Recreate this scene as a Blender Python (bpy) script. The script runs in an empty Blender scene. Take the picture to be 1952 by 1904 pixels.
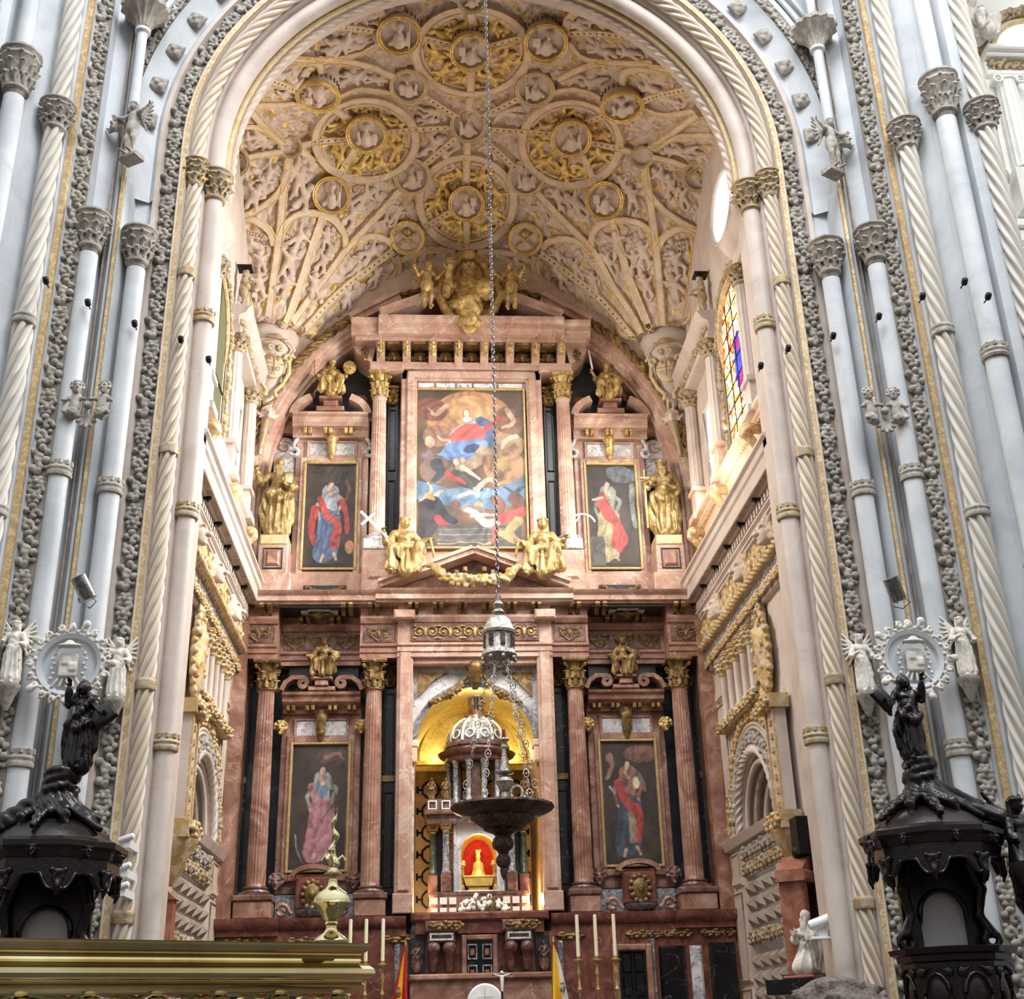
import bpy, math, random
import numpy as np
from mathutils import Vector, Matrix
PI = math.pi
rng = np.random.RandomState(7)
random.seed(7)
SC = bpy.context.scene
COL = SC.collection

# ---------------------------------------------------------------- camera
F, YAW, PIT, ROLL = 2328.1, .0718944, .4109952, -.0263811
CAM = np.array([-0.997, 0.0, 1.6])
_cy, _sy, _cp, _sp, _cr, _sr = math.cos(YAW), math.sin(YAW), math.cos(PIT), math.sin(PIT), math.cos(ROLL), math.sin(ROLL)
FW = np.array([_sy*_cp, _cy*_cp, _sp]); _r0 = np.array([_cy, -_sy, 0]); _u0 = np.cross(_r0, FW)
RT = _cr*_r0 + _sr*_u0; UP = -_sr*_r0 + _cr*_u0
cd = bpy.data.cameras.new('camera'); cam = bpy.data.objects.new('camera', cd); COL.objects.link(cam)
cd.sensor_fit = 'HORIZONTAL'; cd.sensor_width = 36; cd.lens = F/1952*36; cd.clip_start = .1; cd.clip_end = 300
cam.matrix_world = Matrix(((RT[0], UP[0], -FW[0], CAM[0]), (RT[1], UP[1], -FW[1], CAM[1]), (RT[2], UP[2], -FW[2], CAM[2]), (0, 0, 0, 1)))
SC.camera = cam

# ---------------------------------------------------------------- world, light, exposure
SC.view_settings.view_transform = 'Standard'; SC.view_settings.look = 'None'
SC.view_settings.gamma = 1; SC.view_settings.use_curve_mapping = False
SC.view_settings.exposure = 0.06
w = bpy.data.worlds.new('daylight'); SC.world = w; w.use_nodes = True
# the surroundings of the crossing: bright lantern and windows high up, dark choir and nave near the horizon
_nt = w.node_tree; bg = _nt.nodes['Background']; _l = _nt.links.new
_tc = _nt.nodes.new('ShaderNodeTexCoord'); _sp = _nt.nodes.new('ShaderNodeSeparateXYZ'); _l(_tc.outputs['Generated'], _sp.inputs[0])
_rm = _nt.nodes.new('ShaderNodeValToRGB'); _l(_sp.outputs[2], _rm.inputs[0])
_el = _rm.color_ramp.elements
_el[0].position = 0; _el[0].color = (.10, .085, .07, 1); _el[1].position = 1; _el[1].color = (1.5, 1.6, 1.72, 1)
for _p, _c in ((.06, (.22, .19, .16)), (.16, (.34, .30, .25)), (.2, (.9, .86, .8)), (.3, (.95, .93, .9)), (.34, (.42, .42, .42)), (.45, (.7, .74, .78)), (.62, (1.15, 1.22, 1.3))):
    _e = _el.new(_p); _e.color = (*_c, 1)
_l(_rm.outputs[0], bg.inputs[0]); bg.inputs[1].default_value = .96

def area(name, loc, target, sx, sy, power, col, spread=180):
    l = bpy.data.lights.new(name, 'AREA'); l.shape = 'RECTANGLE'; l.size = sx; l.size_y = sy; l.energy = power; l.color = col; l.spread = math.radians(spread)
    o = bpy.data.objects.new(name, l); COL.objects.link(o); o.location = loc
    o.rotation_euler = (Vector(target)-Vector(loc)).to_track_quat('-Z', 'Y').to_euler(); return o
def point(name, loc, power, col, r=.1):
    l = bpy.data.lights.new(name, 'POINT'); l.energy = power; l.color = col; l.shadow_soft_size = r
    o = bpy.data.objects.new(name, l); COL.objects.link(o); o.location = loc; return o
# daylight through the windows of the crossing dome high behind the camera, and through the chapel's side windows
area('dome_daylight', (0, 7, 30), (0, 22, 9), 9, 7, 3700, (.93, .97, 1))
area('dome_daylight_right', (6, 4, 24), (-5, 20, 6), 5, 6, 1100, (1, .97, .92))
area('window_daylight_right', (5.0, 22.0, 14.6), (-5, 22.6, 11.5), 2.2, 3.4, 1150, (1, .97, .92), 115)
area('window_daylight_right_far', (5.0, 24.6, 14.0), (-4, 24, 10), 1.2, 2.6, 300, (1, .95, .86))
area('window_daylight_left', (-5.0, 22.0, 14.6), (5, 22.6, 11), 2.2, 3.4, 460, (1, .93, .82), 115)
# uplights added over the two side cornices to lighten the vault; fixtures assumed
for _k in (-1, 1): area('added_vault_fill', (_k*4.95, 22.6, 11.35), (_k*1.2, 23.2, 21), .15, 5.5, 130, (1, .92, .8))

# ---------------------------------------------------------------- placing: a pixel of the photograph to a point of the real plane it lies on
def ray(px, py): return FW*F + RT*(px-976) - UP*(py-952)
def at(px, py, Y):
    d = ray(px, py); return CAM + d*((Y-CAM[1])/d[1])
def atx(px, py, X):
    d = ray(px, py); return CAM + d*((X-CAM[0])/d[0])
def zat(py, Y, px=905): return float(at(px, py, Y)[2])
def xat(px, py, Y): return float(at(px, py, Y)[0])

# ---------------------------------------------------------------- materials
def lin(c): return tuple((x/255/12.92 if x/255 <= .04045 else ((x/255+.055)/1.055)**2.4) for x in c)
M = {}
def new_mat(name):
    m = bpy.data.materials.new(name); m.use_nodes = True; M[name] = m
    nt = m.node_tree; b = nt.nodes['Principled BSDF']; return m, nt, b
def N(nt, t, **kw):
    n = nt.nodes.new(t)
    for k, v in kw.items():
        if k in n.inputs: n.inputs[k].default_value = v
        else: setattr(n, k, v)
    return n
def stone(name, cols, scale=1.0, rough=.5, bump=.15, bscale=12, metal=0.0, veins=None, dist=1.2, blocks=None, detail=6, spec=.5):
    """cols: list of (pos, rgb) over a noise; veins: (rgb, scale, width)"""
    m, nt, b = new_mat(name); L = nt.links.new
    g = N(nt, 'ShaderNodeNewGeometry')
    n = N(nt, 'ShaderNodeTexNoise', Scale=scale, Detail=detail, Distortion=dist, Roughness=.6); L(g.outputs['Position'], n.inputs['Vector'])
    r = N(nt, 'ShaderNodeValToRGB'); L(n.outputs['Fac'], r.inputs[0])
    el = r.color_ramp.elements
    while len(el) < len(cols): el.new(.5)
    for e, (p, c) in zip(el, cols): e.position = p; e.color = (*lin(c), 1)
    out = r.outputs[0]
    if veins:
        vn = N(nt, 'ShaderNodeTexNoise', Scale=veins[1], Detail=5, Distortion=1.6); L(g.outputs['Position'], vn.inputs['Vector'])
        s = N(nt, 'ShaderNodeMath', operation='SUBTRACT'); L(vn.outputs['Fac'], s.inputs[0]); s.inputs[1].default_value = .5
        a = N(nt, 'ShaderNodeMath', operation='ABSOLUTE'); L(s.outputs[0], a.inputs[0])
        mr = N(nt, 'ShaderNodeMapRange'); L(a.outputs[0], mr.inputs[0]); mr.inputs[1].default_value = 0; mr.inputs[2].default_value = veins[2]; mr.inputs[3].default_value = 1; mr.inputs[4].default_value = 0
        mx = N(nt, 'ShaderNodeMix', data_type='RGBA'); L(mr.outputs[0], mx.inputs[0]); L(out, mx.inputs[6]); mx.inputs[7].default_value = (*lin(veins[0]), 1); out = mx.outputs[2]
    if blocks:
        sp = N(nt, 'ShaderNodeSeparateXYZ'); L(g.outputs['Position'], sp.inputs[0])
        ad = N(nt, 'ShaderNodeMath', operation='ADD'); L(sp.outputs[0], ad.inputs[0]); L(sp.outputs[1], ad.inputs[1])
        cb = N(nt, 'ShaderNodeCombineXYZ'); L(ad.outputs[0], cb.inputs[0]); L(sp.outputs[2], cb.inputs[1])
        bt = N(nt, 'ShaderNodeTexBrick', Scale=1.0); L(cb.outputs[0], bt.inputs['Vector'])
        bt.inputs['Brick Width'].default_value = blocks[0]; bt.inputs['Row Height'].default_value = blocks[1]; bt.inputs['Mortar Size'].default_value = blocks[2]
        bt.inputs['Color1'].default_value = (1, 1, 1, 1); k = blocks[3]; bt.inputs['Color2'].default_value = (k, k, k, 1); q = blocks[4]; bt.inputs['Mortar'].default_value = (q, q, q, 1)
        mx = N(nt, 'ShaderNodeMix', data_type='RGBA', blend_type='MULTIPLY'); mx.inputs[0].default_value = 1; L(out, mx.inputs[6]); L(bt.outputs['Color'], mx.inputs[7]); out = mx.outputs[2]
    L(out, b.inputs['Base Color'])
    b.inputs['Roughness'].default_value = rough; b.inputs['Metallic'].default_value = metal; b.inputs['Specular IOR Level'].default_value = spec
    if bump:
        bn = N(nt, 'ShaderNodeTexNoise', Scale=bscale, Detail=4); L(g.outputs['Position'], bn.inputs['Vector'])
        bp = N(nt, 'ShaderNodeBump', Strength=bump, Distance=.03); L(bn.outputs['Fac'], bp.inputs['Height']); L(bp.outputs[0], b.inputs['Normal'])
    return m
stone('pink_marble', [(.3, (154, 114, 96)), (.45, (182, 144, 126)), (.56, (194, 160, 142)), (.7, (212, 192, 178))], scale=1.0, rough=.42, dist=2.0, blocks=(.95, .5, .005, .86, .7), veins=((222, 198, 184), .8, .008))
stone('red_marble', [(.3, (112, 74, 60)), (.45, (144, 102, 86)), (.56, (162, 122, 104)), (.72, (192, 162, 144))], scale=1.2, rough=.34, dist=2.2, blocks=(.9, .6, .005, .85, .68), veins=((200, 166, 150), .7, .006))
stone('dark_red_marble', [(.3, (78, 40, 33)), (.5, (108, 60, 50)), (.7, (138, 90, 78))], scale=1.6, rough=.3, dist=2, veins=((160, 120, 106), 1.0, .006))
stone('white_marble', [(.3, (150, 152, 158)), (.5, (205, 204, 206)), (.7, (228, 226, 224))], scale=2.2, rough=.3, veins=((110, 114, 124), 2.4, .022))
stone('slate', [(.3, (26, 30, 36)), (.55, (44, 50, 57)), (.75, (70, 76, 82))], scale=1.6, rough=.3, blocks=(.9, .5, .008, .82, .5))
stone('black_marble', [(.3, (9, 10, 13)), (.6, (20, 22, 27)), (.8, (46, 50, 56))], scale=1.4, rough=.22, bump=.03, veins=((96, 96, 100), 1.1, .005))
stone('white_stone', [(.25, (176, 181, 187)), (.5, (196, 200, 205)), (.7, (208, 211, 214))], scale=.8, rough=.62, bump=.1, bscale=6, blocks=(2.2, .9, .004, .97, .86))
stone('relief_stone', [(.25, (116, 110, 103)), (.5, (156, 150, 142)), (.72, (190, 184, 175))], scale=5, rough=.7, bump=.3, bscale=22)
stone('cream_stone', [(.25, (180, 166, 156)), (.5, (202, 188, 179)), (.75, (214, 203, 194))], scale=.9, rough=.58, bump=.1, bscale=6, blocks=(2.4, 1.0, .004, .96, .84))
stone('vault_stone', [(.25, (178, 156, 140)), (.5, (202, 182, 166)), (.75, (218, 202, 186))], scale=2.0, rough=.65, bump=.25, bscale=18)
stone('warm_stone', [(.25, (206, 170, 140)), (.5, (230, 200, 172)), (.75, (240, 218, 196))], scale=1.2, rough=.6, bump=.1)
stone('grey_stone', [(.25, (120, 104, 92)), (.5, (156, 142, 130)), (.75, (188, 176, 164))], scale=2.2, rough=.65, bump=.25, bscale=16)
stone('gold', [(.3, (134, 106, 58)), (.5, (184, 154, 96)), (.7, (220, 196, 142))], scale=5, rough=.45, metal=.45, bump=.35, bscale=26)
stone('pale_gold', [(.3, (120, 98, 58)), (.5, (160, 136, 88)), (.7, (196, 176, 130))], scale=4, rough=.42, metal=.45, bump=.4, bscale=24)
stone('old_gold', [(.3, (82, 62, 34)), (.5, (124, 98, 58)), (.7, (168, 140, 90))], scale=5, rough=.5, metal=.45, bump=.35, bscale=26)
stone('frame_gilt', [(.3, (168, 144, 92)), (.7, (206, 184, 130))], scale=5, rough=.4, metal=.5, bump=.1)
stone('gilt_band', [(.36, (182, 150, 112)), (.5, (194, 166, 124)), (.62, (218, 198, 154))], scale=9, rough=.5, metal=.2, bump=.2, bscale=40)
stone('bright_gilt', [(.3, (186, 154, 70)), (.5, (212, 184, 96)), (.7, (230, 208, 130))], scale=6, rough=.45, metal=.35, bump=.12, bscale=22)
stone('vault_gilt', [(.3, (182, 146, 80)), (.5, (212, 178, 104)), (.7, (236, 212, 148))], scale=6, rough=.42, metal=.3, bump=.2, bscale=30)
stone('gilt_stone', [(.34, (212, 196, 164)), (.5, (206, 186, 142)), (.66, (196, 170, 118))], scale=9, rough=.5, metal=.15, bump=.4, bscale=30, dist=.6)
stone('brass', [(.3, (168, 150, 104)), (.5, (196, 180, 132)), (.7, (220, 208, 168))], scale=2.2, rough=.06, metal=1, bump=0)
stone('silver', [(.3, (120, 112, 106)), (.5, (176, 170, 162)), (.7, (222, 220, 214))], scale=14, rough=.28, metal=.9, bump=.5, bscale=60)
stone('tarnished_silver', [(.3, (44, 34, 30)), (.5, (84, 68, 60)), (.7, (130, 112, 100))], scale=14, rough=.3, metal=.85, bump=.6, bscale=50)
stone('steel', [(.3, (90, 90, 94)), (.7, (180, 180, 184))], scale=20, rough=.3, metal=.9, bump=0)
stone('dark_wood', [(.3, (10, 7, 7)), (.55, (20, 13, 12)), (.75, (38, 24, 22))], scale=4, rough=.3, bump=.12, bscale=16, spec=.4)
stone('grey_felt', [(.3, (196, 195, 198)), (.7, (206, 205, 208))], scale=3, rough=.95, bump=0)
stone('terracotta', [(.3, (120, 66, 48)), (.5, (150, 92, 72)), (.7, (172, 120, 98))], scale=3, rough=.6)
stone('dark_iron', [(.3, (22, 20, 20)), (.7, (44, 40, 38))], scale=9, rough=.5, metal=.6, bump=0)
stone('wax', [(.3, (236, 226, 190)), (.7, (246, 240, 212))], scale=2, rough=.5, bump=0)
stone('white_plastic', [(.3, (222, 224, 226)), (.7, (236, 238, 240))], scale=2, rough=.35, bump=0)
stone('red_cloth', [(.3, (150, 8, 6)), (.55, (190, 18, 12)), (.75, (210, 40, 26))], scale=9, rough=.7, bump=.3, bscale=30)
stone('red_flag', [(.3, (170, 12, 20)), (.7, (198, 22, 30))], scale=2, rough=.8, bump=0)
stone('yellow_flag', [(.3, (232, 176, 20)), (.7, (246, 196, 40))], scale=2, rough=.8, bump=0)
stone('white_flag', [(.3, (224, 222, 216)), (.7, (238, 236, 230))], scale=2, rough=.8, bump=0)
stone('red_glass', [(.3, (110, 14, 20)), (.7, (140, 24, 30))], scale=2, rough=.15, bump=0)
stone('leaf_green', [(.3, (30, 52, 26)), (.6, (58, 84, 44)), (.8, (92, 112, 66))], scale=20, rough=.6, bump=0)
stone('petal_white', [(.3, (232, 232, 226)), (.7, (250, 250, 246))], scale=9, rough=.7, bump=0)
stone('green_marble', [(.3, (44, 54, 48)), (.55, (82, 94, 84)), (.75, (140, 146, 136))], scale=6, rough=.2, bump=0)
stone('grey_marble', [(.3, (70, 72, 78)), (.5, (124, 126, 132)), (.72, (196, 198, 200))], scale=5, rough=.2, bump=0, dist=2.5)
stone('brown_marble', [(.3, (70, 46, 40)), (.5, (108, 78, 70)), (.72, (150, 120, 110))], scale=5, rough=.3, bump=.1)
stone('hair', [(.3, (72, 60, 54)), (.7, (132, 116, 106))], scale=60, rough=.7, bump=.5, bscale=90)
stone('skin', [(.3, (180, 130, 110)), (.7, (200, 150, 128))], scale=4, rough=.6, bump=0)
stone('floor_marble', [(.3, (70, 60, 52)), (.6, (104, 92, 80)), (.8, (128, 116, 104))], scale=1, rough=.25, blocks=(.8, .8, .008, .8, .5))
def emis(name, col, s):
    m, nt, b = new_mat(name); b.inputs['Base Color'].default_value = (.02, .03, .03, 1); b.inputs['Emission Color'].default_value = (*lin(col), 1); b.inputs['Emission Strength'].default_value = s; return m
emis('window_glow', (236, 250, 255), 2.2); emis('window_blue', (96, 186, 226), 1.0); emis('window_olive', (150, 140, 84), .7); emis('lamp_white', (255, 250, 235), 3)
def vcol(name, rough=.45, emit=0, metal=0):
    m, nt, b = new_mat(name); a = N(nt, 'ShaderNodeVertexColor'); a.layer_name = 'Col'; nt.links.new(a.outputs[0], b.inputs['Base Color'])
    b.inputs['Roughness'].default_value = rough; b.inputs['Metallic'].default_value = metal
    if emit: nt.links.new(a.outputs[0], b.inputs['Emission Color']); b.inputs['Emission Strength'].default_value = emit
    return m
vcol('oil_paint', .42); vcol('stained_glass', .2, 1.5)
# vault web: cream plaster figures picked out in gold by a 'gild' attribute
m, nt, b = new_mat('vault_web'); L = nt.links.new
g = N(nt, 'ShaderNodeNewGeometry'); n1 = N(nt, 'ShaderNodeTexNoise', Scale=5.0, Detail=5); L(g.outputs['Position'], n1.inputs['Vector'])
r = N(nt, 'ShaderNodeValToRGB'); L(n1.outputs['Fac'], r.inputs[0]); r.color_ramp.elements[0].position = .3; r.color_ramp.elements[0].color = (*lin((176, 154, 138)), 1); r.color_ramp.elements[1].position = .7; r.color_ramp.elements[1].color = (*lin((214, 196, 180)), 1)
a = N(nt, 'ShaderNodeAttribute'); a.attribute_name = 'gild'
mx = N(nt, 'ShaderNodeMix', data_type='RGBA'); L(a.outputs['Fac'], mx.inputs[0]); L(r.outputs[0], mx.inputs[6]); mx.inputs[7].default_value = (*lin((196, 160, 92)), 1); L(mx.outputs[2], b.inputs['Base Color'])
mt = N(nt, 'ShaderNodeMath', operation='MULTIPLY'); L(a.outputs['Fac'], mt.inputs[0]); mt.inputs[1].default_value = .6; L(mt.outputs[0], b.inputs['Metallic']); b.inputs['Roughness'].default_value = .5
bn = N(nt, 'ShaderNodeTexNoise', Scale=24.0, Detail=3); L(g.outputs['Position'], bn.inputs['Vector']); bp = N(nt, 'ShaderNodeBump', Strength=.4, Distance=.03); L(bn.outputs['Fac'], bp.inputs['Height']); L(bp.outputs[0], b.inputs['Normal'])

# ---------------------------------------------------------------- mesh tools
def A(x): return np.asarray(x, float)
def rotz(a): c, s = math.cos(a), math.sin(a); return A([[c, -s, 0], [s, c, 0], [0, 0, 1]])
def rotx(a): c, s = math.cos(a), math.sin(a); return A([[1, 0, 0], [0, c, -s], [0, s, c]])
def roty(a): c, s = math.cos(a), math.sin(a); return A([[c, 0, s], [0, 1, 0], [-s, 0, c]])
class MB:
    def __init__(s): s.V = []; s.Q = []; s.T = []; s.G = []; s.n = 0
    def add(s, v, q=None, t=None, g=None, R=None, loc=None, sc=None):
        v = A(v)
        if sc is not None: v = v*A(sc)
        if R is not None: v = v @ R.T
        if loc is not None: v = v + A(loc)
        s.V.append(v)
        if q is not None and len(q): s.Q.append(np.asarray(q, int)+s.n)
        if t is not None and len(t): s.T.append(np.asarray(t, int)+s.n)
        if g: s.G += [[i+s.n for i in f] for f in g]
        s.n += len(v); return s
    def join(s, o, R=None, loc=None, sc=None):
        v, q, t, g = o.arrays(); return s.add(v, q, t, g, R, loc, sc)
    def arrays(s):
        return (np.concatenate(s.V) if s.V else np.zeros((0, 3)), np.concatenate(s.Q) if s.Q else np.zeros((0, 4), int), np.concatenate(s.T) if s.T else np.zeros((0, 3), int), s.G)
    def box(s, x0, x1, y0, y1, z0, z1, **k):
        v = [(x, y, z) for x in (x0, x1) for y in (y0, y1) for z in (z0, z1)]
        return s.add(v, [(0, 1, 3, 2), (4, 6, 7, 5), (0, 4, 5, 1), (2, 3, 7, 6), (0, 2, 6, 4), (1, 5, 7, 3)], **k)
    def bev(s, x0, x1, y0, y1, z0, z1, b=.02, **k):   # front-facing raised block with chamfered front edges (front = y0)
        v = [(x0, y1, z0), (x1, y1, z0), (x1, y1, z1), (x0, y1, z1), (x0, y0+b, z0), (x1, y0+b, z0), (x1, y0+b, z1), (x0, y0+b, z1), (x0+b, y0, z0+b), (x1-b, y0, z0+b), (x1-b, y0, z1-b), (x0+b, y0, z1-b)]
        return s.add(v, [(0, 1, 5, 4), (1, 2, 6, 5), (2, 3, 7, 6), (3, 0, 4, 7), (4, 5, 9, 8), (5, 6, 10, 9), (6, 7, 11, 10), (7, 4, 8, 11), (8, 9, 10, 11), (3, 2, 1, 0)], **k)
    def prism(s, poly, a0, a1, axis='y', **k):        # poly in the two other axes (x,z)/(y,z)/(x,y)
        p = A(poly); n = len(p)
        def mk(a):
            o = np.full((n, 1), a)
            return np.hstack([p[:, :1], o, p[:, 1:]]) if axis == 'y' else (np.hstack([o, p]) if axis == 'x' else np.hstack([p, o]))
        return s.add(np.vstack([mk(a0), mk(a1)]), [(i, (i+1) % n, n+(i+1) % n, n+i) for i in range(n)], None, [list(range(n))[::-1], list(range(n, 2*n))], **k)
    def lathe(s, prof, n=32, mod=None, cap=True, **k):  # prof [(r,z)], mod(theta array, r, z)->r array
        th = np.arange(n)*2*PI/n; V = []
        for (r, z) in prof:
            rr = mod(th, r, z) if mod else np.full(n, r)
            V.append(np.stack([rr*np.cos(th), rr*np.sin(th), np.full(n, z)], 1))
        m = len(prof); i = np.arange(n); j = (i+1) % n
        q = np.concatenate([np.stack([a*n+i, a*n+j, (a+1)*n+j, (a+1)*n+i], 1) for a in range(m-1)])
        g = [list(range(n))[::-1], list(range((m-1)*n, m*n))] if cap else None
        return s.add(np.concatenate(V), q, None, g, **k)
    def sweep(s, path, prof, nrm=None, closed=False, pclosed=True, twist=None, cap=True, scale=None, **k):
        """prof (a,c): a along side=t x n, c along n. nrm: one vector or one per point"""
        P = A(path); m = len(P); pr = A(prof); np_ = len(pr)
        if closed: T = np.roll(P, -1, 0)-np.roll(P, 1, 0)
        else: T = np.gradient(P, axis=0)
        T /= np.linalg.norm(T, axis=1)[:, None]+1e-12
        if nrm is None: nrm = (0, 0, 1)
        Nn = np.broadcast_to(A(nrm), P.shape).copy(); Nn -= (Nn*T).sum(1)[:, None]*T; Nn /= np.linalg.norm(Nn, axis=1)[:, None]+1e-12
        B = np.cross(T, Nn)
        if twist is not None:
            c, d = np.cos(twist)[:, None], np.sin(twist)[:, None]; Nn, B = c*Nn+d*B, c*B-d*Nn
        sc_ = np.ones(m) if scale is None else A(scale)
        V = P[:, None]+B[:, None]*pr[None, :, :1]*sc_[:, None, None]+Nn[:, None]*pr[None, :, 1:]*sc_[:, None, None]
        i = np.arange(np_ if pclosed else np_-1); j = (i+1) % np_; rows = m if closed else m-1
        q = np.concatenate([np.stack([a*np_+i, a*np_+j, ((a+1) % m)*np_+j, ((a+1) % m)*np_+i], 1) for a in range(rows)])
        g = [list(range(np_))[::-1], list(range((m-1)*np_, m*np_))] if (cap and pclosed and not closed) else None
        return s.add(V.reshape(-1, 3), q, None, g, **k)
    def tube(s, path, r, n=8, closed=False, scale=None, **k):
        a = np.arange(n)*2*PI/n; P = A(path); d = P[-1]-P[0] if not closed else A([0, 0, 0])
        up = (0, 0, 1) if abs(d[2]) < .8*np.linalg.norm(d)+1e-9 else (0, 1, .01)
        return s.sweep(path, np.stack([np.cos(a), np.sin(a)], 1)*r, up, closed=closed, scale=scale, **k)
    def sphere(s, c, r, n=12, **k):
        r = A(r)*np.ones(3); ph = np.linspace(0, PI, n//2+1)
        o = MB(); o.lathe([(max(math.sin(p), 1e-3), -math.cos(p)) for p in ph], n); v, q, t, g = o.arrays(); return s.add(v*r+A(c), q, t, g, **k)
    def grid(s, fn, nu, nv, **k):                      # fn(u,v arrays)->xyz
        u, v = np.meshgrid(np.linspace(0, 1, nu), np.linspace(0, 1, nv), indexing='ij')
        P = np.stack(fn(u, v), -1).reshape(-1, 3); i, j = np.meshgrid(np.arange(nu-1), np.arange(nv-1), indexing='ij'); a = (i*nv+j).ravel()
        return s.add(P, np.stack([a, a+nv, a+nv+1, a+1], 1), **k)
    def mesh(s, name, mat, angle=40):
        v, q, t, g = s.arrays(); me = bpy.data.meshes.new(name)
        tot = [4]*len(q)+[3]*len(t)+[len(f) for f in g]
        idx = np.concatenate([q.ravel(), t.ravel(), np.array([i for f in g for i in f], int)]).astype(np.int32)
        me.vertices.add(len(v)); me.vertices.foreach_set('co', v.astype(np.float32).ravel())
        me.loops.add(len(idx)); me.loops.foreach_set('vertex_index', idx)
        tot = np.array(tot, np.int32); me.polygons.add(len(tot)); me.polygons.foreach_set('loop_start', np.concatenate([[0], np.cumsum(tot)[:-1]]).astype(np.int32))
        me.update(calc_edges=True); me.validate()
        me.materials.append(M[mat]); me.polygons.foreach_set('use_smooth', np.ones(len(me.polygons), bool))
        if angle < 180: me.set_sharp_from_angle(angle=math.radians(angle))
        return me
    def build(s, name, mat, parent=None, angle=40, loc=None, flip=False):
        """vertices are in world coordinates (or the parent's, when it is given); origin set at the base of the mesh"""
        if loc is None:
            v = np.concatenate(s.V); lo, hi = v.min(0), v.max(0); loc = A([(lo[0]+hi[0])/2, (lo[1]+hi[1])/2, lo[2]])
        s.V = [x-A(loc) for x in s.V]
        o = bpy.data.objects.new(name, s.mesh(name, mat, angle)); COL.objects.link(o); o.location = loc
        if parent is not None: o.parent = parent
        return o
def empty(name, loc, rz=0, sc=1):
    o = bpy.data.objects.new(name, None); COL.objects.link(o); o.empty_display_size = .1; o.location = loc; o.rotation_euler = (0, 0, rz); o.scale = (sc, sc, sc) if np.isscalar(sc) else sc; return o
def tag(o, label, cat, group=None, kind=None):
    o['label'] = label; o['category'] = cat
    if group: o['group'] = group
    if kind: o['kind'] = kind
    return o
def struct(o, label=None):
    o['kind'] = 'structure'
    if label: o['label'] = label
    return o
def kids(o): return [c for c in ALLKIDS.get(o.name, [])]
def copy_tree(o, parent=None, loc=None, rz=None, sc=None):
    c = o.copy(); COL.objects.link(c)
    if parent is not None: c.parent = parent
    if loc is not None: c.location = loc
    if rz is not None: c.rotation_euler = (0, 0, rz)
    if sc is not None: c.scale = sc
    for ch in list(o.children): copy_tree(ch, c)
    return c
def place(me_or_mb, name, mat, parent=None, loc=(0, 0, 0), R=None, sc=None, angle=40):
    mb = MB().join(me_or_mb, R, loc, sc); return mb.build(name, mat, parent, angle)

# ---------------------------------------------------------------- sculpting: smooth union of rounded shapes, meshed with surface nets
def surfnet(d, org, h):
    s = d < 0; nx, ny, nz = d.shape
    c = np.zeros((nx-1, ny-1, nz-1), int)
    for a in (0, 1):
        for b_ in (0, 1):
            for e in (0, 1): c += s[a:nx-1+a, b_:ny-1+b_, e:nz-1+e]
    act = (c > 0) & (c < 8); idx = -np.ones(c.shape, int); ii = np.argwhere(act); idx[act] = np.arange(len(ii))
    acc = np.zeros((len(ii), 3)); cnt = np.zeros(len(ii)); I, J, K = ii.T
    for ax in range(3):
        for p in (0, 1):
            for q in (0, 1):
                o = [0, 0, 0]; oth = [x for x in range(3) if x != ax]; o[oth[0]] = p; o[oth[1]] = q
                o2 = list(o); o2[ax] = 1
                d0 = d[I+o[0], J+o[1], K+o[2]]; d1 = d[I+o2[0], J+o2[1], K+o2[2]]; m = (d0 < 0) != (d1 < 0)
                t = np.where(m, d0/(d0-d1+1e-20), 0); pt = np.tile(A(o), (len(ii), 1)); pt[:, ax] = t
                acc += np.where(m[:, None], pt, 0); cnt += m
    V = (ii+acc/np.maximum(cnt, 1)[:, None])*h+org; Q = []
    for ax in range(3):
        sl0 = [slice(1, -1)]*3; sl1 = [slice(1, -1)]*3; sl0[ax] = slice(0, -1); sl1[ax] = slice(1, None)
        a, b_ = s[tuple(sl0)], s[tuple(sl1)]; e = np.argwhere(a != b_)
        if not len(e): continue
        fl = a[tuple(e.T)]; off = A([1, 1, 1]).astype(int); off[ax] = 0; e = e+off
        u, v = [x for x in range(3) if x != ax]
        def cell(du, dv): x = e.copy(); x[:, u] -= du; x[:, v] -= dv; return idx[tuple(x.T)]
        q = np.stack([cell(1, 1), cell(0, 1), cell(0, 0), cell(1, 0)], 1)
        if ax == 1: fl = ~fl
        q[~fl] = q[~fl][:, ::-1]; Q.append(q)
    return V, np.concatenate(Q)
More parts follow.
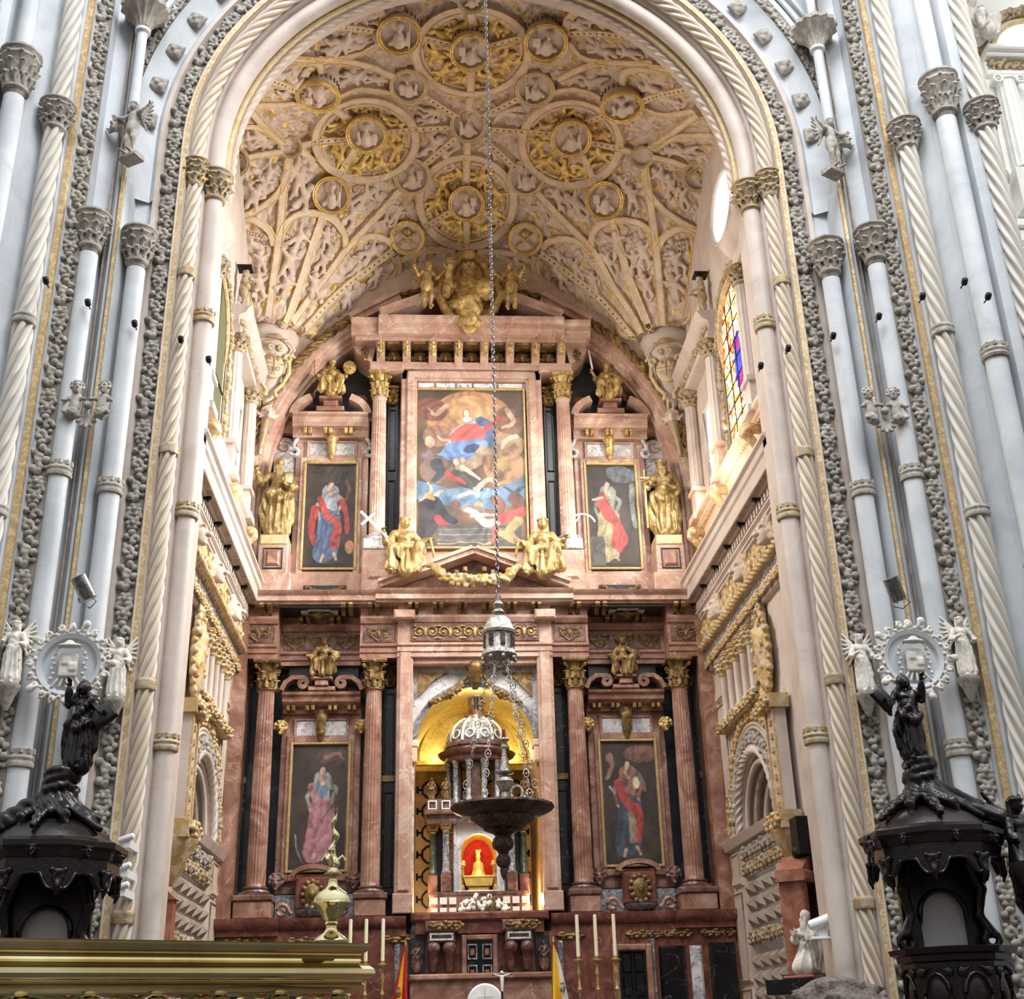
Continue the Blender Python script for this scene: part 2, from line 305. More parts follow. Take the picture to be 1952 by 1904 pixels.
class SDF:
    def __init__(s, h=.03): s.p = []; s.h = h; s.fx = []
    def cone(s, a, b, ra, rb, k=.04): s.p.append(('c', A(a), A(b), ra, rb, k)); return s
    def chain(s, pts, rs, k=.04):
        for i in range(len(pts)-1): s.cone(pts[i], pts[i+1], rs[i], rs[i+1], k)
        return s
    def ell(s, c, r, R=None, k=.04): s.p.append(('e', A(c), A(r)*np.ones(3), R, None, k)); return s
    def bx(s, c, r, rd=.02, R=None, k=.03): s.p.append(('b', A(c), A(r), rd, R, k)); return s
    def cut(s, c, r, R=None, k=.02): s.p.append(('x', A(c), A(r)*np.ones(3), R, None, k)); return s
    def mb(s):
        lo = np.full(3, 1e9); hi = -lo
        for p in s.p:
            if p[0] == 'x': continue
            if p[0] == 'c': pts = [(p[1], p[3]), (p[2], p[4])]
            else: pts = [(p[1], float(np.max(p[2])))]
            for c, r in pts: lo = np.minimum(lo, c-r); hi = np.maximum(hi, c+r)
        lo -= 3*s.h+.03; hi += 3*s.h+.03; n = np.ceil((hi-lo)/s.h).astype(int)+1
        X = np.stack(np.meshgrid(*[lo[i]+np.arange(n[i])*s.h for i in range(3)], indexing='ij'), -1)
        D = np.full(X.shape[:3], 9.0)
        for p in s.p:
            k = p[5]
            # evaluate only near the shape
            if p[0] == 'c': c0 = np.minimum(p[1]-p[3], p[2]-p[4]); c1 = np.maximum(p[1]+p[3], p[2]+p[4])
            else: rr = float(np.max(p[2]))*(1.75 if p[0] == 'b' else 1); c0 = p[1]-rr; c1 = p[1]+rr
            i0 = np.maximum(np.floor((c0-lo-k*1.5-.06)/s.h).astype(int), 0); i1 = np.minimum(np.ceil((c1-lo+k*1.5+.06)/s.h).astype(int)+1, n)
            sl = tuple(slice(i0[i], i1[i]) for i in range(3)); Y = X[sl]
            if p[0] == 'c':
                ba = p[2]-p[1]; t = np.clip(((Y-p[1])@ba)/(ba@ba+1e-12), 0, 1); d = np.linalg.norm(Y-p[1]-t[..., None]*ba, axis=-1)-(p[3]+(p[4]-p[3])*t)
            elif p[0] in 'ex':
                q = Y-p[1]; q = q @ p[3] if p[3] is not None else q; kk = np.linalg.norm(q/p[2], axis=-1); d = (kk-1)*float(np.min(p[2]))*np.clip(kk, .3, 1)**0
            else:
                q = Y-p[1]; q = q @ p[4] if p[4] is not None else q; q = np.abs(q)-(p[2]-p[3]); d = np.linalg.norm(np.maximum(q, 0), axis=-1)+np.minimum(q.max(-1), 0)-p[3]
            o = D[sl]
            if p[0] == 'x': hh = np.clip(.5-.5*(o+d)/k, 0, 1); D[sl] = o*(1-hh)-d*hh+k*hh*(1-hh)
            else: hh = np.clip(.5+.5*(d-o)/k, 0, 1); D[sl] = o*hh+d*(1-hh)-k*hh*(1-hh)
        for f in s.fx: D = D+f(X)
        v, q = surfnet(D, lo, s.h); return MB().add(v, q)
def vnoise(P, seed=0):
    """value noise on points (...,3)"""
    P = A(P); i = np.floor(P).astype(int); f = P-i; f = f*f*(3-2*f); out = 0
    for a in (0, 1):
        for b_ in (0, 1):
            for c in (0, 1):
                h = ((i[..., 0]+a)*374761393 + (i[..., 1]+b_)*668265263 + (i[..., 2]+c)*2147483647 % 998244353 + seed*1013904223) & 0x7fffffff
                h = ((h ^ (h >> 13))*1274126177) & 0x7fffffff; h = (h ^ (h >> 16)) & 0xffff
                out = out+h/65535.*np.where(a, f[..., 0], 1-f[..., 0])*np.where(b_, f[..., 1], 1-f[..., 1])*np.where(c, f[..., 2], 1-f[..., 2])
    return out
def fbm(P, o=4, seed=0):
    r = 0; a = .5
    for i in range(o): r = r+a*vnoise(A(P)*2**i, seed+i); a *= .5
    return r
def cells(x, y, s, seed=0):
    """2-D cellular noise: distance to nearest point and its random value"""
    X, Y = x/s, y/s; ix, iy = np.floor(X).astype(int), np.floor(Y).astype(int); best = np.full(X.shape, 9.); val = np.zeros(X.shape)
    for a in (-1, 0, 1):
        for b_ in (-1, 0, 1):
            h = ((ix+a)*73856093 ^ (iy+b_)*19349663 ^ seed*83492791) & 0x7fffffff; h = ((h ^ (h >> 13))*1274126177) & 0x7fffffff
            px = ix+a+(h & 1023)/1023.; py = iy+b_+((h >> 10) & 1023)/1023.; d = np.hypot(X-px, Y-py); m = d < best
            best = np.where(m, d, best); val = np.where(m, ((h >> 20) & 1023)/1023., val)
    return best, val
def gilt_blend(name, base, col_hi, col_lo=(196, 152, 80), w=.35, rough=.55):
    """stone whose grooves and edges are gilded here and there"""
    m, nt, b = new_mat(name); L = nt.links.new; g = N(nt, 'ShaderNodeNewGeometry')
    n = N(nt, 'ShaderNodeTexNoise', Scale=1.6, Detail=4); L(g.outputs['Position'], n.inputs['Vector'])
    r = N(nt, 'ShaderNodeValToRGB'); L(n.outputs['Fac'], r.inputs[0]); r.color_ramp.elements[0].position = .3; r.color_ramp.elements[1].position = .7
    r.color_ramp.elements[0].color = (*lin(base), 1); r.color_ramp.elements[1].color = (*lin(col_hi), 1)
    n2 = N(nt, 'ShaderNodeTexNoise', Scale=7.0, Detail=5); L(g.outputs['Position'], n2.inputs['Vector'])
    mr = N(nt, 'ShaderNodeMapRange'); L(n2.outputs['Fac'], mr.inputs[0]); mr.inputs[1].default_value = .62-w*.4; mr.inputs[2].default_value = .70-w*.4
    mx = N(nt, 'ShaderNodeMix', data_type='RGBA'); L(mr.outputs[0], mx.inputs[0]); L(r.outputs[0], mx.inputs[6]); mx.inputs[7].default_value = (*lin(col_lo), 1); L(mx.outputs[2], b.inputs['Base Color'])
    b.inputs['Roughness'].default_value = rough
    mt = N(nt, 'ShaderNodeMath', operation='MULTIPLY'); L(mr.outputs[0], mt.inputs[0]); mt.inputs[1].default_value = .45; L(mt.outputs[0], b.inputs['Metallic'])
    bn = N(nt, 'ShaderNodeTexNoise', Scale=20.0, Detail=3); L(g.outputs['Position'], bn.inputs['Vector']); bp = N(nt, 'ShaderNodeBump', Strength=.3, Distance=.03); L(bn.outputs['Fac'], bp.inputs['Height']); L(bp.outputs[0], b.inputs['Normal'])
gilt_blend('relief_gilt', (146, 132, 112), (186, 172, 150), (164, 140, 98), .35)
gilt_blend('relief_gilt_rich', (164, 146, 120), (206, 190, 164), (186, 156, 104), .45)
gilt_blend('gilt_fruit', (118, 104, 82), (170, 152, 120), (152, 122, 66), .4)
stone('amber_panel', [(.3, (176, 128, 70)), (.5, (206, 160, 96)), (.7, (222, 184, 128))], scale=2, rough=.4)
stone('roundel_stone', [(.25, (188, 182, 172)), (.5, (214, 208, 198)), (.72, (232, 228, 220))], scale=5, rough=.65, bump=.2, bscale=20)
stone('bright_stone', [(.25, (222, 222, 216)), (.5, (236, 236, 230)), (.7, (244, 242, 236))], scale=1.1, rough=.6, bump=.1)
gilt_blend('gilt_cream', (226, 216, 196), (238, 230, 214), (214, 186, 120), .35)

def grooved(name, body, groove):
    """stone whose grooves are picked out: per-vertex 'gild' says where"""
    m, nt, b = new_mat(name); L = nt.links.new; g = N(nt, 'ShaderNodeNewGeometry'); n = N(nt, 'ShaderNodeTexNoise', Scale=1.3, Detail=4); L(g.outputs['Position'], n.inputs['Vector'])
    r = N(nt, 'ShaderNodeValToRGB'); L(n.outputs['Fac'], r.inputs[0]); r.color_ramp.elements[0].position = .3; r.color_ramp.elements[1].position = .7; r.color_ramp.elements[0].color = (*lin([c*.92 for c in body]), 1); r.color_ramp.elements[1].color = (*lin(body), 1)
    a = N(nt, 'ShaderNodeAttribute'); a.attribute_name = 'gild'; mx = N(nt, 'ShaderNodeMix', data_type='RGBA'); L(a.outputs['Fac'], mx.inputs[0]); L(r.outputs[0], mx.inputs[6]); mx.inputs[7].default_value = (*lin(groove), 1); L(mx.outputs[2], b.inputs['Base Color']); b.inputs['Roughness'].default_value = .55
grooved('gilt_twist', (212, 200, 186), (164, 132, 84)); grooved('twist_stone', (204, 200, 192), (158, 146, 128))
def gild_grooves(o, npr, lobes, lo=-.55):
    a_ = np.arange(npr)*2*PI/npr; g_ = np.clip((lo-np.cos(lobes*a_))/.3, 0, 1); nv = len(o.data.vertices); at_ = o.data.attributes.new('gild', 'FLOAT', 'POINT'); at_.data.foreach_set('value', np.resize(g_, nv).astype(np.float32)); return o
stone('band_ground', [(.3, (112, 106, 100)), (.7, (140, 134, 126))], scale=3, rough=.8)
# ================================================================ THE GREAT ARCH AND ITS PIERS
ZS = 16.52
def arch_path(r, Y, zs=ZS, z0=-1.0, step=.25, ztop=None, half=0, na=64):
    """jamb up, semicircle over, jamb down"""
    nj = max(2, int((zs-z0)/step)); zz = np.linspace(z0, zs, nj)
    L = np.stack([np.full(nj, -r), np.full(nj, Y), zz], 1); th = np.linspace(PI, 0, na)[1:-1]
    Am = np.stack([r*np.cos(th), np.full(na-2, Y), zs+r*np.sin(th)], 1); Rr = L[::-1]*A([-1, 1, 1])
    return np.vstack([L, Am, Rr])
FRONT = (0, -1, 0)
def circ(r, n=16, lobes=0, amp=0): a = np.arange(n)*2*PI/n; rr = r*(1+amp*np.cos(lobes*a)); return np.stack([rr*np.cos(a), rr*np.sin(a)], 1)
def resamp(P, step):
    P = A(P); d = np.r_[0, np.cumsum(np.linalg.norm(np.diff(P, axis=0), axis=1))]; n = max(2, int(round(d[-1]/step))+1); t = np.linspace(0, d[-1], n)
    return np.stack([np.interp(t, d, P[:, i]) for i in range(3)], 1)

# stone surfaces of jambs and archivolt: a profile in (radius, depth) swept up, over and down
prof_in = [(4.86, 19.1), (4.86, 18.62), (5.06, 18.46), (5.10, 18.28), (5.38, 18.12), (5.40, 18.02), (5.50, 17.98), (5.53, 18.10), (5.80, 18.08), (5.84, 17.98), (5.92, 17.98)]
prof_cof = [(5.92, 17.98), (6.00, 18.06), (6.36, 17.86), (6.42, 17.78), (6.46, 17.86), (6.62, 17.84), (6.66, 17.76), (6.76, 17.76)]
def sweep_profile(name, prof, mat, z0=-1.0, zs=ZS, label=None):
    o = MB(); rows = [arch_path(r, Y, zs, z0, 4.0) for r, Y in prof]; n = len(rows[0])
    V = np.concatenate(rows); i = np.arange(n-1); q = np.concatenate([np.stack([a*n+i, a*n+i+1, (a+1)*n+i+1, (a+1)*n+i], 1) for a in range(len(prof)-1)])
    o.add(V, q); return struct(o.build(name, mat, angle=25), label)
sweep_profile('trim_inner_archivolt', prof_in, 'cream_stone', label='cream moulded inner order of the great arch framing the chapel')
sweep_profile('trim_coffered_archivolt', prof_cof, 'white_stone', z0=15.2, label='white outer archivolt set with rosettes above the piers')
sweep_profile('trim_arch_soffit', [(4.74, 19.0), (4.74, 18.72), (4.82, 18.6), (4.9, 18.6)], 'cream_stone', z0=15.9, label='soffit of the great arch')
# ---- swept members
def member(name, r, Y, prof, mat, label, twist=None, step=.25, parent=None, zs=ZS, z0=-1.0, na=64, taglike=True):
    P = arch_path(r, Y, zs, z0, step, na=na); tw = None
    if twist:
        d = np.r_[0, np.cumsum(np.linalg.norm(np.diff(P, axis=0), axis=1))]; tw = d*twist
        h = len(d)//2; tw[h:] = tw[h]-(tw[h:]-tw[h])*1.0
    o = MB().sweep(P, prof, FRONT, twist=tw).build(name, mat, parent, angle=50 if not twist else 60)
    if mat == 'gilt_twist': gild_grooves(o, len(prof), 6)
    if parent is None: struct(o, label)
    return o
member('trim_smooth_roll', 4.95, 18.44, circ(.155, 18), 'cream_stone', 'smooth round cream shaft and roll moulding of the great arch')
member('trim_twisted_roll', 5.25, 18.14, circ(.12, 48, 6, .16), 'gilt_twist', 'twisted cream and gilt shaft and cable moulding of the great arch', twist=3.4, step=.05, na=420)
member('trim_gilt_band', 5.46, 18.0, [(-.055, -.01), (.055, -.01), (.055, .012), (-.055, .012)], 'gilt_band', 'pink and gold flat band round the great arch')
member('trim_gilt_edge', 4.8, 18.6, [(-.055, -.03), (.055, -.03), (.055, .03), (-.055, .03)], 'gilt_stone', 'gilded inner edge of the great arch', z0=16.0)
member('trim_gilt_bead', 4.73, 18.76, circ(.065, 18, 3, .25), 'vault_stone', 'cream cable along the inner lip of the great arch', twist=9, step=.06, na=320, z0=16.0)

# ---- carved bands of fruit and acanthus: sculpted lengths set one after another
def carve_unit(seed, L=.52, W=.13):
    rs = np.random.RandomState(seed); s = SDF(.019)
    kind = seed % 4
    s.cone((0, 0, 0), (0, 0, L), .028, .028, .03)
    if kind == 0:      # cluster of round fruit
        for i in range(16): s.ell((rs.uniform(-W, W)*.9, rs.uniform(0, .06), rs.uniform(.03, L-.03)), rs.uniform(.045, .07), k=.01)
    elif kind == 1:    # scroll leaves
        for sgn in (-1, 1):
            c = A([sgn*.05, .02, L*.5+sgn*.09]); pts = [c+A([math.cos(t)*(.085-.012*t), 0, math.sin(t)*(.085-.012*t)]) for t in np.linspace(0, 5, 9)]
            s.chain(pts, [.042-.001*i for i in range(9)], .01); s.ell((-sgn*.09, .03, L*.5+sgn*.16), .055, k=.01); s.ell((sgn*.1, .02, L*.5-sgn*.02), .04, k=.01)
        s.ell((0, .04, L*.08), (.08, .05, .05), k=.02); s.ell((0, .04, L*.95), (.07, .05, .05), k=.02)
    elif kind == 2:    # flowers and curling leaves
        for z in (.13, .38):
            s.ell((0, .06, z), .045, k=.01)
            for i in range(6): a = i*PI/3+seed; s.ell((.085*math.cos(a), .03, z+.085*math.sin(a)), (.05, .04, .045), k=.008)
        for sgn in (-1, 1): s.chain([(sgn*.02, .03, .2), (sgn*.12, .03, .25), (sgn*.1, .04, .31), (sgn*.05, .03, .28)], [.03, .035, .03, .02], .01)
    else:              # small mask between fruit
        s.ell((0, .04, L*.5), (.07, .06, .09), k=.02); s.ell((0, .105, L*.5), (.016, .025, .02), k=.012); s.ell((0, .05, L*.68), (.1, .04, .045), k=.02)
        for sgn in (-1, 1):
            s.ell((sgn*.08, .02, L*.2), .05, k=.015); s.ell((sgn*.08, .02, L*.85), .05, k=.015); s.cone((sgn*.07, .03, L*.55), (sgn*.12, .01, L*.4), .03, .02, .02)
    return s.mb()
UNITS = [carve_unit(i) for i in range(8)]
def strew(mb, P, nrm, L=.52, wide=1.0, deep=1.0, order=None, base=.0):
    """set the carved lengths along path P; the path's normal nrm faces out"""
    P = resamp(P, L*.96); nrm = A(nrm)
    for i in range(len(P)-1):
        t = P[i+1]-P[i]; Lh = np.linalg.norm(t); t = t/Lh; n = nrm-(nrm@t)*t; n /= np.linalg.norm(n); b = np.cross(t, n)
        R = np.stack([b*wide, n*deep, t*(Lh/L)], 1); u = UNITS[(i*5+(i//3)) % 8 if order is None else order[i % len(order)]]
        v, q, tt, g = u.arrays(); mb.add(v @ R.T+P[i]+n*base, q, tt)
def carved_band(name, P, label, wide=1.0, L=.52, nrm=FRONT, mat='relief_stone', backing=.17, deep=1.0):
    o = MB(); strew(o, P, nrm, L, wide, deep); o = struct(o.build(name, mat, angle=180), label); W = .155*wide
    b_ = MB().sweep(resamp(P, .3), [(-W, -.03), (W, -.03), (W, .006), (-W, .006)], nrm).build('ground', 'band_ground' if mat == 'relief_stone' else mat, o); b_.location = A(b_.location)-A(o.location); return o
P = arch_path(5.665, 18.06, na=80)
zcut = lambda P, side, z0, z1: A([p for p in P if p[0]*side > 0 and z0 <= p[2] <= z1])
lab = {-1: 'left', 1: 'right'}
for sgn in (-1, 1):
    Q = A([p for p in P if p[0]*sgn > 0]);
    carved_band('trim_carved_band_'+lab[sgn], Q[np.argsort(Q[:, 2])] if sgn < 0 else Q[::-1][np.argsort(Q[::-1][:, 2])], 'grey carved garland of fruit and leaves beside the gilt band, %s half' % lab[sgn], .95)
# ---- pier faces outside the arch, straight up to the crossing vault
def pier_faces(sgn):
    prof = [(5.92, 17.98), (5.95, 18.10), (6.22, 18.06), (6.24, 17.70), (6.30, 17.58), (6.38, 17.62), (6.42, 17.52), (6.46, 17.58), (6.56, 17.70), (6.80, 17.56), (6.84, 17.30), (7.06, 17.18), (7.07, 17.06), (7.17, 17.0), (7.2, 16.9), (7.32, 16.92), (7.36, 16.72), (7.52, 16.78), (7.62, 16.66), (7.74, 16.44), (7.86, 16.30), (8.02, 16.44), (8.12, 16.40), (8.16, 16.2), (8.3, 16.1), (8.42, 16.24), (8.56, 16.3), (8.6, 16.8), (8.75, 17.2), (8.75, 21.0)]
    o = MB(); P = A(prof); n = len(P)
    lo = -1.0; V = []
    for z in (lo, 15.4, 27.0): V.append(np.stack([P[:, 0]*sgn, P[:, 1], np.full(n, z)], 1))
    V = np.concatenate(V); i = np.arange(n-1); q = np.concatenate([np.stack([a*n+i, a*n+i+1, (a+1)*n+i+1, (a+1)*n+i], 1) for a in range(2)])
    keep = []
    for f in q:   # above the springing the arch's own orders take over near the opening
        if V[f].mean(0)[2] > 15.4 and abs(V[f].mean(0)[0]) < 6.4: continue
        keep.append(f)
    o.add(V, np.array(keep)); return struct(o.build('wall_pier_'+lab[sgn], 'white_stone', angle=30), 'white moulded stone pier %s of the chapel arch' % ('left' if sgn < 0 else 'right'))
for sgn in (-1, 1): pier_faces(sgn)
# spandrel wall above the arch, between the archivolt and the piers
o = MB(); th = np.linspace(0, PI, 65); V = []; ro = 6.74
for t in th: V += [(ro*math.cos(t), 17.8, ZS+ro*math.sin(t)), (7.1*math.cos(t) if abs(math.cos(t)) > .7 else math.copysign(7.1, math.cos(t))*abs(math.cos(t))/.7, 17.8, 27.0)]
V = A(V); V[1::2, 0] = np.linspace(7.1, -7.1, 65); V[1::2, 2] = 27; V[1, 2] = V[-1, 2] = 27
q = [(2*i, 2*i+1, 2*i+3, 2*i+2) for i in range(64)]; o.add(V, q, None, [[0, 1, len(V)], ]) if False else o.add(V, q)
struct(o.build('wall_spandrel', 'white_stone'), 'white wall above the great arch')
# thin white ribs running up and over on the spandrel
for k, (r, d) in enumerate([(6.84, .05), (7.02, .04)]):
    P = arch_path(r, 17.74-.03*k, ZS, 15.9, .25, na=80)
    struct(MB().sweep(P, circ(d, 8), FRONT).build('trim_outer_moulding_%d' % (k+1), 'white_stone'), 'thin white moulding outside the rosette archivolt')
P = arch_path(6.54, 17.8, ZS, 16.3, na=90)
for sgn in (-1, 1):
    Q = A([p for p in P if p[0]*sgn > 0]); Q = Q[np.argsort(Q[:, 2])]
    carved_band('trim_outer_carved_band_'+lab[sgn], Q, 'narrow grey carved band outside the rosettes, %s half' % lab[sgn], .62, .4, deep=.8)
# vertical carved bands of the crossing piers and their gilt strips
for sgn in (-1, 1):
    Q = A([(6.94*sgn, 17.2, z) for z in np.arange(-1, 27, .5)])
    carved_band('trim_pier_carved_band_'+lab[sgn], Q, 'tall grey carved garland of fruit on the outer part of the %s pier' % lab[sgn], .95)
    o = MB().box(min(7.07*sgn, 7.17*sgn), max(7.07*sgn, 7.17*sgn), 16.97, 17.1, -1, 27); struct(o.build('trim_gilt_strip_'+lab[sgn], 'gilt_band'), 'gilt strip beside the outer carved garland of the %s pier' % lab[sgn])
    o = MB().box(min(6.31*sgn, 6.36*sgn), max(6.31*sgn, 6.36*sgn), 17.52, 17.6, -1, 27); struct(o.build('trim_thin_gilt_line_'+lab[sgn], 'gilt_band'), 'thin gilt line up the middle of the %s pier' % lab[sgn])
    for k, (x, y) in enumerate([(6.5, 17.6), (7.4, 16.86), (7.9, 16.27)]):
        o = MB().box(min(x*sgn, (x+.025)*sgn), max(x*sgn, (x+.025)*sgn), y-.03, y+.2, -1, 27); struct(o.build('trim_dark_groove_%s_%d' % (lab[sgn], k+1), 'grey_stone'), 'narrow grey brown seam on the %s pier' % lab[sgn])
# ---- shafts, ring bands and capitals
def capital_mb(r, h, seed=0, ornate=True):
    """late gothic capital: necking, swelling carved basket, moulded abacus; base of capital at z=0"""
    rs = np.random.RandomState(seed); o = MB()
    o.lathe([(r*1.02, -.05), (r*1.25, -.02), (r*1.28, .02), (r*1.1, .05), (r*1.15, h*.3), (r*1.35, h*.55), (r*1.75, h*.78), (r*1.85, h*.8), (r*1.85, h*.86), (r*1.7, h*.88), (r*1.78, h*.93), (r*2.0, h*.97), (r*2.0, h*1.02), (r*.9, h*1.03)], 32)
    s = SDF(.022)
    n = 9
    for i in range(n):
        for lvl, (z0, z1, r0, r1) in enumerate([(.08, .34, 1.12, 1.42), (.36, .62, 1.2, 1.72)]):
            a = (i+.5*lvl)*2*PI/n; d = A([math.cos(a), math.sin(a), 0]); t = A([-math.sin(a), math.cos(a), 0]); c = d*r*r1+A([0, 0, h*z1])
            s.cone(d*r*r0+A([0, 0, h*z0]), c, .03, .034, .012); s.ell(c+d*.03-A([0, 0, .02]), (.034, .034, .028), k=.008)
            for k in (-1, 1): s.cone(d*r*(r0+.05)+A([0, 0, h*(z0+.06)]), c+t*k*.05-A([0, 0, .03]), .02, .024, .01)
        a = i*2*PI/n+.2; s.ell((r*1.86*math.cos(a), r*1.86*math.sin(a), h*.83), (.04, .04, .025), k=.01)
    s.cone((0, 0, 0), (0, 0, h*.7), r*1.0, r*1.1, .03)
    return o.join(s.mb())
def ring_mb(r, crown=True):
    o = MB().lathe([(r*.98, -.12), (r*1.22, -.1), (r*1.3, -.06), (r*1.2, -.02), (r*1.3, .02), (r*1.2, .06), (r*1.12, .07), (r*.98, .075)], 28)
    if crown:
        for i in range(10):
            a = i*2*PI/10; o.sphere((r*1.15*math.cos(a), r*1.15*math.sin(a), .11), (.035, .035, .06), 6)
        o.lathe([(r*1.0, .05), (r*1.16, .06), (r*1.16, .14), (r*1.0, .14)], 20)
    return o
def carved_column(x, y, r, ztop, rings, label, capname='capital', mat='white_stone', capmat='relief_stone', z0=-1.0, seed=1, caph=.62, ringmat='relief_stone'):
    e = empty('wall_shaft', (x, y, z0)); tag(e, label, 'column', 'shafts of the crossing piers')
    MB().lathe([(r, 0), (r, ztop-z0)], 24).build('shaft', mat, e, loc=(0, 0, 0))
    MB().join(capital_mb(r, caph, seed)).build('capital', capmat, e, loc=None).location = (0, 0, ztop-z0-.02)
    for z in rings: 
        c = MB().join(ring_mb(r)).build('ring', ringmat, e, loc=(0, 0, 0)); c.location = (0, 0, z-z0)
    return e
for sgn, side in ((-1, 'left'), (1, 'right')):
    carved_column(5.99*sgn, 17.72, .155, 13.55, [9.5], 'round white shaft with a carved capital, nearer the arch on the %s pier' % side, seed=2)
    carved_column(6.67*sgn, 17.3, .155, 13.55, [9.6, 5.2], 'round white shaft with a carved capital, between the two garlands of the %s pier' % side, seed=3)
    e = carved_column(7.86*sgn, 16.22, .17, 15.85, [11.2, 7.6], 'round white shaft with a broad carved capital at the outer edge of the %s pier' % side, seed=4, caph=.75)
    # continuing ribs above the capitals
    for k, (x, y, r, z0) in enumerate([(7.86, 16.22, .14, 16.5)]):
        struct(MB().lathe([(r, z0), (r, 27)], 16, loc=(x*sgn, y, 0)).build('trim_rising_rib_'+side, 'white_stone'), 'white rib rising above the outer capital of the %s pier' % side)
# capitals and rings on the cream and twisted shafts of the arch
def on_member(x, y, z, r, mb, name, label, mat, cat='capital', group=None):
    o = MB().join(mb).build(name, mat, loc=(0, 0, 0)); o.location = (x, y, z); tag(o, label, cat, group); return o
capS = capital_mb(.16, .55, 5); capT = capital_mb(.12, .5, 6); rg = ring_mb(.16); rgt = ring_mb(.125, False)
# twisted outer shafts
def helical(x, y, z0, z1, r, pitch, name, label, mat='twist_stone', lobes=6):
    zz = np.arange(z0, z1, .07); P = np.stack([np.full(len(zz), x), np.full(len(zz), y), zz], 1)
    return struct(gild_grooves(MB().sweep(P, circ(r, 48, lobes, .16), FRONT, twist=(zz-z0)*pitch).build(name, mat, angle=60), 48, lobes), label)
for sgn, side in ((-1, 'left'), (1, 'right')):
    on_member(4.95*sgn, 18.44, 15.55, 0, capS, 'carved_capital', 'carved capital on the smooth cream shaft at the %s springing of the arch' % side, 'relief_gilt')
    on_member(5.25*sgn, 18.14, 15.65, 0, capT, 'carved_capital', 'small carved capital on the twisted shaft at the %s springing' % side, 'relief_gilt')
    for z, wd in ((13.05, 'upper'), (9.4, 'middle'), (5.65, 'lower')):
        on_member(4.95*sgn, 18.44, z, 0, rg, 'shaft_ring', '%s crowned ring round the smooth cream shaft on the %s' % (wd, side), 'relief_gilt', 'ring')
    for z, wd in ((13.8, 'topmost'), (10.4, 'second'), (6.5, 'third'), (3.2, 'lowest')):
        on_member(5.25*sgn, 18.14, z, 0, rgt, 'shaft_ring', '%s plain ring round the twisted shaft on the %s' % (wd, side), 'relief_gilt', 'ring')
    helical(7.3*sgn, 16.66, -1, 27, .14, -2.6*sgn, 'trim_twisted_shaft_'+side, 'white twisted shaft on the outer part of the %s pier' % side)
    on_member(7.3*sgn, 16.66, 15.6, 0, capital_mb(.15, .5, 8), 'carved_capital', 'small carved capital on the outer twisted shaft of the %s pier' % side, 'relief_stone')
    helical(8.42*sgn, 16.02, -1, 27, .14, -2.6*sgn, 'trim_twisted_edge_shaft_'+side, 'twisted shaft on the far outer corner of the %s pier' % side)
    on_member(8.42*sgn, 16.02, 15.5, 0, capital_mb(.15, .5, 9), 'carved_capital', 'small carved capital at the far outer corner of the %s pier' % side, 'relief_stone')
    for z, wd in ((11.9, 'upper'), (8.7, 'lower')):
        on_member(7.3*sgn, 16.66, z, 0, ring_mb(.15, False), 'shaft_ring', '%s ring round the outer twisted shaft of the %s pier' % (wd, side), 'relief_stone', 'ring')
# rosettes in the archivolt
def rosette_mb():
    s = SDF(.018); s.ell((0, .03, 0), .045, k=.01)
    for i in range(4):
        a = i*PI/2+PI/4; s.ell((.075*math.cos(a), .01, .075*math.sin(a)), (.055, .04, .055), k=.012)
        a = i*PI/2; s.ell((.085*math.cos(a), 0, .085*math.sin(a)), (.035, .03, .035), k=.012)
    s.bx((0, -.03, 0), (.13, .03, .13), .01); return s.mb()
ros = MB().join(rosette_mb(), sc=1.25).mesh('rosette', 'relief_stone', 180)
for k in range(23):
    if 7 < k < 15: continue   # these lie above the picture
    t = PI*(k+.5)/23 if True else 0; r = 6.18
    o = bpy.data.objects.new('stone_rosette', ros); COL.objects.link(o); o.location = (r*math.cos(t), 17.92, ZS+r*math.sin(t)); o.rotation_euler = (0, PI/2-t, PI) if False else (0, 0, 0)
    R = Matrix(((math.sin(t), 0, math.cos(t)), (0, -1, 0), (-math.cos(t), 0, math.sin(t)))); R = Matrix(((math.sin(t), 0, math.cos(t)), (0, -1, 0), (-math.cos(t), 0, math.sin(t))))
    o.matrix_world = Matrix.Translation(o.location) @ R.to_4x4()
    tag(o, 'carved stone rosette on the %s flank of the white archivolt, %s up from the springing' % ('right' if k < 11 else 'left', ['lowest', 'second', 'third', 'fourth', 'fifth', 'sixth', 'seventh', 'eighth'][min(k, 22-k)]), 'rosette', 'rosettes round the great arch')
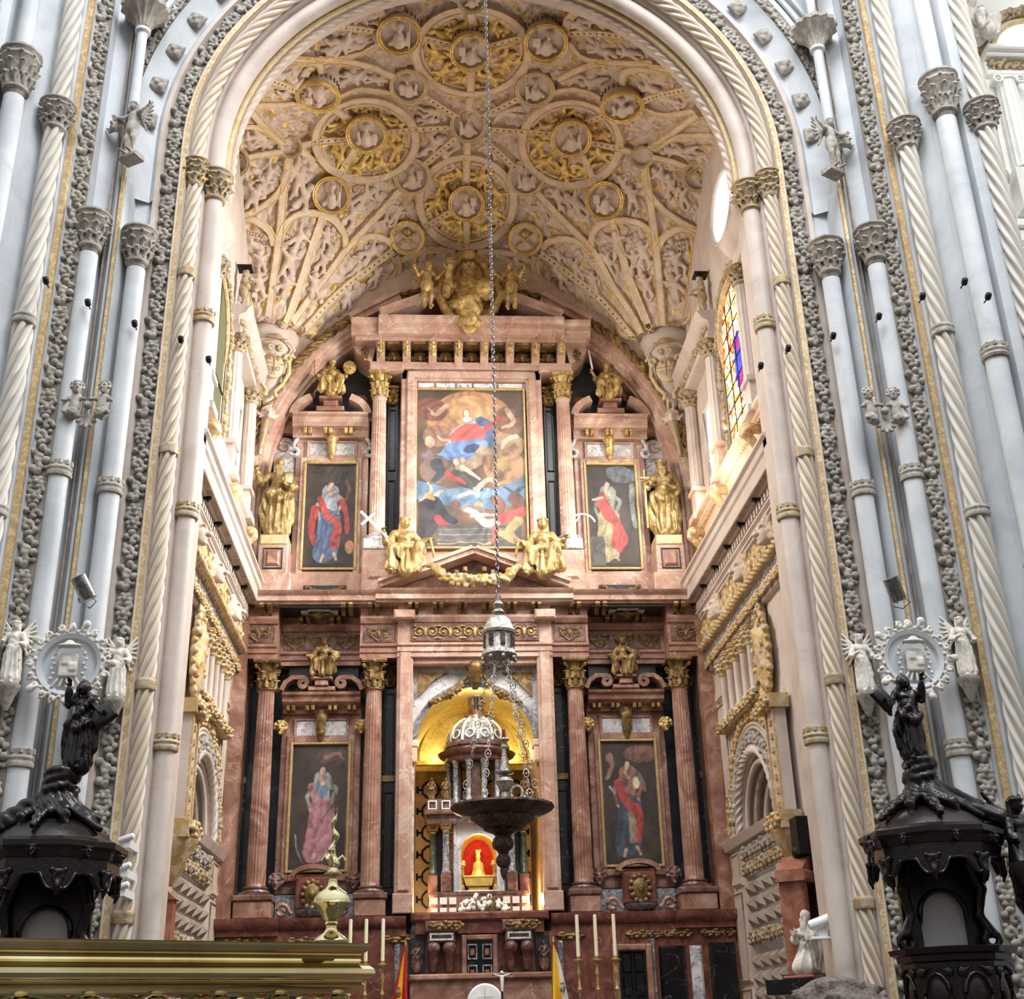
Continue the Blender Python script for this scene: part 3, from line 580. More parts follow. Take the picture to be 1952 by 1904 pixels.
# fan capitals near the top of each pier, springing of the crossing ribs, with the shaft that carries them
for sgn, side in ((-1, 'left'), (1, 'right')):
    e = empty('fan_corbel', (6.28*sgn, 17.4, 16.7)); tag(e, 'shell shaped stone corbel on a slim shaft high on the %s pier' % side, 'corbel')
    MB().lathe([(.09, 0), (.09, 1.75), (.14, 1.78), (.14, 1.84), (.1, 1.86)], 16).build('shaft', 'white_stone', e, loc=(0, 0, 0))
    def fl(th, r, z): return r*(1+.06*np.cos(14*th))
    MB().lathe([(.12, 1.8), (.15, 1.95), (.24, 2.1), (.38, 2.25), (.42, 2.28), (.42, 2.36), (.36, 2.38), (.1, 2.4)], 56, fl).build('shell', 'relief_stone', e, loc=(0, 0, 0))
    # flaring crossing ribs above
    for k, (dx, dy) in enumerate([(-.5, -2.2), (-.1, -2.6), (.35, -2.8)]):
        t = np.linspace(0, 1, 12)[:, None]; P = A([6.28*sgn, 17.4, 19.0])+A([0, 0, 5])*t+A([dx*sgn*3, dy*1.2, 0])*t**2.2
        struct(MB().tube(P, .07, 10).build('trim_crossing_rib_%s_%d' % (side, k+1), 'white_stone'), 'white rib of the crossing vault springing on the %s' % side)
    P = np.stack([np.full(12, 7.86*sgn), 16.2-np.linspace(0, 1, 12)**2*2, np.linspace(16.6, 24, 12)], 1)
# ================================================================ CARVED FIGURES
def hand_mb(mb, w, d, palm, curl=.6, s=1.0, side=1, grip=False):
    """wrist w, direction d (unit) of the hand, palm normal; five separate fingers"""
    w, d, n = A(w), A(d)/np.linalg.norm(d), A(palm); n = n-(n@d)*d; n /= np.linalg.norm(n); b = np.cross(d, n)*side
    c = w+d*.045*s; ph = np.linspace(0, PI, 7)
    o = MB(); o.lathe([(max(math.sin(p), 1e-3), -math.cos(p)) for p in ph], 10)
    mb.join(o, np.stack([b, n, d], 1) @ np.diag([.042*s, .02*s, .056*s]), c)
    for i, (off, ln) in enumerate([(-.032, .062), (-.011, .075), (.011, .07), (.031, .055)]):
        p = w+d*.085*s+b*off*s; pts = [p]; ang = 0
        for k in range(3):
            ang += (curl*(1.2 if grip else .5))*(.7+.3*k)+.05*i; dd = d*math.cos(ang)+n*math.sin(ang); p = p+dd*ln*s*.42; pts.append(p)
        mb.tube(pts, .0105*s, 6, scale=[1, 1, .92, .75])
    p = w+d*.025*s-b*.038*s; pts = [p, p+(d*.6-b*.7+n*.25)*.035*s, p+(d*1.2-b*.9+n*.5)*.05*s]
    mb.tube(pts, .012*s, 6, scale=[1, .95, .7])
def folds(amp, f, z0, z1, axis=0, cx=0, cy=0, ph=0):
    def g(X):
        th = np.arctan2(X[..., 1]-cy, X[..., 0]-cx); z = X[..., 2]; m = np.clip((z-z0)/.1, 0, 1)*np.clip((z1-z)/.12, 0, 1)
        return amp*m*(1.1-2.2*np.abs(np.sin(.5*(f*th+2.6*z+ph+1.5*np.sin(3*th+z*3))))+.4*np.sin((f*1.9)*th-5*z+ph))
    return g
def diag_folds(amp, f, z0, z1, dx=.8):
    def g(X):
        z = X[..., 2]; m = np.clip((z-z0)/.08, 0, 1)*np.clip((z1-z)/.08, 0, 1); return amp*m*(1-2*np.abs(np.sin(.5*f*(z+dx*X[..., 0]+.5*X[..., 1])+1.6*np.sin(7*X[..., 0]+3*z))))
    return g
def figure(kind='stand', seed=0, beard=False, longhair=True, armL=None, armR=None, head=(0, 0), hood=False, wings=False, h=.02, cloak=True, crown=False, lean=0.0, kneel=False, bare=False, belly=0):
    """1.75 m robed figure facing -y, feet at z = 0 (or seat figure: feet low, hips at .55). arms: (elbow, wrist) relative to the body.
    Returns (body mesh, head accessories mesh)"""
    rs = np.random.RandomState(seed); s = SDF(h)
    seat = kind == 'sit'
    hip = A([0, .0, .62]) if seat else (A([0, .05, .52]) if kneel else A([0, 0, .95]))
    L = hip-A([0, 0, .95])
    ch = A([0+lean*.3, -.01, 1.32])+L; nk = A([lean*.45, 0, 1.47])+L; hd = A([lean*.5+head[0], -.03+head[1]*.5, 1.62])+L
    sL, sR = A([.185+lean*.4, 0, 1.40])+L, A([-.185+lean*.4, 0, 1.40])+L
    s.cone(hip, ch, .145, .148, .07); s.cone(ch, nk, .13, .05, .05); s.cone(sL, sR, .075, .075, .05)
    hd = hd+A([0, -.02, .03]); s.cone(nk, hd-A([0, 0, .05]), .05, .05, .02)
    s.ell(hd, (.102, .116, .138), k=.015); s.cone(hd+A([-.045, -.095, .04]), hd+A([.045, -.095, .04]), .016, .016, .01); s.cone(hd+A([0, -.03, -.05]), hd+A([0, -.075, -.085]), .05, .03, .02)
    s.cone(hd+A([0, -.108, .03]), hd+A([0, -.142, -.022]), .015, .025, .008)
    for sg in (-1, 1): s.cut(hd+A([sg*.042, -.12, .018]), (.028, .022, .017), k=.008); s.ell(hd+A([sg*.08, 0, -.005]), (.014, .022, .032), k=.01)
    s.ell(hd+A([0, -.114, -.066]), (.034, .018, .013), k=.006)
    if longhair:
        for i in range(9):
            a = -2.6+i*.65; s.cone(hd+A([.085*math.cos(a+PI/2), .02+.07*abs(math.sin(a)), .06]), hd+A([.11*math.cos(a+PI/2), .05, -.14]), .032, .028, .02)
        s.ell(hd+A([0, .03, .055]), (.112, .112, .105), k=.02)
        for i in range(8): a = i*PI/4; s.ell(hd+A([.1*math.cos(a), -.02+.085*math.sin(a), .085]), .036, k=.01)
    else: s.ell(hd+A([0, .03, .03]), (.104, .102, .102), k=.02)
    if beard:
        for i in range(5): s.cone(hd+A([(i-2)*.032, -.08, -.075]), hd+A([(i-2)*.026, -.11, -.24-.03*(i % 2)]), .036, .02, .01)
    if hood:
        for i in range(11):
            a = PI*i/10; s.cone(hd+A([.115*math.cos(a), .0, .015+.135*math.sin(a)]), hd+A([.105*math.cos(a), .08, .0+.1*math.sin(a)]), .028, .03, .03)
        for sg in (-1, 1): s.chain([hd+A([sg*.115, -.01, .02]), hd+A([sg*.13, .0, -.14]), (sL if sg > 0 else sR)+A([0, -.02, .02])], [.03, .045, .08], .04)
    if crown:
        for i in range(7): a = i*2*PI/7; s.cone(hd+A([.07*math.cos(a), .07*math.sin(a), .1]), hd+A([.085*math.cos(a), .085*math.sin(a), .17]), .018, .01, .01)
    # legs and robe
    if kind == 'bust':
        s.cone(hip, ch, .2, .2, .08); s.cone(hip, A([0, 0, .7]), .22, .2, .08); s.fx.append(diag_folds(.014, 40, .6, 1.4)); s.chain([sL+A([0, -.08, 0]), A([.1, -.2, 1.1]), A([-.2, -.2, .9])], [.08, .08, .08], .04)
    elif seat:
        kL, kR = A([.27, -.42, .62]), A([-.25, -.44, .56]); fL, fR = A([.2, -.44, .08]), A([-.34, -.5, .04])
        for k_, f_ in ((kL, fL), (kR, fR)):
            s.cone(hip+A([k_[0]*.5, 0, .0]), k_, .16, .115, .09); s.cone(k_, f_+A([0, .06, .1]), .115, .1, .08)
        s.cone(hip, A([0, .02, .2]), .19, .2, .1); s.cone(A([0, -.25, .45]), A([0, -.33, .1]), .15, .17, .09)
        s.fx.append(folds(.026, 13, .0, .62, cy=-.2, ph=seed)); s.fx.append(diag_folds(.013, 46, .62, 1.08))
        for sg, f_ in ((1, fL), (-1, fR)): s.cone(f_+A([0, .05, -.02]), f_+A([sg*.02, -.14, -.03]), .042, .035, .02)
        if cloak: s.chain([sR+A([-.02, .05, 0]), A([-.3, .02, .9]), A([-.32, -.1, .62]), A([-.1, -.34, .66]), A([.26, -.34, .64]), A([.36, -.1, .3])], [.1, .09, .08, .07, .08, .1], .06)
    elif kneel:
        s.cone(hip, A([0, -.28, .16]), .19, .2, .1); s.cone(A([0, -.25, .14]), A([0, .4, .1]), .18, .15, .1); s.cone(hip, A([0, .35, .1]), .2, .16, .1)
        s.fx.append(folds(.026, 13, 0, .8, ph=seed))
        if cloak: s.cone(ch+A([0, .1, 0]), A([0, .4, .08]), .2, .26, .1)
    else:
        a, b_ = A([.1, -.05, .12]), A([-.1, .0, .12])
        if not bare:
            s.cone(hip, A([.02, -.02, .14]), .2, .255, .1); s.cone(hip+A([.07, -.05, -.1]), A([.1, -.1, .5]), .13, .11, .08)
            s.fx.append(folds(.03, 13, .06, .98, ph=seed)); s.fx.append(diag_folds(.013, 44, .95, 1.4))
            if cloak:
                s.chain([sL+A([.02, .06, .02]), A([.2, .1, 1.0]), A([.24, .06, .45])], [.11, .12, .1], .07)
                s.chain([sL+A([0, -.08, .0]), A([.0, -.17, 1.12]), A([-.2, -.14, .92]), A([-.26, -.02, .6]), A([-.24, .0, .3])], [.07, .075, .09, .09, .07], .05)
                s.chain([A([-.22, -.1, .95]), A([.02, -.22, .8]), A([.24, -.12, .95])], [.07, .08, .07], .05)
        else:
            for sg in (-1, 1): s.chain([hip+A([sg*.09, 0, 0]), A([sg*.12, -.06, .5]), A([sg*.12, .0, .1])], [.12, .08, .05], .05)
            s.cone(hip+A([0, 0, .02]), hip+A([0, 0, -.12]), .17, .18, .05)
        for sg in (-1, 1): s.cone(A([sg*.1, -.08, .04]), A([sg*.12, -.27, .035]), .05, .036, .02)
    armL = armL or ((.33, -.05, 1.14), (.25, -.26, 1.08)); armR = armR or ((-.33, -.05, 1.14), (-.22, -.28, 1.14))
    fing = MB()
    for sh, (el, wr), sg in ((sL, armL, 1), (sR, armR, -1)):
        el, wr = A(el)+L, A(wr)+L; s.cone(sh, el, .078, .062, .03); s.cone(el, wr, .064, .042 if bare else .052, .02)
        if not bare and not hood: s.cone(el, el*.5+wr*.5+A([0, 0, -.07]), .06, .075, .04)
        if hood: s.cone(el*.4+wr*.6, el*.4+wr*.6+A([0, .03, -.24]), .075, .05, .06); s.cone(wr*.8+el*.2, wr*.8+el*.2+A([0, .02, -.16]), .06, .04, .05)
        d = (wr-el)/np.linalg.norm(wr-el); s.cone(wr, wr+d*.03, .035, .03, .02)
        hand_mb(fing, wr+d*.02, d, (0, -1, .2) if abs(d[1]) < .85 else (0, 0, -1), .55, 1.25, -sg)
    if wings:
        for sg in (-1, 1):
            for i in range(7):
                a = .2+.22*i; p0 = ch+A([sg*.08, .16, .1]); p1 = p0+A([sg*(.34+.05*i)*math.cos(a*.8), .08, .45-.16*i]); s.cone(p0, p1, .05, .035, .02)
    return s.mb().join(fing)
def statue(name, label, cat, mb, mat, loc, sc=1.0, rz=0, group=None, extra=(), mirror=False):
    """thing with a body part and the things it is carved together with (attributes) as further parts"""
    e = empty(name, loc, rz); tag(e, label, cat, group); S = (-sc if mirror else sc, sc, sc)
    b_ = MB().join(mb, sc=S); o = b_.build('figure', mat, e, 180, loc=(0, 0, 0))
    for nm, m_, mt in extra: MB().join(m_, sc=S).build(nm, mt, e, 50, loc=(0, 0, 0))
    return e
def head_mb(r=.1, beard=False, wings=False):
    s = SDF(r*.12); s.ell((0, 0, 0), (r*.72, r*.85, r*1.0), k=.02); s.cone((0, -r*.75, .15*r), (0, -r*1.08, -.2*r), r*.12, r*.2, r*.06); s.cone((-.5*r, -r*.72, r*.36), (.5*r, -r*.72, r*.36), r*.13, r*.13, r*.08); s.cone((0, -r*.5, -r*.7), (0, -r*.7, -r*.85), r*.4, r*.24, r*.1)
    for sg in (-1, 1): s.cut((sg*.32*r, -r*.92, .15*r), (r*.22, r*.3, r*.13), k=r*.05)
    s.ell((0, -r*.82, -r*.5), (r*.28, r*.14, r*.09), k=r*.08)
    for i in range(11): a = -.4+i*(PI+.8)/10; s.ell((r*.92*math.cos(a), -r*.1+r*.15*(i % 2), r*.3+r*.85*math.sin(a)), r*.26, k=r*.04)
    if wings:
        for sg in (-1, 1):
            for i in range(3): s.cone((sg*r*.6, r*.1, -r*.5), (sg*r*(1.9-.3*i), r*.1, r*(.2-.5*i)), r*.25, r*.14, r*.15)
    return s.mb()
HEAD = head_mb(.14, wings=False); CHERUB = head_mb(.13, wings=True)
def garland_mb(pts, r, seed=0, n=None, bs=.07):
    rs = np.random.RandomState(seed); P = resamp(spline(A(pts), 40), bs*.75); s = SDF(bs*.3); L = len(P)
    for i, p in enumerate(P):
        t = i/(L-1); rad = r*(.35+.65*math.sin(PI*t)**.8); s.ell(p, rad*.6, k=.02)
        for k in range(4 if rad > .1 else 3): v = rs.normal(size=3); v[1] = -abs(v[1]); v /= np.linalg.norm(v); s.ell(p+v*rad*.75, bs*rs.uniform(.55, .85), k=.012)
    return s.mb()
# ================================================================ THE CHAPEL VAULT
def vz(x, y):
    dy = y-23.2; ax = np.abs(x)
    d1 = np.hypot(np.maximum(5.4-ax, 0), 27.2-y); d2 = np.hypot(np.maximum(5.4-ax, 0), y-19.2)
    f = lambda d: 3.5*np.clip(1-d/4.8, 0, 1)**1.5
    return np.maximum(21.6-np.where(dy > 0, .08, .004)*dy**2-.04*x**2-np.maximum(f(d1), .55*f(d2+.3)), 17.86)
def vnorm(x, y):   # pointing down into the chapel
    e = .02; gx = (vz(x+e, y)-vz(x-e, y))/(2*e); gy = (vz(x, y+e)-vz(x, y-e))/(2*e)
    n = np.stack([gx, gy, -np.ones_like(gx)], -1); return n/np.linalg.norm(n, axis=-1, keepdims=True)
def on_vault(px, py, drop=0.0):
    d = ray(px, py); lo, hi = 17.5/d[1], 27.6/d[1]
    f = lambda t: (CAM+d*t)[2]-(float(vz((CAM+d*t)[0], (CAM+d*t)[1]))-drop)
    ts = np.linspace(lo, hi, 60); prev = ts[0]
    for t in ts[1:]:
        if f(t) > 0:
            a, b_ = prev, t
            for _ in range(25):
                m = (a+b_)/2
                if f(m) > 0: b_ = m
                else: a = m
            return CAM+d*a
        prev = t
    return CAM+d*hi
K1 = 1.7745
def z1(x, y): return 400+x/K1, y/K1
def spline(P, n):
    P = A(P)
    if len(P) == 2: return np.stack([np.linspace(P[0][i], P[1][i], n) for i in range(P.shape[1])], 1)
    Q = np.vstack([2*P[0]-P[1], P, 2*P[-1]-P[-2]]); out = []; m = len(P)-1
    for s_ in np.linspace(0, m-1e-9, n):
        i = int(s_); t = s_-i; a, b_, c, d = Q[i:i+4]
        out.append(.5*((2*b_)+(-a+c)*t+(2*a-5*b_+4*c-d)*t*t+(-a+3*b_-3*c+d)*t**3))
    return A(out)
ceil = None
# web with sculpted plaster: a dense sheet pushed down in lumps, some lumps gilded
nx_, ny_ = 460, 380
xs = np.linspace(-5.5, 5.5, nx_); ys = np.linspace(18.3, 27.75, ny_); X, Y = np.meshgrid(xs, ys, indexing='ij')
Zb = vz(X, Y); Nn = vnorm(X, Y)
wx = X+.12*(vnoise(np.stack([X*3, Y*3, X*0], -1))-.5); wy = Y+.12*(vnoise(np.stack([X*3, Y*3, X*0+9], -1))-.5)
d1, v1 = cells(wx, wy, .27, 3); d2, v2 = cells(wx+.3*v1, wy, .12, 5)
h = np.clip(.62-d1, 0, 1)*.15*(v1 > .35)+np.clip(.6-d2, 0, 1)*.07
h = h+.02*vnoise(np.stack([X*9, Y*9, X*0], -1))
gild = ((v2 > .72) & (d2 < .5)).astype(float)
BIG = [z1(868, 682), z1(526, 472), z1(1222, 484), z1(886, 172)]
BIGR = [1.22, 1.26, 1.26, 1.34]
BC = [on_vault(*p) for p in BIG]
for c, R_ in zip(BC, BIGR):
    m_ = np.hypot(X-c[0], Y-c[1]) < R_*.95
    gild = np.where(m_ & (v2 > .5) & (d2 < .55), 1, gild)
P_ = np.stack([X, Y, Zb], -1)+Nn*h[..., None]
V = P_.reshape(-1, 3); i, j = np.meshgrid(np.arange(nx_-1), np.arange(ny_-1), indexing='ij'); a = (i*ny_+j).ravel()
mb = MB().add(V, np.stack([a, a+1, a+ny_+1, a+ny_], 1)); ceil = mb.build('ceiling', 'vault_web', angle=180, loc=(0, 23, 16))
at_ = ceil.data.attributes.new('gild', 'FLOAT', 'POINT'); at_.data.foreach_set('value', gild.ravel().astype(np.float32))
struct(ceil, 'carved cream and gold plaster vault of the chapel')
def vault_part(mbs, name, mat, parent=None, angle=40):
    o = mbs.build(name, mat, None, angle); 
    p = parent or ceil; o.parent = p
    pw = A(p.location) if p.parent is None else A(p.location)+A(p.parent.location)
    o.location = A(o.location)-pw; return o
RIBP = [(-.09, -.14), (-.12, .04), (-.08, .1), (-.07, .2), (.07, .2), (.08, .1), (.12, .04), (.09, -.14)]
def rib(pts, closed=False, w=1.0, n=24, fillet=True, slots=False, depth=1.0, conv=True, drop=.14):
    P2 = spline([z1(*p) for p in pts] if conv else pts, n) if not closed else A([z1(*p) for p in pts])
    P = A([on_vault(p[0], p[1], drop*depth) for p in P2])
    if not closed: P = P[P[:, 1] > 18.95]
    if len(P) < 3: return
    Nr = vnorm(P[:, 0], P[:, 1]); P = P-Nr*.16*depth
    prof = [(a_*w, c*depth) for a_, c in RIBP]
    r = vault_part(MB().sweep(P, prof, Nr, closed=closed), 'rib', 'vault_stone')
    if fillet:
        T = np.gradient(P, axis=0); T /= np.linalg.norm(T, axis=1)[:, None]; B = np.cross(T, Nr); B /= np.linalg.norm(B, axis=1)[:, None]
        m_ = MB()
        for s_ in (-1, 1): m_.tube(P+Nr*.195*depth+B*s_*.075*w, .02, 6, closed=closed)
        vault_part(m_, 'gilt_fillet', 'vault_gilt', r)
    if slots:
        m_ = MB(); Q = resamp(P, .16); T = np.gradient(Q, axis=0); T /= np.linalg.norm(T, axis=1)[:, None]; NQ = vnorm(Q[:, 0], Q[:, 1])
        for p, t, n_ in zip(Q, T, NQ):
            b_ = np.cross(t, n_); b_ /= np.linalg.norm(b_); n2 = np.cross(b_, t); m_.box(-.02*w, .02*w, -.025, .025, 0, .008, R=np.stack([b_, t, n2], 1), loc=p+n2*.2*depth)
        vault_part(m_, 'pierced_slots', 'old_gold', r)
    return r
def ellpts(cx, cy, rx, ry, n=40, t0=0, t1=2*PI): return [(cx+rx*math.cos(t), cy+ry*math.sin(t)) for t in np.linspace(t0, t1, n, endpoint=(t1-t0 < 6.2))]
# rings of the four great roundels
for cx, cy, rx, ry in [(868, 682, 160, 152), (526, 472, 170, 136), (1222, 484, 166, 142), (886, 172, 192, 144)]:
    rib(ellpts(cx, cy, rx, ry, 56), closed=True, w=1.15)
    rib(ellpts(cx, cy, rx*.88, ry*.87, 56), closed=True, w=.45, fillet=False, depth=.6)
# straight ribs: spokes and links (pixel polylines taken from the photograph)
for pts in [[(882, 320), (876, 362)], [(873, 478), (869, 532)], [(868, 532), (868, 640)], [(868, 745), (868, 836)], [(818, 712), (722, 770)], [(922, 715), (1012, 768)],
            [(884, 30), (885, 112)], [(882, 232), (882, 318)], [(826, 150), (698, 122)], [(942, 152), (1062, 124)],
            [(592, 444), (696, 434)], [(468, 468), (354, 478)], [(488, 505), (436, 592)], [(478, 405), (418, 368)],
            [(1056, 440), (1160, 450)], [(1286, 480), (1388, 500)], [(1262, 525), (1306, 622)], [(1275, 410), (1345, 385)],
            [(818, 428), (698, 434)], [(932, 432), (1056, 442)], [(834, 392), (724, 322)], [(922, 392), (1052, 326)], [(836, 462), (724, 556)], [(920, 462), (1030, 562)],
            [(354, 480), (306, 492)], [(1388, 502), (1428, 515)]]:
    rib(pts, n=8, slots=len(pts) == 2 and abs(pts[0][0]-pts[1][0]) > 60)
# fans rising from the two corbels
for pts in [[(640, 645), (560, 735), (470, 832), (400, 925), (335, 1010), (268, 1105)], [(618, 845), (540, 905), (450, 975), (380, 1045), (310, 1125)],
            [(268, 535), (250, 640), (234, 800), (216, 940), (198, 1070)], [(382, 728), (350, 820), (318, 920), (270, 1060), (250, 1100)], [(92, 735), (105, 860), (120, 980), (135, 1060)],
            [(1102, 645), (1200, 748), (1300, 852), (1360, 960), (1420, 1050), (1462, 1130)], [(1118, 855), (1210, 920), (1310, 1000), (1380, 1075), (1440, 1150)],
            [(1472, 560), (1492, 700), (1510, 840), (1522, 980), (1532, 1100)], [(1360, 745), (1392, 850), (1424, 950), (1460, 1040), (1492, 1120)], [(1650, 785), (1636, 900), (1620, 1020), (1608, 1090)]]:
    rib(pts, n=26, w=1.15, slots=pts[0] in [(618, 845), (1118, 855)])
# cusped arches between the fan ribs, lunette arcs and the leaf shaped panels near the great arch
for pts in [[(268, 528), (262, 590), (225, 660), (160, 710), (92, 738)], [(92, 738), (150, 745), (200, 780), (216, 830)], [(236, 800), (262, 750), (310, 722), (366, 722), (420, 745), (452, 790), (458, 835)],
            [(456, 850), (490, 818), (540, 800), (590, 808), (620, 830)], [(628, 865), (638, 910), (622, 955), (596, 990)],
            [(1470, 565), (1480, 640), (1530, 705), (1590, 750), (1650, 782)], [(1652, 785), (1590, 775), (1540, 800), (1512, 842)], [(1504, 835), (1490, 785), (1450, 755), (1390, 745), (1330, 755), (1296, 790), (1292, 838)],
            [(1290, 860), (1260, 825), (1210, 808), (1155, 815), (1122, 838)], [(1100, 865), (1100, 910), (1120, 960), (1148, 1000)],
            [(640, 880), (740, 845), (830, 850)], [(1096, 885), (1010, 855), (905, 850)], [(640, 970), (740, 905), (840, 862), (868, 852)], [(1112, 985), (1010, 915), (905, 866), (870, 852)],
            [(572, 106), (470, 92), (380, 92), (300, 108)], [(560, 150), (500, 180), (400, 200), (260, 196), (180, 205)], [(594, 100), (584, 50), (540, 18), (470, 6)], [(620, 258), (540, 222), (440, 202), (360, 196)],
            [(312, 312), (240, 282), (180, 262), (120, 252)], [(318, 322), (368, 280), (372, 222), (330, 205), (240, 205)], [(308, 345), (240, 350), (160, 352), (100, 350)], [(244, 478), (180, 420), (130, 362)], [(240, 512), (160, 525), (118, 535)], [(246, 482), (170, 430), (84, 425)],
            [(430, 325), (500, 300), (560, 305), (612, 312)], [(352, 548), (300, 500), (306, 492)],
            [(1206, 112), (1310, 110), (1420, 128), (1530, 165)], [(1178, 268), (1290, 218), (1430, 212), (1560, 235)], [(1200, 115), (1216, 60), (1270, 22), (1340, 12)], [(1212, 140), (1260, 190), (1360, 210), (1500, 212)],
            [(1448, 345), (1530, 318), (1620, 300)], [(1452, 348), (1402, 300), (1402, 250), (1450, 232), (1560, 238)], [(1460, 360), (1540, 385), (1640, 372)], [(1490, 500), (1560, 450), (1650, 385)], [(1500, 530), (1570, 548), (1614, 566)], [(1500, 505), (1580, 460), (1700, 452)],
            [(1162, 310), (1230, 300), (1290, 312), (1322, 330)]]:
    rib(pts, n=22, w=.95, slots=pts[0] in [(572, 106), (312, 312), (1206, 112), (1448, 345)])
# ---- medallions hanging at the crossings
def bust(seed):
    rs = np.random.RandomState(seed); s = SDF(.028); t = rs.uniform(-.15, .15)
    s.cone((0, -.35, .02), (t*.3, -.05, .1), .22, .17, .06); s.cone((0, -.1, .08), (-.3, -.38, .06), .1, .09, .05); s.cone((0, -.1, .08), (.3, -.36, .06), .1, .09, .05)
    s.cone((t*.4, .05, .12), (t, .22, .15), .07, .06, .03); s.ell((t, .3, .18), (.105, .13, .11), k=.02); s.ell((t, .36, .14), (.14, .11, .1), k=.03); s.ell((t, .28, .29), (.022, .035, .025), k=.015)
    sg = 1 if seed % 2 else -1
    s.cone((.26*sg, -.25, .12), (.3*sg, .1, .2), .07, .055, .03); s.ell((.3*sg, .14, .21), .06, k=.02)
    if seed % 3 == 0: s.cone((.34*sg, -.5, .16), (.36*sg, .5, .16), .028, .028, .01)
    elif seed % 3 == 1: s.bx((.3*sg, .1, .22), (.13, .17, .05), .02)
    else: s.ell((-.28*sg, -.1, .18), (.13, .22, .08), k=.03)
    s.ell((0, .3, .02), (.3, .3, .05), k=.03)
    return s.mb()
BUSTS = [bust(i) for i in range(6)]
def frame_at(P, axis):
    """matrix columns: right, up (on the disc), axis"""
    a_ = axis/np.linalg.norm(axis); up = A([0, 0, 1.])-a_[2]*a_; up /= np.linalg.norm(up); rt = np.cross(up, a_); return np.stack([rt, up, a_], 1)
def medallion(cx, cy, rx, ry, depth, kind, label, gold=False, seed=0):
    px, py = z1(cx, cy); P = on_vault(px, py, depth); dist = np.linalg.norm(P-CAM); v = (CAM-P)/dist; R_ = rx/K1*dist/F
    e = math.asin(-v[2]); tau = math.asin(min(ry/rx, .999))-e if ry < rx else PI/2-e
    hz = A([v[0], v[1], 0])/np.hypot(v[0], v[1]); ax = hz*math.sin(tau)+A([0, 0, -1])*math.cos(tau); Rm = frame_at(P, ax)
    e_ = empty('vault_medallion', P); tag(e_, label, 'medallion', 'relief medallions on the vault')
    dr = depth+.35
    def part(mbx, nm, mt, ang=40): o = MB().join(mbx, Rm).build(nm, mt, e_, ang, loc=(0, 0, 0)); return o
    part(MB().lathe([(R_*.93, -dr), (R_*.93, -.1), (R_*1.0, -.08), (R_*1.0, -.05)], 40, cap=False), 'drum', 'vault_stone')
    if depth > .25:
        sl = MB()
        for k in range(26):
            t = k*2*PI/26; sl.box(-.018, .018, -.012, .012, -.06, .06, R=rotz(t), loc=(R_*.935*math.cos(t), R_*.935*math.sin(t), -.24))
        sl.tube([(R_*.935*math.cos(t), R_*.935*math.sin(t), -.24) for t in np.linspace(0, 2*PI, 49)[:-1]], .006, 4, closed=True); part(sl, 'pierced_band', 'old_gold')
    part(MB().lathe([(R_*.8, -.05), (R_*.84, -.02), (R_*.84, .03), (R_*.89, .04), (R_*.93, .02), (R_*.95, .04), (R_*1.0, .05), (R_*1.03, .02), (R_*1.03, -.05), (R_*.98, -.08)], 44, cap=False), 'ring', 'vault_gilt' if gold else 'gilt_stone')
    part(MB().lathe([(R_*.98, -.08), (.01, -.1)], 40, cap=False), 'disc', 'vault_stone')
    if kind == 'bust': part(MB().join(BUSTS[seed % 6], sc=R_*1.35, loc=(0, R_*.02, -.08)), 'relief_figure', 'vault_stone', 180)
    elif kind == 'cross':
        o = MB().tube([(-R_*.5, -R_*.45, 0), (R_*.5, R_*.35, .0)], R_*.08).tube([(R_*.5, -R_*.45, .02), (-R_*.5, R_*.35, .02)], R_*.08); o.sphere((0, R_*.35, -.02), R_*.25, 10); part(o, 'crossed_staves', 'gold')
    return e_, P, R_, Rm
where = {0: 'the centre of the vault'}
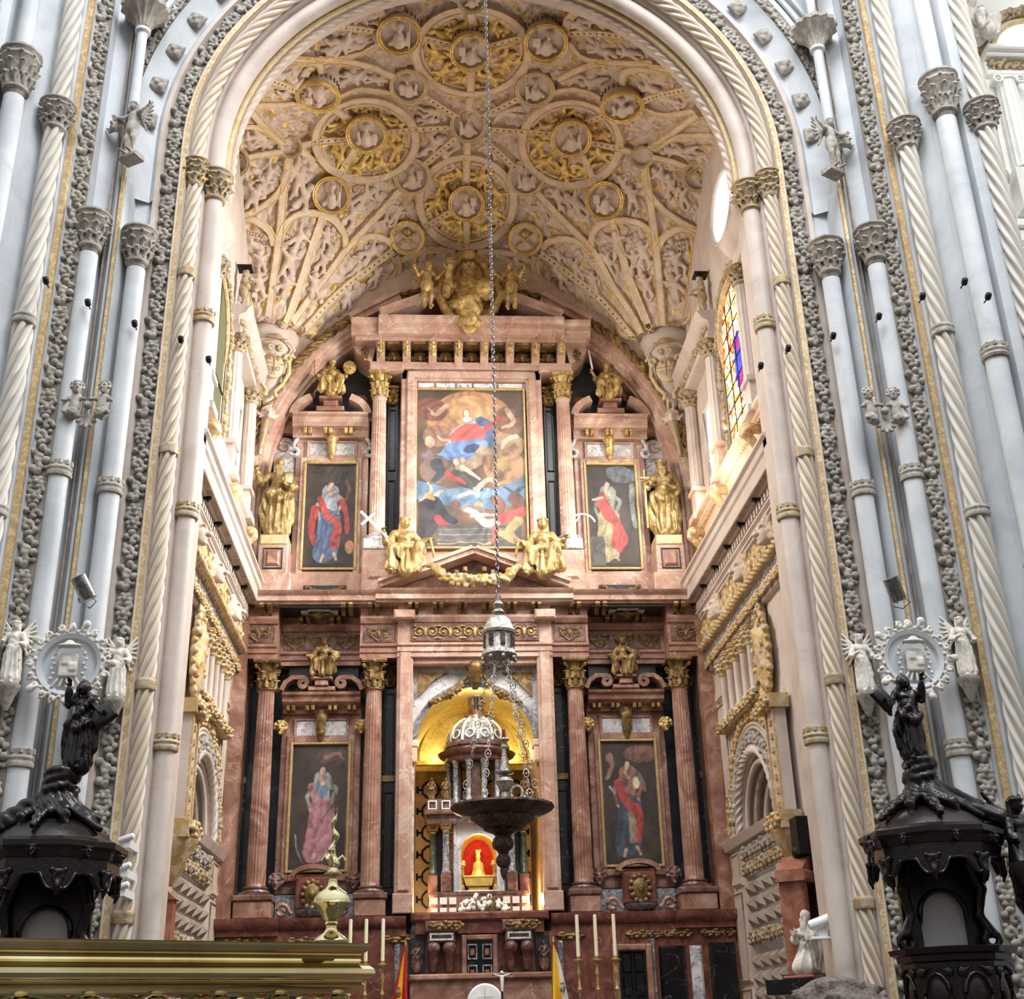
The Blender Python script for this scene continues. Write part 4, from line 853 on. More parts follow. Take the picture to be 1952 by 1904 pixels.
med = [(875, 422, 58, 56, .22, 'bust', False, 'round carved medallion at the very centre of the vault'),
       (868, 690, 58, 57, .5, 'bust', True, 'gold rimmed pendant medallion in the roundel just above the altarpiece'),
       (530, 457, 66, 56, .5, 'bust', True, 'gold rimmed pendant medallion in the middle of the left roundel'),
       (1222, 470, 66, 58, .5, 'bust', True, 'gold rimmed pendant medallion in the middle of the right roundel'),
       (882, 178, 66, 56, .5, 'bust', True, 'gold rimmed pendant medallion in the roundel nearest the great arch'),
       (673, 292, 60, 52, .25, 'bust', False, 'cream medallion between the left roundel and the one nearest the arch'),
       (1100, 302, 62, 52, .25, 'bust', False, 'cream medallion between the right roundel and the one nearest the arch'),
       (685, 598, 60, 58, .25, 'bust', False, 'cream medallion between the left roundel and the one above the altarpiece'),
       (1070, 602, 60, 58, .25, 'bust', False, 'cream medallion between the right roundel and the one above the altarpiece'),
       (412, 662, 60, 59.5, .45, 'bust', True, 'large gilt ringed medallion above the left corbel fan'),
       (1335, 680, 62, 61.5, .45, 'bust', True, 'large gilt ringed medallion above the right corbel fan'),
       (668, 805, 56, 54, .4, 'cross', True, 'gilt ringed medallion beside the altarpiece roundel on the left, low on the vault'),
       (1068, 810, 56, 54, .4, 'cross', True, 'gilt ringed medallion with crossed staves beside the altarpiece roundel on the right'),
       (365, 328, 70, 44, .45, 'bust', True, 'gilt ringed oval medallion at the upper left, behind the arch'),
       (1395, 362, 70, 46, .45, 'bust', True, 'gilt ringed oval medallion at the upper right, behind the arch'),
       (640, 120, 70, 58, .45, 'bust', True, 'gilt ringed medallion at the top left of the arch opening'),
       (1137, 145, 70, 58, .45, 'bust', True, 'gilt ringed medallion at the top right of the arch opening'),
       (272, 498, 38, 34, .2, 'boss', False, 'small plain boss to the left of the left roundel'),
       (1463, 531, 38, 34, .2, 'boss', False, 'small plain boss to the right of the right roundel'),
       (886, 2, 46, 36, .3, 'bust', False, 'medallion at the very top of the picture, under the crown of the arch')]
for k, (cx, cy, rx, ry, dp, kd, gd, lb) in enumerate(med): medallion(cx, cy, rx, ry, dp, kd, lb, gd, k)
# monogram shields on the side lunettes: IHS
def text_mb(s, size, ext=.02, font_scale=1.0, align='CENTER'):
    c = bpy.data.curves.new('t', 'FONT'); c.body = s; c.size = size; c.extrude = ext; c.align_x = align; c.align_y = 'CENTER'; c.resolution_u = 3
    o = bpy.data.objects.new('t', c); me = bpy.data.meshes.new_from_object(o, depsgraph=None) if False else o.to_mesh()
    v = A([tuple(p.co) for p in me.vertices]).reshape(-1, 3); f = [list(p.vertices) for p in me.polygons]; o.to_mesh_clear(); bpy.data.objects.remove(o); bpy.data.curves.remove(c)
    return MB().add(v, None, None, f)
for cx, cy, rx, ry, lb, an in [(78, 545, 52, 50, 'round shield with the IHS monogram at the left edge of the vault', .9), (1652, 596, 52, 50, 'pale round shield with the IHS monogram at the right edge of the vault', -.9)]:
    e_, P, R_, Rm = medallion(cx, cy, rx, ry, .15, 'none', lb, False, 0)
    MB().join(text_mb('IHS', R_*.95, .03), Rm @ rotz(an), Rm @ A([0, 0, -.07])).build('monogram', 'gold', e_, loc=(0, 0, 0))
# ---- gilded and plaster putti
def putto(seed):
    rs = np.random.RandomState(seed); s = SDF(.026); u = rs.uniform
    s.ell((0, .0, .05), (.085, .12, .07), k=.04); s.ell((u(-.03, .03), .17, .08), (.065, .075, .065), k=.02)
    for sg in (-1, 1):
        s.cone((sg*.06, .07, .06), (sg*u(.14, .2), u(.02, .2), .08), .04, .03, .02); s.cone((sg*.05, -.09, .05), (sg*u(.05, .15), -.22, .09), .05, .042, .02); s.cone((sg*u(.05, .15), -.22, .08), (sg*u(.0, .2), -.34, .05), .04, .028, .02)
        s.ell((sg*.16, .14, .02), (.07, .12, .025), rotz(-sg*.6), k=.02)
    for i in range(4): s.ell((u(-.28, .28), u(-.4, .32), .02), (u(.05, .09), u(.05, .08), .035), k=.02)
    return s.mb()
PUT = [putto(20+i) for i in range(5)]
putm = {m_: [p.mesh('relief_figure', m_, 180) for p in PUT] for m_ in ('vault_gilt', 'vault_stone')}
def set_on_vault(px, py, meshes, sc, ang, k):
    P = on_vault(px, py, .02)
    if P[1] > 27.3 or P[1] < 19: return
    n_ = vnorm(P[0], P[1]); Rm = frame_at(P, n_) @ rotz(ang)
    o = bpy.data.objects.new('relief_figure', meshes[k % 5]); COL.objects.link(o); o.parent = ceil
    o.matrix_basis = Matrix.Translation(Vector(P-A(ceil.location))) @ Matrix(Rm*sc).to_4x4()
k = 0
for (cx, cy), (rx, ry) in zip([(868, 682), (526, 472), (1222, 484), (886, 172)], [(160, 152), (170, 136), (166, 142), (192, 144)]):
    for t in np.arange(9)*2*PI/9+.35:
        set_on_vault(*z1(cx+rx*.66*math.cos(t), cy+ry*.66*math.sin(t)), putm['vault_gilt'], 1.25, t*1.7, k); k += 1
for x, y in [(170, 880), (165, 960), (265, 880), (300, 800), (380, 880), (350, 960), (255, 960), (390, 800), (500, 900), (540, 850), (460, 1000), (560, 930), (520, 660), (560, 620), (480, 720), (630, 720), (600, 700),
             (1350, 880), (1380, 820), (1440, 880), (1480, 960), (1470, 850), (1580, 880), (1575, 960), (1180, 860), (1240, 900), (1190, 930), (1300, 950), (1130, 700), (1180, 660), (1240, 680), (1400, 620), (1430, 660), (300, 600), (320, 660), (290, 560),
             (180, 620), (150, 660), (200, 580), (1560, 620), (1600, 660), (1530, 590), (1570, 500), (1620, 500), (760, 480), (800, 520), (960, 500), (760, 370), (990, 370), (740, 400), (560, 260), (480, 250), (1230, 260), (1300, 270), (1190, 240), (230, 250), (280, 280), (450, 130), (500, 150), (1330, 160), (1420, 170), (1300, 60), (1260, 80), (500, 50), (440, 140), (720, 860), (780, 880), (990, 880), (1040, 900), (600, 30), (1500, 290), (1560, 330), (160, 450), (180, 480)]:
    set_on_vault(*z1(x, y), putm['vault_stone'], rng.uniform(1.05, 1.5), rng.uniform(-.5, .5), k); k += 1
# inscriptions on small scrolls in the fans
def scroll(x, y, lines, w, ang):
    P = on_vault(*z1(x, y), .06); n_ = vnorm(P[0], P[1]); Rm = frame_at(P, n_) @ rotz(ang)
    o = MB().join(MB().bev(-w/2, w/2, -.03, .03, -.13, .13, .015, R=rotx(-PI/2)), Rm, P); pl = vault_part(o, 'inscription_scroll', 'vault_stone')
    t = MB()
    for i_, s_ in enumerate(lines): t.join(text_mb(s_, .14, .006), None, (0, (len(lines)/2-.5-i_)*.12, .035))
    vault_part(MB().join(t, Rm, P), 'lettering', 'old_gold', pl)
for a_ in [(160, 805, ['TOTAPVL', 'CHRAES'], .62, 0), (285, 812, ['MACVLA', 'ESTNTE'], .6, 0), (398, 805, ['MACVLA', 'LATANE'], .5, 0), (1345, 838, ['VERITE', 'VIDERE'], .5, 0), (1440, 808, ['VOX', 'TVA', 'DVLCIS'], .45, 0), (1582, 835, ['PVLCHRA', 'INTERFILI', 'LIERES'], .6, 0), (505, 640, ['GEPI', 'TECE'], .3, .9), (538, 845, ['QVAE'], .3, -.9), (1170, 945, ['EGRE', 'MEA'], .3, .9)]: scroll(*a_)
# ================================================================ SIDE WALLS OF THE CHAPEL
XW = 5.42
def wprism(prof, y0, y1, sg):                 # profile (d, z): d = how far it stands out of the wall
    return MB().prism([(sg*(XW-d), z) for d, z in prof], y0, y1, 'y')
def wbox(mb, y0, y1, z0, z1, d0, d1, sg): x = sorted((sg*(XW-d0), sg*(XW-d1))); return mb.box(x[0], x[1], y0, y1, z0, z1)
def Wp(y, z, d, sg): return A([sg*(XW-d), y, z])
def arch_pts(yc, zc, r, n=40, z0=None):
    p = [(yc+r*math.cos(t), zc+r*math.sin(t)) for t in np.linspace(PI, 0, n)]
    if z0 is not None: p = [(yc-r, z) for z in np.linspace(z0, zc, 5)[:-1]]+p+[(yc+r, z) for z in np.linspace(zc, z0, 5)[1:]]
    return p
def fluted_mb(r, z0, z1, n=20, ent=True, per=4):
    N_ = n*per; ph = np.arange(N_) % per
    o = MB(); zz = [z0, z0+.02]+list(np.linspace(z0+.08, z1-.08, 7))+[z1-.02, z1]; prof = [(r*(1.04 if i in (0, len(zz)-1) else 1-(.14*((z-z0)/(z1-z0))**2 if ent else 0)), z) for i, z in enumerate(zz)]
    def md(th, rr, z):
        c = .05*rr*(1-np.abs(ph-per/2)/(per/2)); c = np.where(ph == 0, 0, .075*rr); return rr-(c if z0+.05 < z < z1-.05 else 0*c)
    return o.lathe(prof, N_, md)
for sg, side in ((-1, 'left'), (1, 'right')):
    wallmat = 'cream_stone'
    # wall behind everything, with the deep arched recess left open
    W_ = MB(); yc, zi, ri = 24.0, 5.1, 1.42
    wbox(W_, 18.9, yc-ri, -1, 11.2, -.6, 0, sg); wbox(W_, yc+ri, 27.7, -1, 11.2, -.6, 0, sg)
    ap = arch_pts(yc, zi, ri, 30); poly = [(y, z) for y, z in ap]+[(yc+ri, 11.2), (yc-ri, 11.2)]
    o2 = MB(); top = [(yc-ri+2*ri*i/29, 11.2) for i in range(30)]
    V = [Wp(y, z, 0, sg) for y, z in ap]+[Wp(y, z, 0, sg) for y, z in top]; W_.add(V, [(i, i+1, 30+i+1, 30+i) for i in range(29)])
    V = [Wp(y, z, 0, sg) for y, z in ap]+[Wp(y, z, -1.2, sg) for y, z in ap]; W_.add(V, [(i, i+1, 30+i+1, 30+i) for i in range(29)])
    wbox(W_, yc-ri, yc+ri, 5.0, 6.7, -1.3, -1.2, sg); wbox(W_, 18.9, 27.7, 11.2, 23.0, -.6, 0, sg)
    struct(W_.build('wall_'+side, wallmat), 'cream %s side wall of the chapel' % side)
    # recessed nested mouldings of the arch
    for k, (r, d, rad, mt) in enumerate([(1.3, -.08, .06, 'cream_stone'), (1.2, -.25, .07, 'grey_stone'), (1.08, -.42, .07, 'cream_stone'), (.95, -.6, .07, 'grey_stone'), (.82, -.8, .06, 'cream_stone')]):
        P = A([Wp(y, z, d, sg) for y, z in arch_pts(yc, zi, r, 40)]); struct(MB().tube(P, rad, 10).build('trim_reveal_moulding_%s_%d' % (side, k+1), mt), 'nested round moulding in the %s wall arch' % side)
    P = A([Wp(y, z, .05, sg) for y, z in arch_pts(yc, zi+.05, 1.5, 90)])
    dd = np.r_[0, np.cumsum(np.linalg.norm(np.diff(P, axis=0), axis=1))]
    struct(MB().sweep(resamp(P, .05), circ(.085, 20, 4, .22), (-sg, 0, 0), twist=np.linspace(0, dd[-1]*8, len(resamp(P, .05)))).build('trim_cable_arch_'+side, 'cream_stone', angle=60), 'cable moulding round the %s wall arch' % side)
    carved_band('trim_carved_arch_'+side, A([Wp(y, z, .06, sg) for y, z in arch_pts(yc, zi+.05, 1.72, 60)]), 'carved leaf band round the %s wall arch' % side, .9, .4, (-sg, 0, 0), 'relief_stone')
    for r in (1.9, 1.98): struct(MB().tube(A([Wp(y, z, .05, sg) for y, z in arch_pts(yc, zi+.05, r, 60)]), .035, 8).build('trim_arch_fillet_'+side+('_1' if r < 1.95 else '_2'), 'cream_stone'))
    carved_band('trim_gilt_arch_'+side, A([Wp(y, z, .03, sg) for y, z in arch_pts(yc, zi+.1, 2.13, 60)]), 'broad gilt scroll band round the %s wall arch' % side, .85, .4, (-sg, 0, 0), 'relief_gilt_rich')
    # impost, ornament bands and diamond panels below the arch
    struct(wprism([(0, 4.98), (.12, 5.0), (.16, 5.08), (.2, 5.16), (-.0, 5.18)], 22.0, 26.65, sg).build('trim_impost_'+side, 'cream_stone'), 'projecting impost of the %s wall arch' % side)
    for k, (z, mt) in enumerate([(4.82, 'relief_stone'), (4.5, 'relief_gilt'), (3.2, 'relief_gilt')]):
        o = MB(); wbox(o, 22.1, 25.5, z-.15, z+.15, 0, .03, sg); strew(o, A([Wp(22.15, z, .03, sg), Wp(25.5, z, .03, sg)]), (-sg, 0, 0), .5, .8, .8)
        struct(o.build('trim_ornament_band_%s_%d' % (side, k+1), mt, angle=60), 'carved scroll band on the lower %s wall' % side)
    o = MB(); st = .3; sy = .66
    for z0, z1 in ((.8, 3.02), (3.38, 4.32)):
        for y in np.arange(22.15, 25.2, sy):
            for z in np.arange(z0, z1-st*.5, st):
                c = Wp(y+sy/2, z+st/2, .16, sg); q = [Wp(y+.05, z+.02, .01, sg), Wp(y+sy-.05, z+.02, .01, sg), Wp(y+sy-.05, z+st-.02, .01, sg), Wp(y+.05, z+st-.02, .01, sg), c]; o.add(q, None, [(0, 1, 4), (1, 2, 4), (2, 3, 4), (3, 0, 4)])
    struct(o.build('wall_diamond_panel_'+side, 'grey_stone', angle=10), 'grey faceted diamond panels on the lower %s wall' % side)
    # framed pilaster strip at the corner by the altarpiece
    for k, (z0, z1) in enumerate([(.6, 2.3), (2.4, 4.15), (4.25, 4.92), (5.3, 5.95), (6.05, 8.1), (8.2, 8.9)]):
        o = MB(); wbox(o, 25.75, 26.5, z0, z1, 0, .05, sg); p = struct(o.build('trim_corner_panel_%s_%d' % (side, k+1), 'cream_stone'), 'cream stone panel in a gilt frame at the %s corner' % side)
        fr = MB().tube([Wp(25.8, z0+.04, .06, sg), Wp(26.45, z0+.04, .06, sg), Wp(26.45, z1-.04, .06, sg), Wp(25.8, z1-.04, .06, sg)], .022, 6, closed=True); f_ = fr.build('gilt_frame', 'gilt_band', p); f_.location = A(f_.location)-A(p.location)
    # upper register: blind colonnettes, rail with garland, heraldic shield
    for k, y in enumerate([25.45, 24.85, 24.25, 23.65, 23.05]):
        e = empty('colonnette', Wp(y, 7.6, .1, sg)); tag(e, 'small cream colonnette with gilt leaf capital high on the %s wall, %s from the altarpiece' % (side, ['first', 'second', 'third', 'fourth', 'fifth'][k]), 'column', 'colonnettes of the side walls')
        MB().lathe([(.1, 0), (.1, .05), (.07, .07), (.07, .92), (.09, .95), (.09, .98)], 14).build('shaft', 'cream_stone', e, loc=(0, 0, 0))
        MB().join(capital_mb(.08, .32, k+3), loc=(0, 0, .98)).build('capital', 'relief_gilt_rich', e, loc=(0, 0, 0))
    o = MB(); wbox(o, 22.7, 25.8, 7.35, 7.46, 0, .2, sg); wbox(o, 22.7, 25.8, 7.5, 7.56, 0, .24, sg); strew(o, A([Wp(22.7, 7.46, .2, sg), Wp(25.8, 7.46, .2, sg)]), (-sg, 0, 0), .45, .7, .9)
    struct(o.build('trim_garland_rail_'+side, 'relief_gilt_rich', angle=60), 'gilt garland rail under the colonnettes of the %s wall' % side)
    e = empty('heraldic_shield', Wp(22.05, 7.2, .12, sg)); tag(e, 'large gilt heraldic shield with a crest on the %s wall above the arch' % side, 'shield')
    s_ = SDF(.035); s_.ell((0, 0, .85), (.09, .48, .8), k=.05); s_.cone((0, 0, .3), (0, 0, 1.2), .12, .2, .1)
    for i in range(26): a = i*2*PI/26; s_.ell((-sg*.05, .5*math.cos(a), .85+.82*math.sin(a)), .06+.02*(i % 2), k=.03)
    for i in range(16): s_.bx((-sg*.1, rng.uniform(-.33, .33), rng.uniform(.3, 1.45)), (.035, rng.uniform(.04, .09), rng.uniform(.05, .12)), .015, None, .012)
    MB().join(s_.mb()).build('shield', 'relief_gilt_rich', e, 180, loc=(0, 0, 0))
    MB().join(figure('stand', 5, h=.03), rotz(-sg*PI/2), (0, 0, 1.2), .45).build('crest_figure', 'relief_gilt_rich', e, 180, loc=(0, 0, 0))
    # gilt pilaster by the arch, on a console
    o = MB(); wbox(o, 21.15, 21.75, 5.0, 6.8, .1, .3, sg); pil = struct(o.build('trim_gilt_pilaster_'+side, 'cream_stone'), 'cream pilaster with gilt edges between the %s wall arches' % side)
    for y in (21.2, 21.7, 21.45):
        o = MB()
        if y != 21.45: wbox(o, y-.04, y+.04, 4.95, 6.85, .28, .34, sg)
        else:
            for z in np.arange(5.1, 6.8, .24): wbox(o, y-.06, y+.06, z, z+.09, .3, .34, sg)
        f_ = o.build('gilt_edge', 'gilt_band', pil); f_.location = A(f_.location)-A(pil.location)
    o = MB(); wbox(o, 21.05, 21.85, 6.8, 7.05, .05, .4, sg); strew(o, A([Wp(21.1, 6.92, .4, sg), Wp(21.8, 6.92, .4, sg)]), (-sg, 0, 0), .35, .8); wbox(o, 21.05, 21.85, 4.7, 5.0, .05, .42, sg); strew(o, A([Wp(21.1, 4.85, .42, sg), Wp(21.8, 4.85, .42, sg)]), (-sg, 0, 0), .35, .9)
    struct(o.build('trim_pilaster_blocks_'+side, 'relief_gilt_rich', angle=60), 'gilt carved capital and console of the %s wall pilaster' % side)
    struct(MB().join(MB().lathe([(.05, -.75), (.2, -.5), (.26, -.3), (.4, -.1), (.42, 0)], 20), loc=Wp(21.45, 4.7, .1, sg)).build('trim_console_'+side, 'relief_gilt_rich'), 'gilt console under the %s wall pilaster' % side)
    # main entablature
    y0, y1 = 18.9, 27.3
    prof = [(0, 9.0), (.1, 9.02), (.12, 9.12), (.16, 9.16), (.16, 9.26), (.13, 9.28), (.13, 9.5), (.2, 9.52), (.2, 9.62), (.12, 9.64), (.12, 10.18), (.2, 10.22), (.2, 10.26), (.24, 10.28), (.24, 10.32), (.3, 10.36), (.3, 10.4), (.24, 10.42), (.24, 10.62), (.5, 10.66), (.52, 10.9), (.56, 10.94), (.56, 11.08), (.62, 11.12), (.62, 11.17), (0, 11.2)]
    struct(wprism(prof, y0, y1, sg).build('trim_entablature_'+side, 'cream_stone', angle=25), 'moulded entablature with a deep cornice along the %s wall' % side)
    o = MB(); strew(o, A([Wp(y0, 9.91, .12, sg), Wp(y1, 9.91, .12, sg)]), (-sg, 0, 0), .55, 1.7, 1.2); struct(o.build('trim_scroll_frieze_'+side, 'relief_gilt_rich', angle=180), 'rich gilt scroll frieze of the %s wall' % side)
    o = MB(); strew(o, A([Wp(y0, 9.14, .16, sg), Wp(y1, 9.14, .16, sg)]), (-sg, 0, 0), .3, .6, .6); struct(o.build('trim_leaf_band_'+side, 'relief_gilt_rich', angle=180), 'small gilt leaf band of the %s wall' % side)
    Pz = resamp([Wp(y0, 9.57, .22, sg), Wp(y1, 9.57, .22, sg)], .04); struct(MB().sweep(Pz, circ(.075, 20, 3, .3), (-sg, 0, 0), twist=np.arange(len(Pz))*.04*9).build('trim_gilt_rope_'+side, 'relief_gilt_rich', angle=60), 'gilt rope moulding of the %s wall' % side)
    o = MB()
    for y in np.arange(y0+.1, y1, .2): wbox(o, y, y+.1, 10.44, 10.6, .22, .3, sg); wbox(o, y+.1, y+.2, 10.57, 10.6, .22, .29, sg)
    struct(o.build('trim_dentils_'+side, 'cream_stone'), 'row of key pattern dentils under the %s cornice' % side)
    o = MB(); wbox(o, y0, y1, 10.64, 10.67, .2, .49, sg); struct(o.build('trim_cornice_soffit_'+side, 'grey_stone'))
    for k, y in enumerate([26.6, 25.4, 24.2, 23.0, 21.8, 20.6]):
        o = MB(); wbox(o, y-.035, y+.035, 10.58, 10.66, .3, .44, sg); o.box(-.02, .02, -.02, .02, 0, .05, loc=Wp(y, 10.54, .38, sg)); tag(o.build('spotlight_fixture', 'dark_iron'), 'tiny dark lamp bracket under the %s cornice, %s from the altarpiece' % (side, ['first', 'second', 'third', 'fourth', 'fifth', 'sixth'][k]), 'lamp', 'lamp brackets under the side cornices')
    for k, y in enumerate([25.0, 22.6, 20.6]):
        o = MB().join(CHERUB, rotz(-sg*PI/2), Wp(y, 9.95, .2, sg), 1.9); tag(o.build('cherub_head', 'vault_stone', angle=180), 'winged cherub head in the frieze of the %s wall, %s from the altarpiece' % (side, ['first', 'second', 'third'][k]), 'carving', 'cherub heads of the side friezes')
    txt = 'NDE·SVMA·ALTARIS·ARA·CONDITVM·SVB·DIVO·PHILIPPO·ANNO·DOMINI'
    t = text_mb(txt, .19, .008); v, q, tt, g = t.arrays(); v[:, 0] *= 1.2
    R_ = np.stack([A([0, -sg*1., 0]), A([0, 0, 1.]), A([-sg*1., 0, 0])], 1); struct(MB().add(v, q, tt, g, R=R_, loc=Wp(23.4, 9.39, .135, sg)).build('trim_frieze_lettering_'+side, 'band_ground'), 'grey lettering on the white band of the %s wall' % side)
    # ---- window register
    o = MB(); wbox(o, 18.9, 27.4, 11.2, 12.1, 0, .04, sg); struct(o.build('wall_attic_band_'+side, 'warm_stone' if sg > 0 else 'cream_stone'), 'plain band under the %s windows' % side)
    for z0, z1 in ((11.25, 12.0),):
        for y in (26.3,):
            p = MB().tube([Wp(y-.18, z0, .06, sg), Wp(y+.25, z0, .06, sg), Wp(y+.25, z1, .06, sg), Wp(y-.18, z1, .06, sg)], .03, 6, closed=True); struct(p.build('trim_gilt_panel_frame_'+side, 'gilt_band'))
    struct(wprism([(0, 12.0), (.08, 12.05), (.1, 12.2), (.22, 12.3), (.22, 12.36), (.3, 12.42), (.3, 12.5), (0, 12.52)], 18.9, 27.0, sg).build('trim_sill_'+side, 'warm_stone' if sg > 0 else 'cream_stone'), 'moulded sill under the %s windows' % side)
    o = MB()
    for y in np.arange(19, 26.9, .13): o.sphere(Wp(y, 12.25, .14, sg), .05, 6)
    struct(o.build('trim_sill_beads_'+side, 'gilt_band'), 'gilt bead row on the %s sill' % side)
    br = MB()
    for k in (-1, 1): br.tube([A([0, .12*k, 0])+A([-.1-.11*math.cos(t), 0, -.05+.12*math.sin(t)])*A([1, 1, 1]) for t in np.linspace(0, 5, 14)], .04, 8)
    sb = SDF(.028); sb.chain([(.0, 0, .05), (-.25, 0, .08), (-.32, 0, -.05), (-.2, 0, -.2), (-.08, 0, -.4)], [.1, .11, .1, .09, .06], .04); sb.chain([(-.28, -.16, 0), (-.33, 0, .06), (-.28, .16, 0)], [.07, .08, .07], .03); br2 = sb.mb()
    for k, y in enumerate([26.0, 23.6, 20.7]):
        e = empty('window_pilaster', Wp(y, 11.7, 0, sg)); tag(e, 'fluted pilaster on a scroll bracket between the %s windows, %s from the altarpiece' % (side, ['first', 'second', 'third'][k]), 'pilaster', 'window pilasters')
        MB().join(br2, rotz(0 if sg > 0 else PI), (-sg*.08, 0, .38)).build('scroll_bracket', 'gilt_band', e, 180, loc=(0, 0, 0))
        f_ = lambda a, b_, c, d_, x, y_: MB().box(min(-sg*a, -sg*b_), max(-sg*a, -sg*b_), c, d_, x, y_)
        o = f_(0, .36, -.28, .28, .68, .84).join(f_(.0, .26, -.2, .2, .84, 1.4)).join(f_(.0, .32, -.26, .26, 1.4, 1.5)); o.build('pedestal', 'warm_stone' if sg > 0 and k < 2 else 'cream_stone', e, loc=(0, 0, 0))
        MB().join(fluted_mb(.16, 1.5, 3.75, 12), loc=(-sg*.14, 0, 0)).build('shaft', 'cream_stone', e, loc=(0, 0, 0))
        MB().join(capital_mb(.14, .36, 3), loc=(-sg*.14, 0, 3.73)).build('capital', 'relief_gilt', e, loc=(0, 0, 0))
    struct(wprism([(0, 15.75), (.25, 15.78), (.25, 15.95), (.2, 15.98), (.2, 16.2), (.34, 16.28), (.4, 16.4), (.46, 16.45), (0, 16.5)], 23.3, 26.9, sg).build('trim_window_entablature_'+side, 'cream_stone'), 'entablature above the far %s window' % side)
    struct(wprism([(0, 15.75), (.25, 15.78), (.25, 15.95), (.2, 15.98), (.2, 16.2), (.34, 16.28), (.4, 16.4), (.46, 16.45), (0, 16.5)], 18.9, 20.9, sg).build('trim_near_entablature_'+side, 'cream_stone'), 'entablature above the nearer %s pilaster' % side)
    carved_band('trim_window_frieze_'+side, A([Wp(23.4, 16.08, .2, sg), Wp(26.8, 16.08, .2, sg)]), 'small gilt frieze above the far %s window' % side, .7, .35, (-sg, 0, 0), 'relief_gilt')
    e = statue('window_cherub', 'little carved figure standing on the entablature between the %s windows' % side, 'statue', figure('stand', 9, bare=True, cloak=False, h=.035), 'relief_gilt', Wp(23.6, 16.45, .2, sg), .62, rz=-sg*PI/2)
    MB().box(-.16, .16, -.16, .16, 1.13, 1.17).build('iron_cap', 'dark_iron', e, loc=(0, 0, 0))
    # far window, oval window, oculus, tall arched window
    glow = 'window_glow' if sg > 0 else 'window_blue'
    def window(n, pts, lab_, mat, mull=()):
        p = struct(MB().add([Wp(y, z, .02, sg) for y, z in pts], None, None, [list(range(len(pts)))]).build('window_%d' % n, mat), lab_)
        q = A([Wp(y, z, .04, sg) for y, z in pts]); f_ = MB().tube(q, .06, 8, closed=True).build('frame', 'gilt_band' if n in (1, 5) else 'cream_stone', p); f_.location = A(f_.location)-A(p.location)
        if mull:
            o = MB()
            for a_, b_ in mull: o.tube([Wp(*a_, .04, sg), Wp(*b_, .04, sg)], .018, 5)
            f_ = o.build('bars', 'dark_iron' if n in (1, 5) else 'white_plastic', p); f_.location = A(f_.location)-A(p.location)
        return p
    b0 = 0 if sg > 0 else 4
    window(2+b0, [(24.15, 12.75), (25.05, 12.75), (25.05, 14.75), (24.15, 14.75)], 'rectangular far window of the %s wall, bright with daylight' % side, glow, [((24.15, 13.5), (25.05, 13.5)), ((24.6, 12.75), (24.6, 14.75))])
    window(3+b0, [(24.55+.5*math.cos(t), 16.95+.42*math.sin(t)) for t in np.linspace(0, 2*PI, 28)[:-1]], 'small oval window above the far %s window' % side, glow)
    if sg > 0: window(4+b0, [(21.75+.95*math.cos(t), 18.15+.75*math.sin(t)) for t in np.linspace(0, 2*PI, 32)[:-1]], 'large round window under the vault of the %s wall' % side, glow)
    ap = arch_pts(21.95, 15.25, 1.0, 24, 12.75)
    if sg > 0:
        # stained glass: coloured pieces on a fine grid
        nu, nv = 60, 110; U, V_ = np.meshgrid(np.linspace(20.95, 22.95, nu), np.linspace(12.75, 16.25, nv), indexing='ij'); _, v1_ = cells(U+.03*np.sin(V_*20), V_, .1, 8); _, v2_ = cells(U, V_, .1, 17)
        pal = A([lin(c) for c in [(250, 236, 170), (248, 196, 60), (255, 250, 235), (214, 60, 30), (250, 214, 110), (190, 120, 50), (255, 255, 250), (236, 150, 120)]])
        col = pal[(v1_*7.99).astype(int)]; r_ = np.hypot((U-21.85)/.3, (V_-14.3)/.75); m_ = r_ < 1; col[m_] = A(lin((60, 70, 190)))*(.6+.8*v2_[m_][:, None]); m_ = (np.hypot((U-21.75)/.35, (V_-13.7)/.3) < 1) & (v2_ > .4); col[m_] = lin((220, 30, 40)); m_ = (np.hypot((U-21.95)/.3, (V_-14.75)/.2) < 1) & (v2_ > .45); col[m_] = lin((216, 40, 40)); m_ = np.hypot((U-21.95)/.16, (V_-15.15)/.2) < 1; col[m_] = lin((250, 220, 190))
        inside = (V_ < 15.25) | (np.hypot(U-21.95, V_-15.25) < 1)
        g_ = MB(); P = np.stack([np.full(U.shape, sg*(XW-.03)), U, V_], -1).reshape(-1, 3); ii, jj = np.meshgrid(np.arange(nu-1), np.arange(nv-1), indexing='ij'); a = (ii*nv+jj).ravel(); q = np.stack([a, a+nv, a+nv+1, a+1], 1); q = q[inside.ravel()[q].all(1)]
        g_.add(P, q); w1 = g_.build('window_1', 'stained_glass', angle=180); struct(w1, 'tall arched stained glass window of the right wall, a figure in blue and red among yellow panes')
        ca = w1.data.color_attributes.new('Col', 'FLOAT_COLOR', 'POINT'); ca.data.foreach_set('color', np.hstack([col.reshape(-1, 3), np.ones((nu*nv, 1))]).astype(np.float32).ravel())
        f_ = MB().tube(A([Wp(y, z, .06, sg) for y, z in ap]), .09, 8).build('frame', 'gilt_band', w1); f_.location = A(f_.location)-A(w1.location)
        o = MB()
        for z in np.arange(13.2, 16.2, .42): o.tube([Wp(20.95, z, .04, sg), Wp(22.95, z, .04, sg)], .012, 5)
        for y in (21.45, 21.95, 22.45): o.tube([Wp(y, 12.75, .04, sg), Wp(y, 16.1, .04, sg)], .012, 5)
        f_ = o.build('bars', 'dark_iron', w1); f_.location = A(f_.location)-A(w1.location)
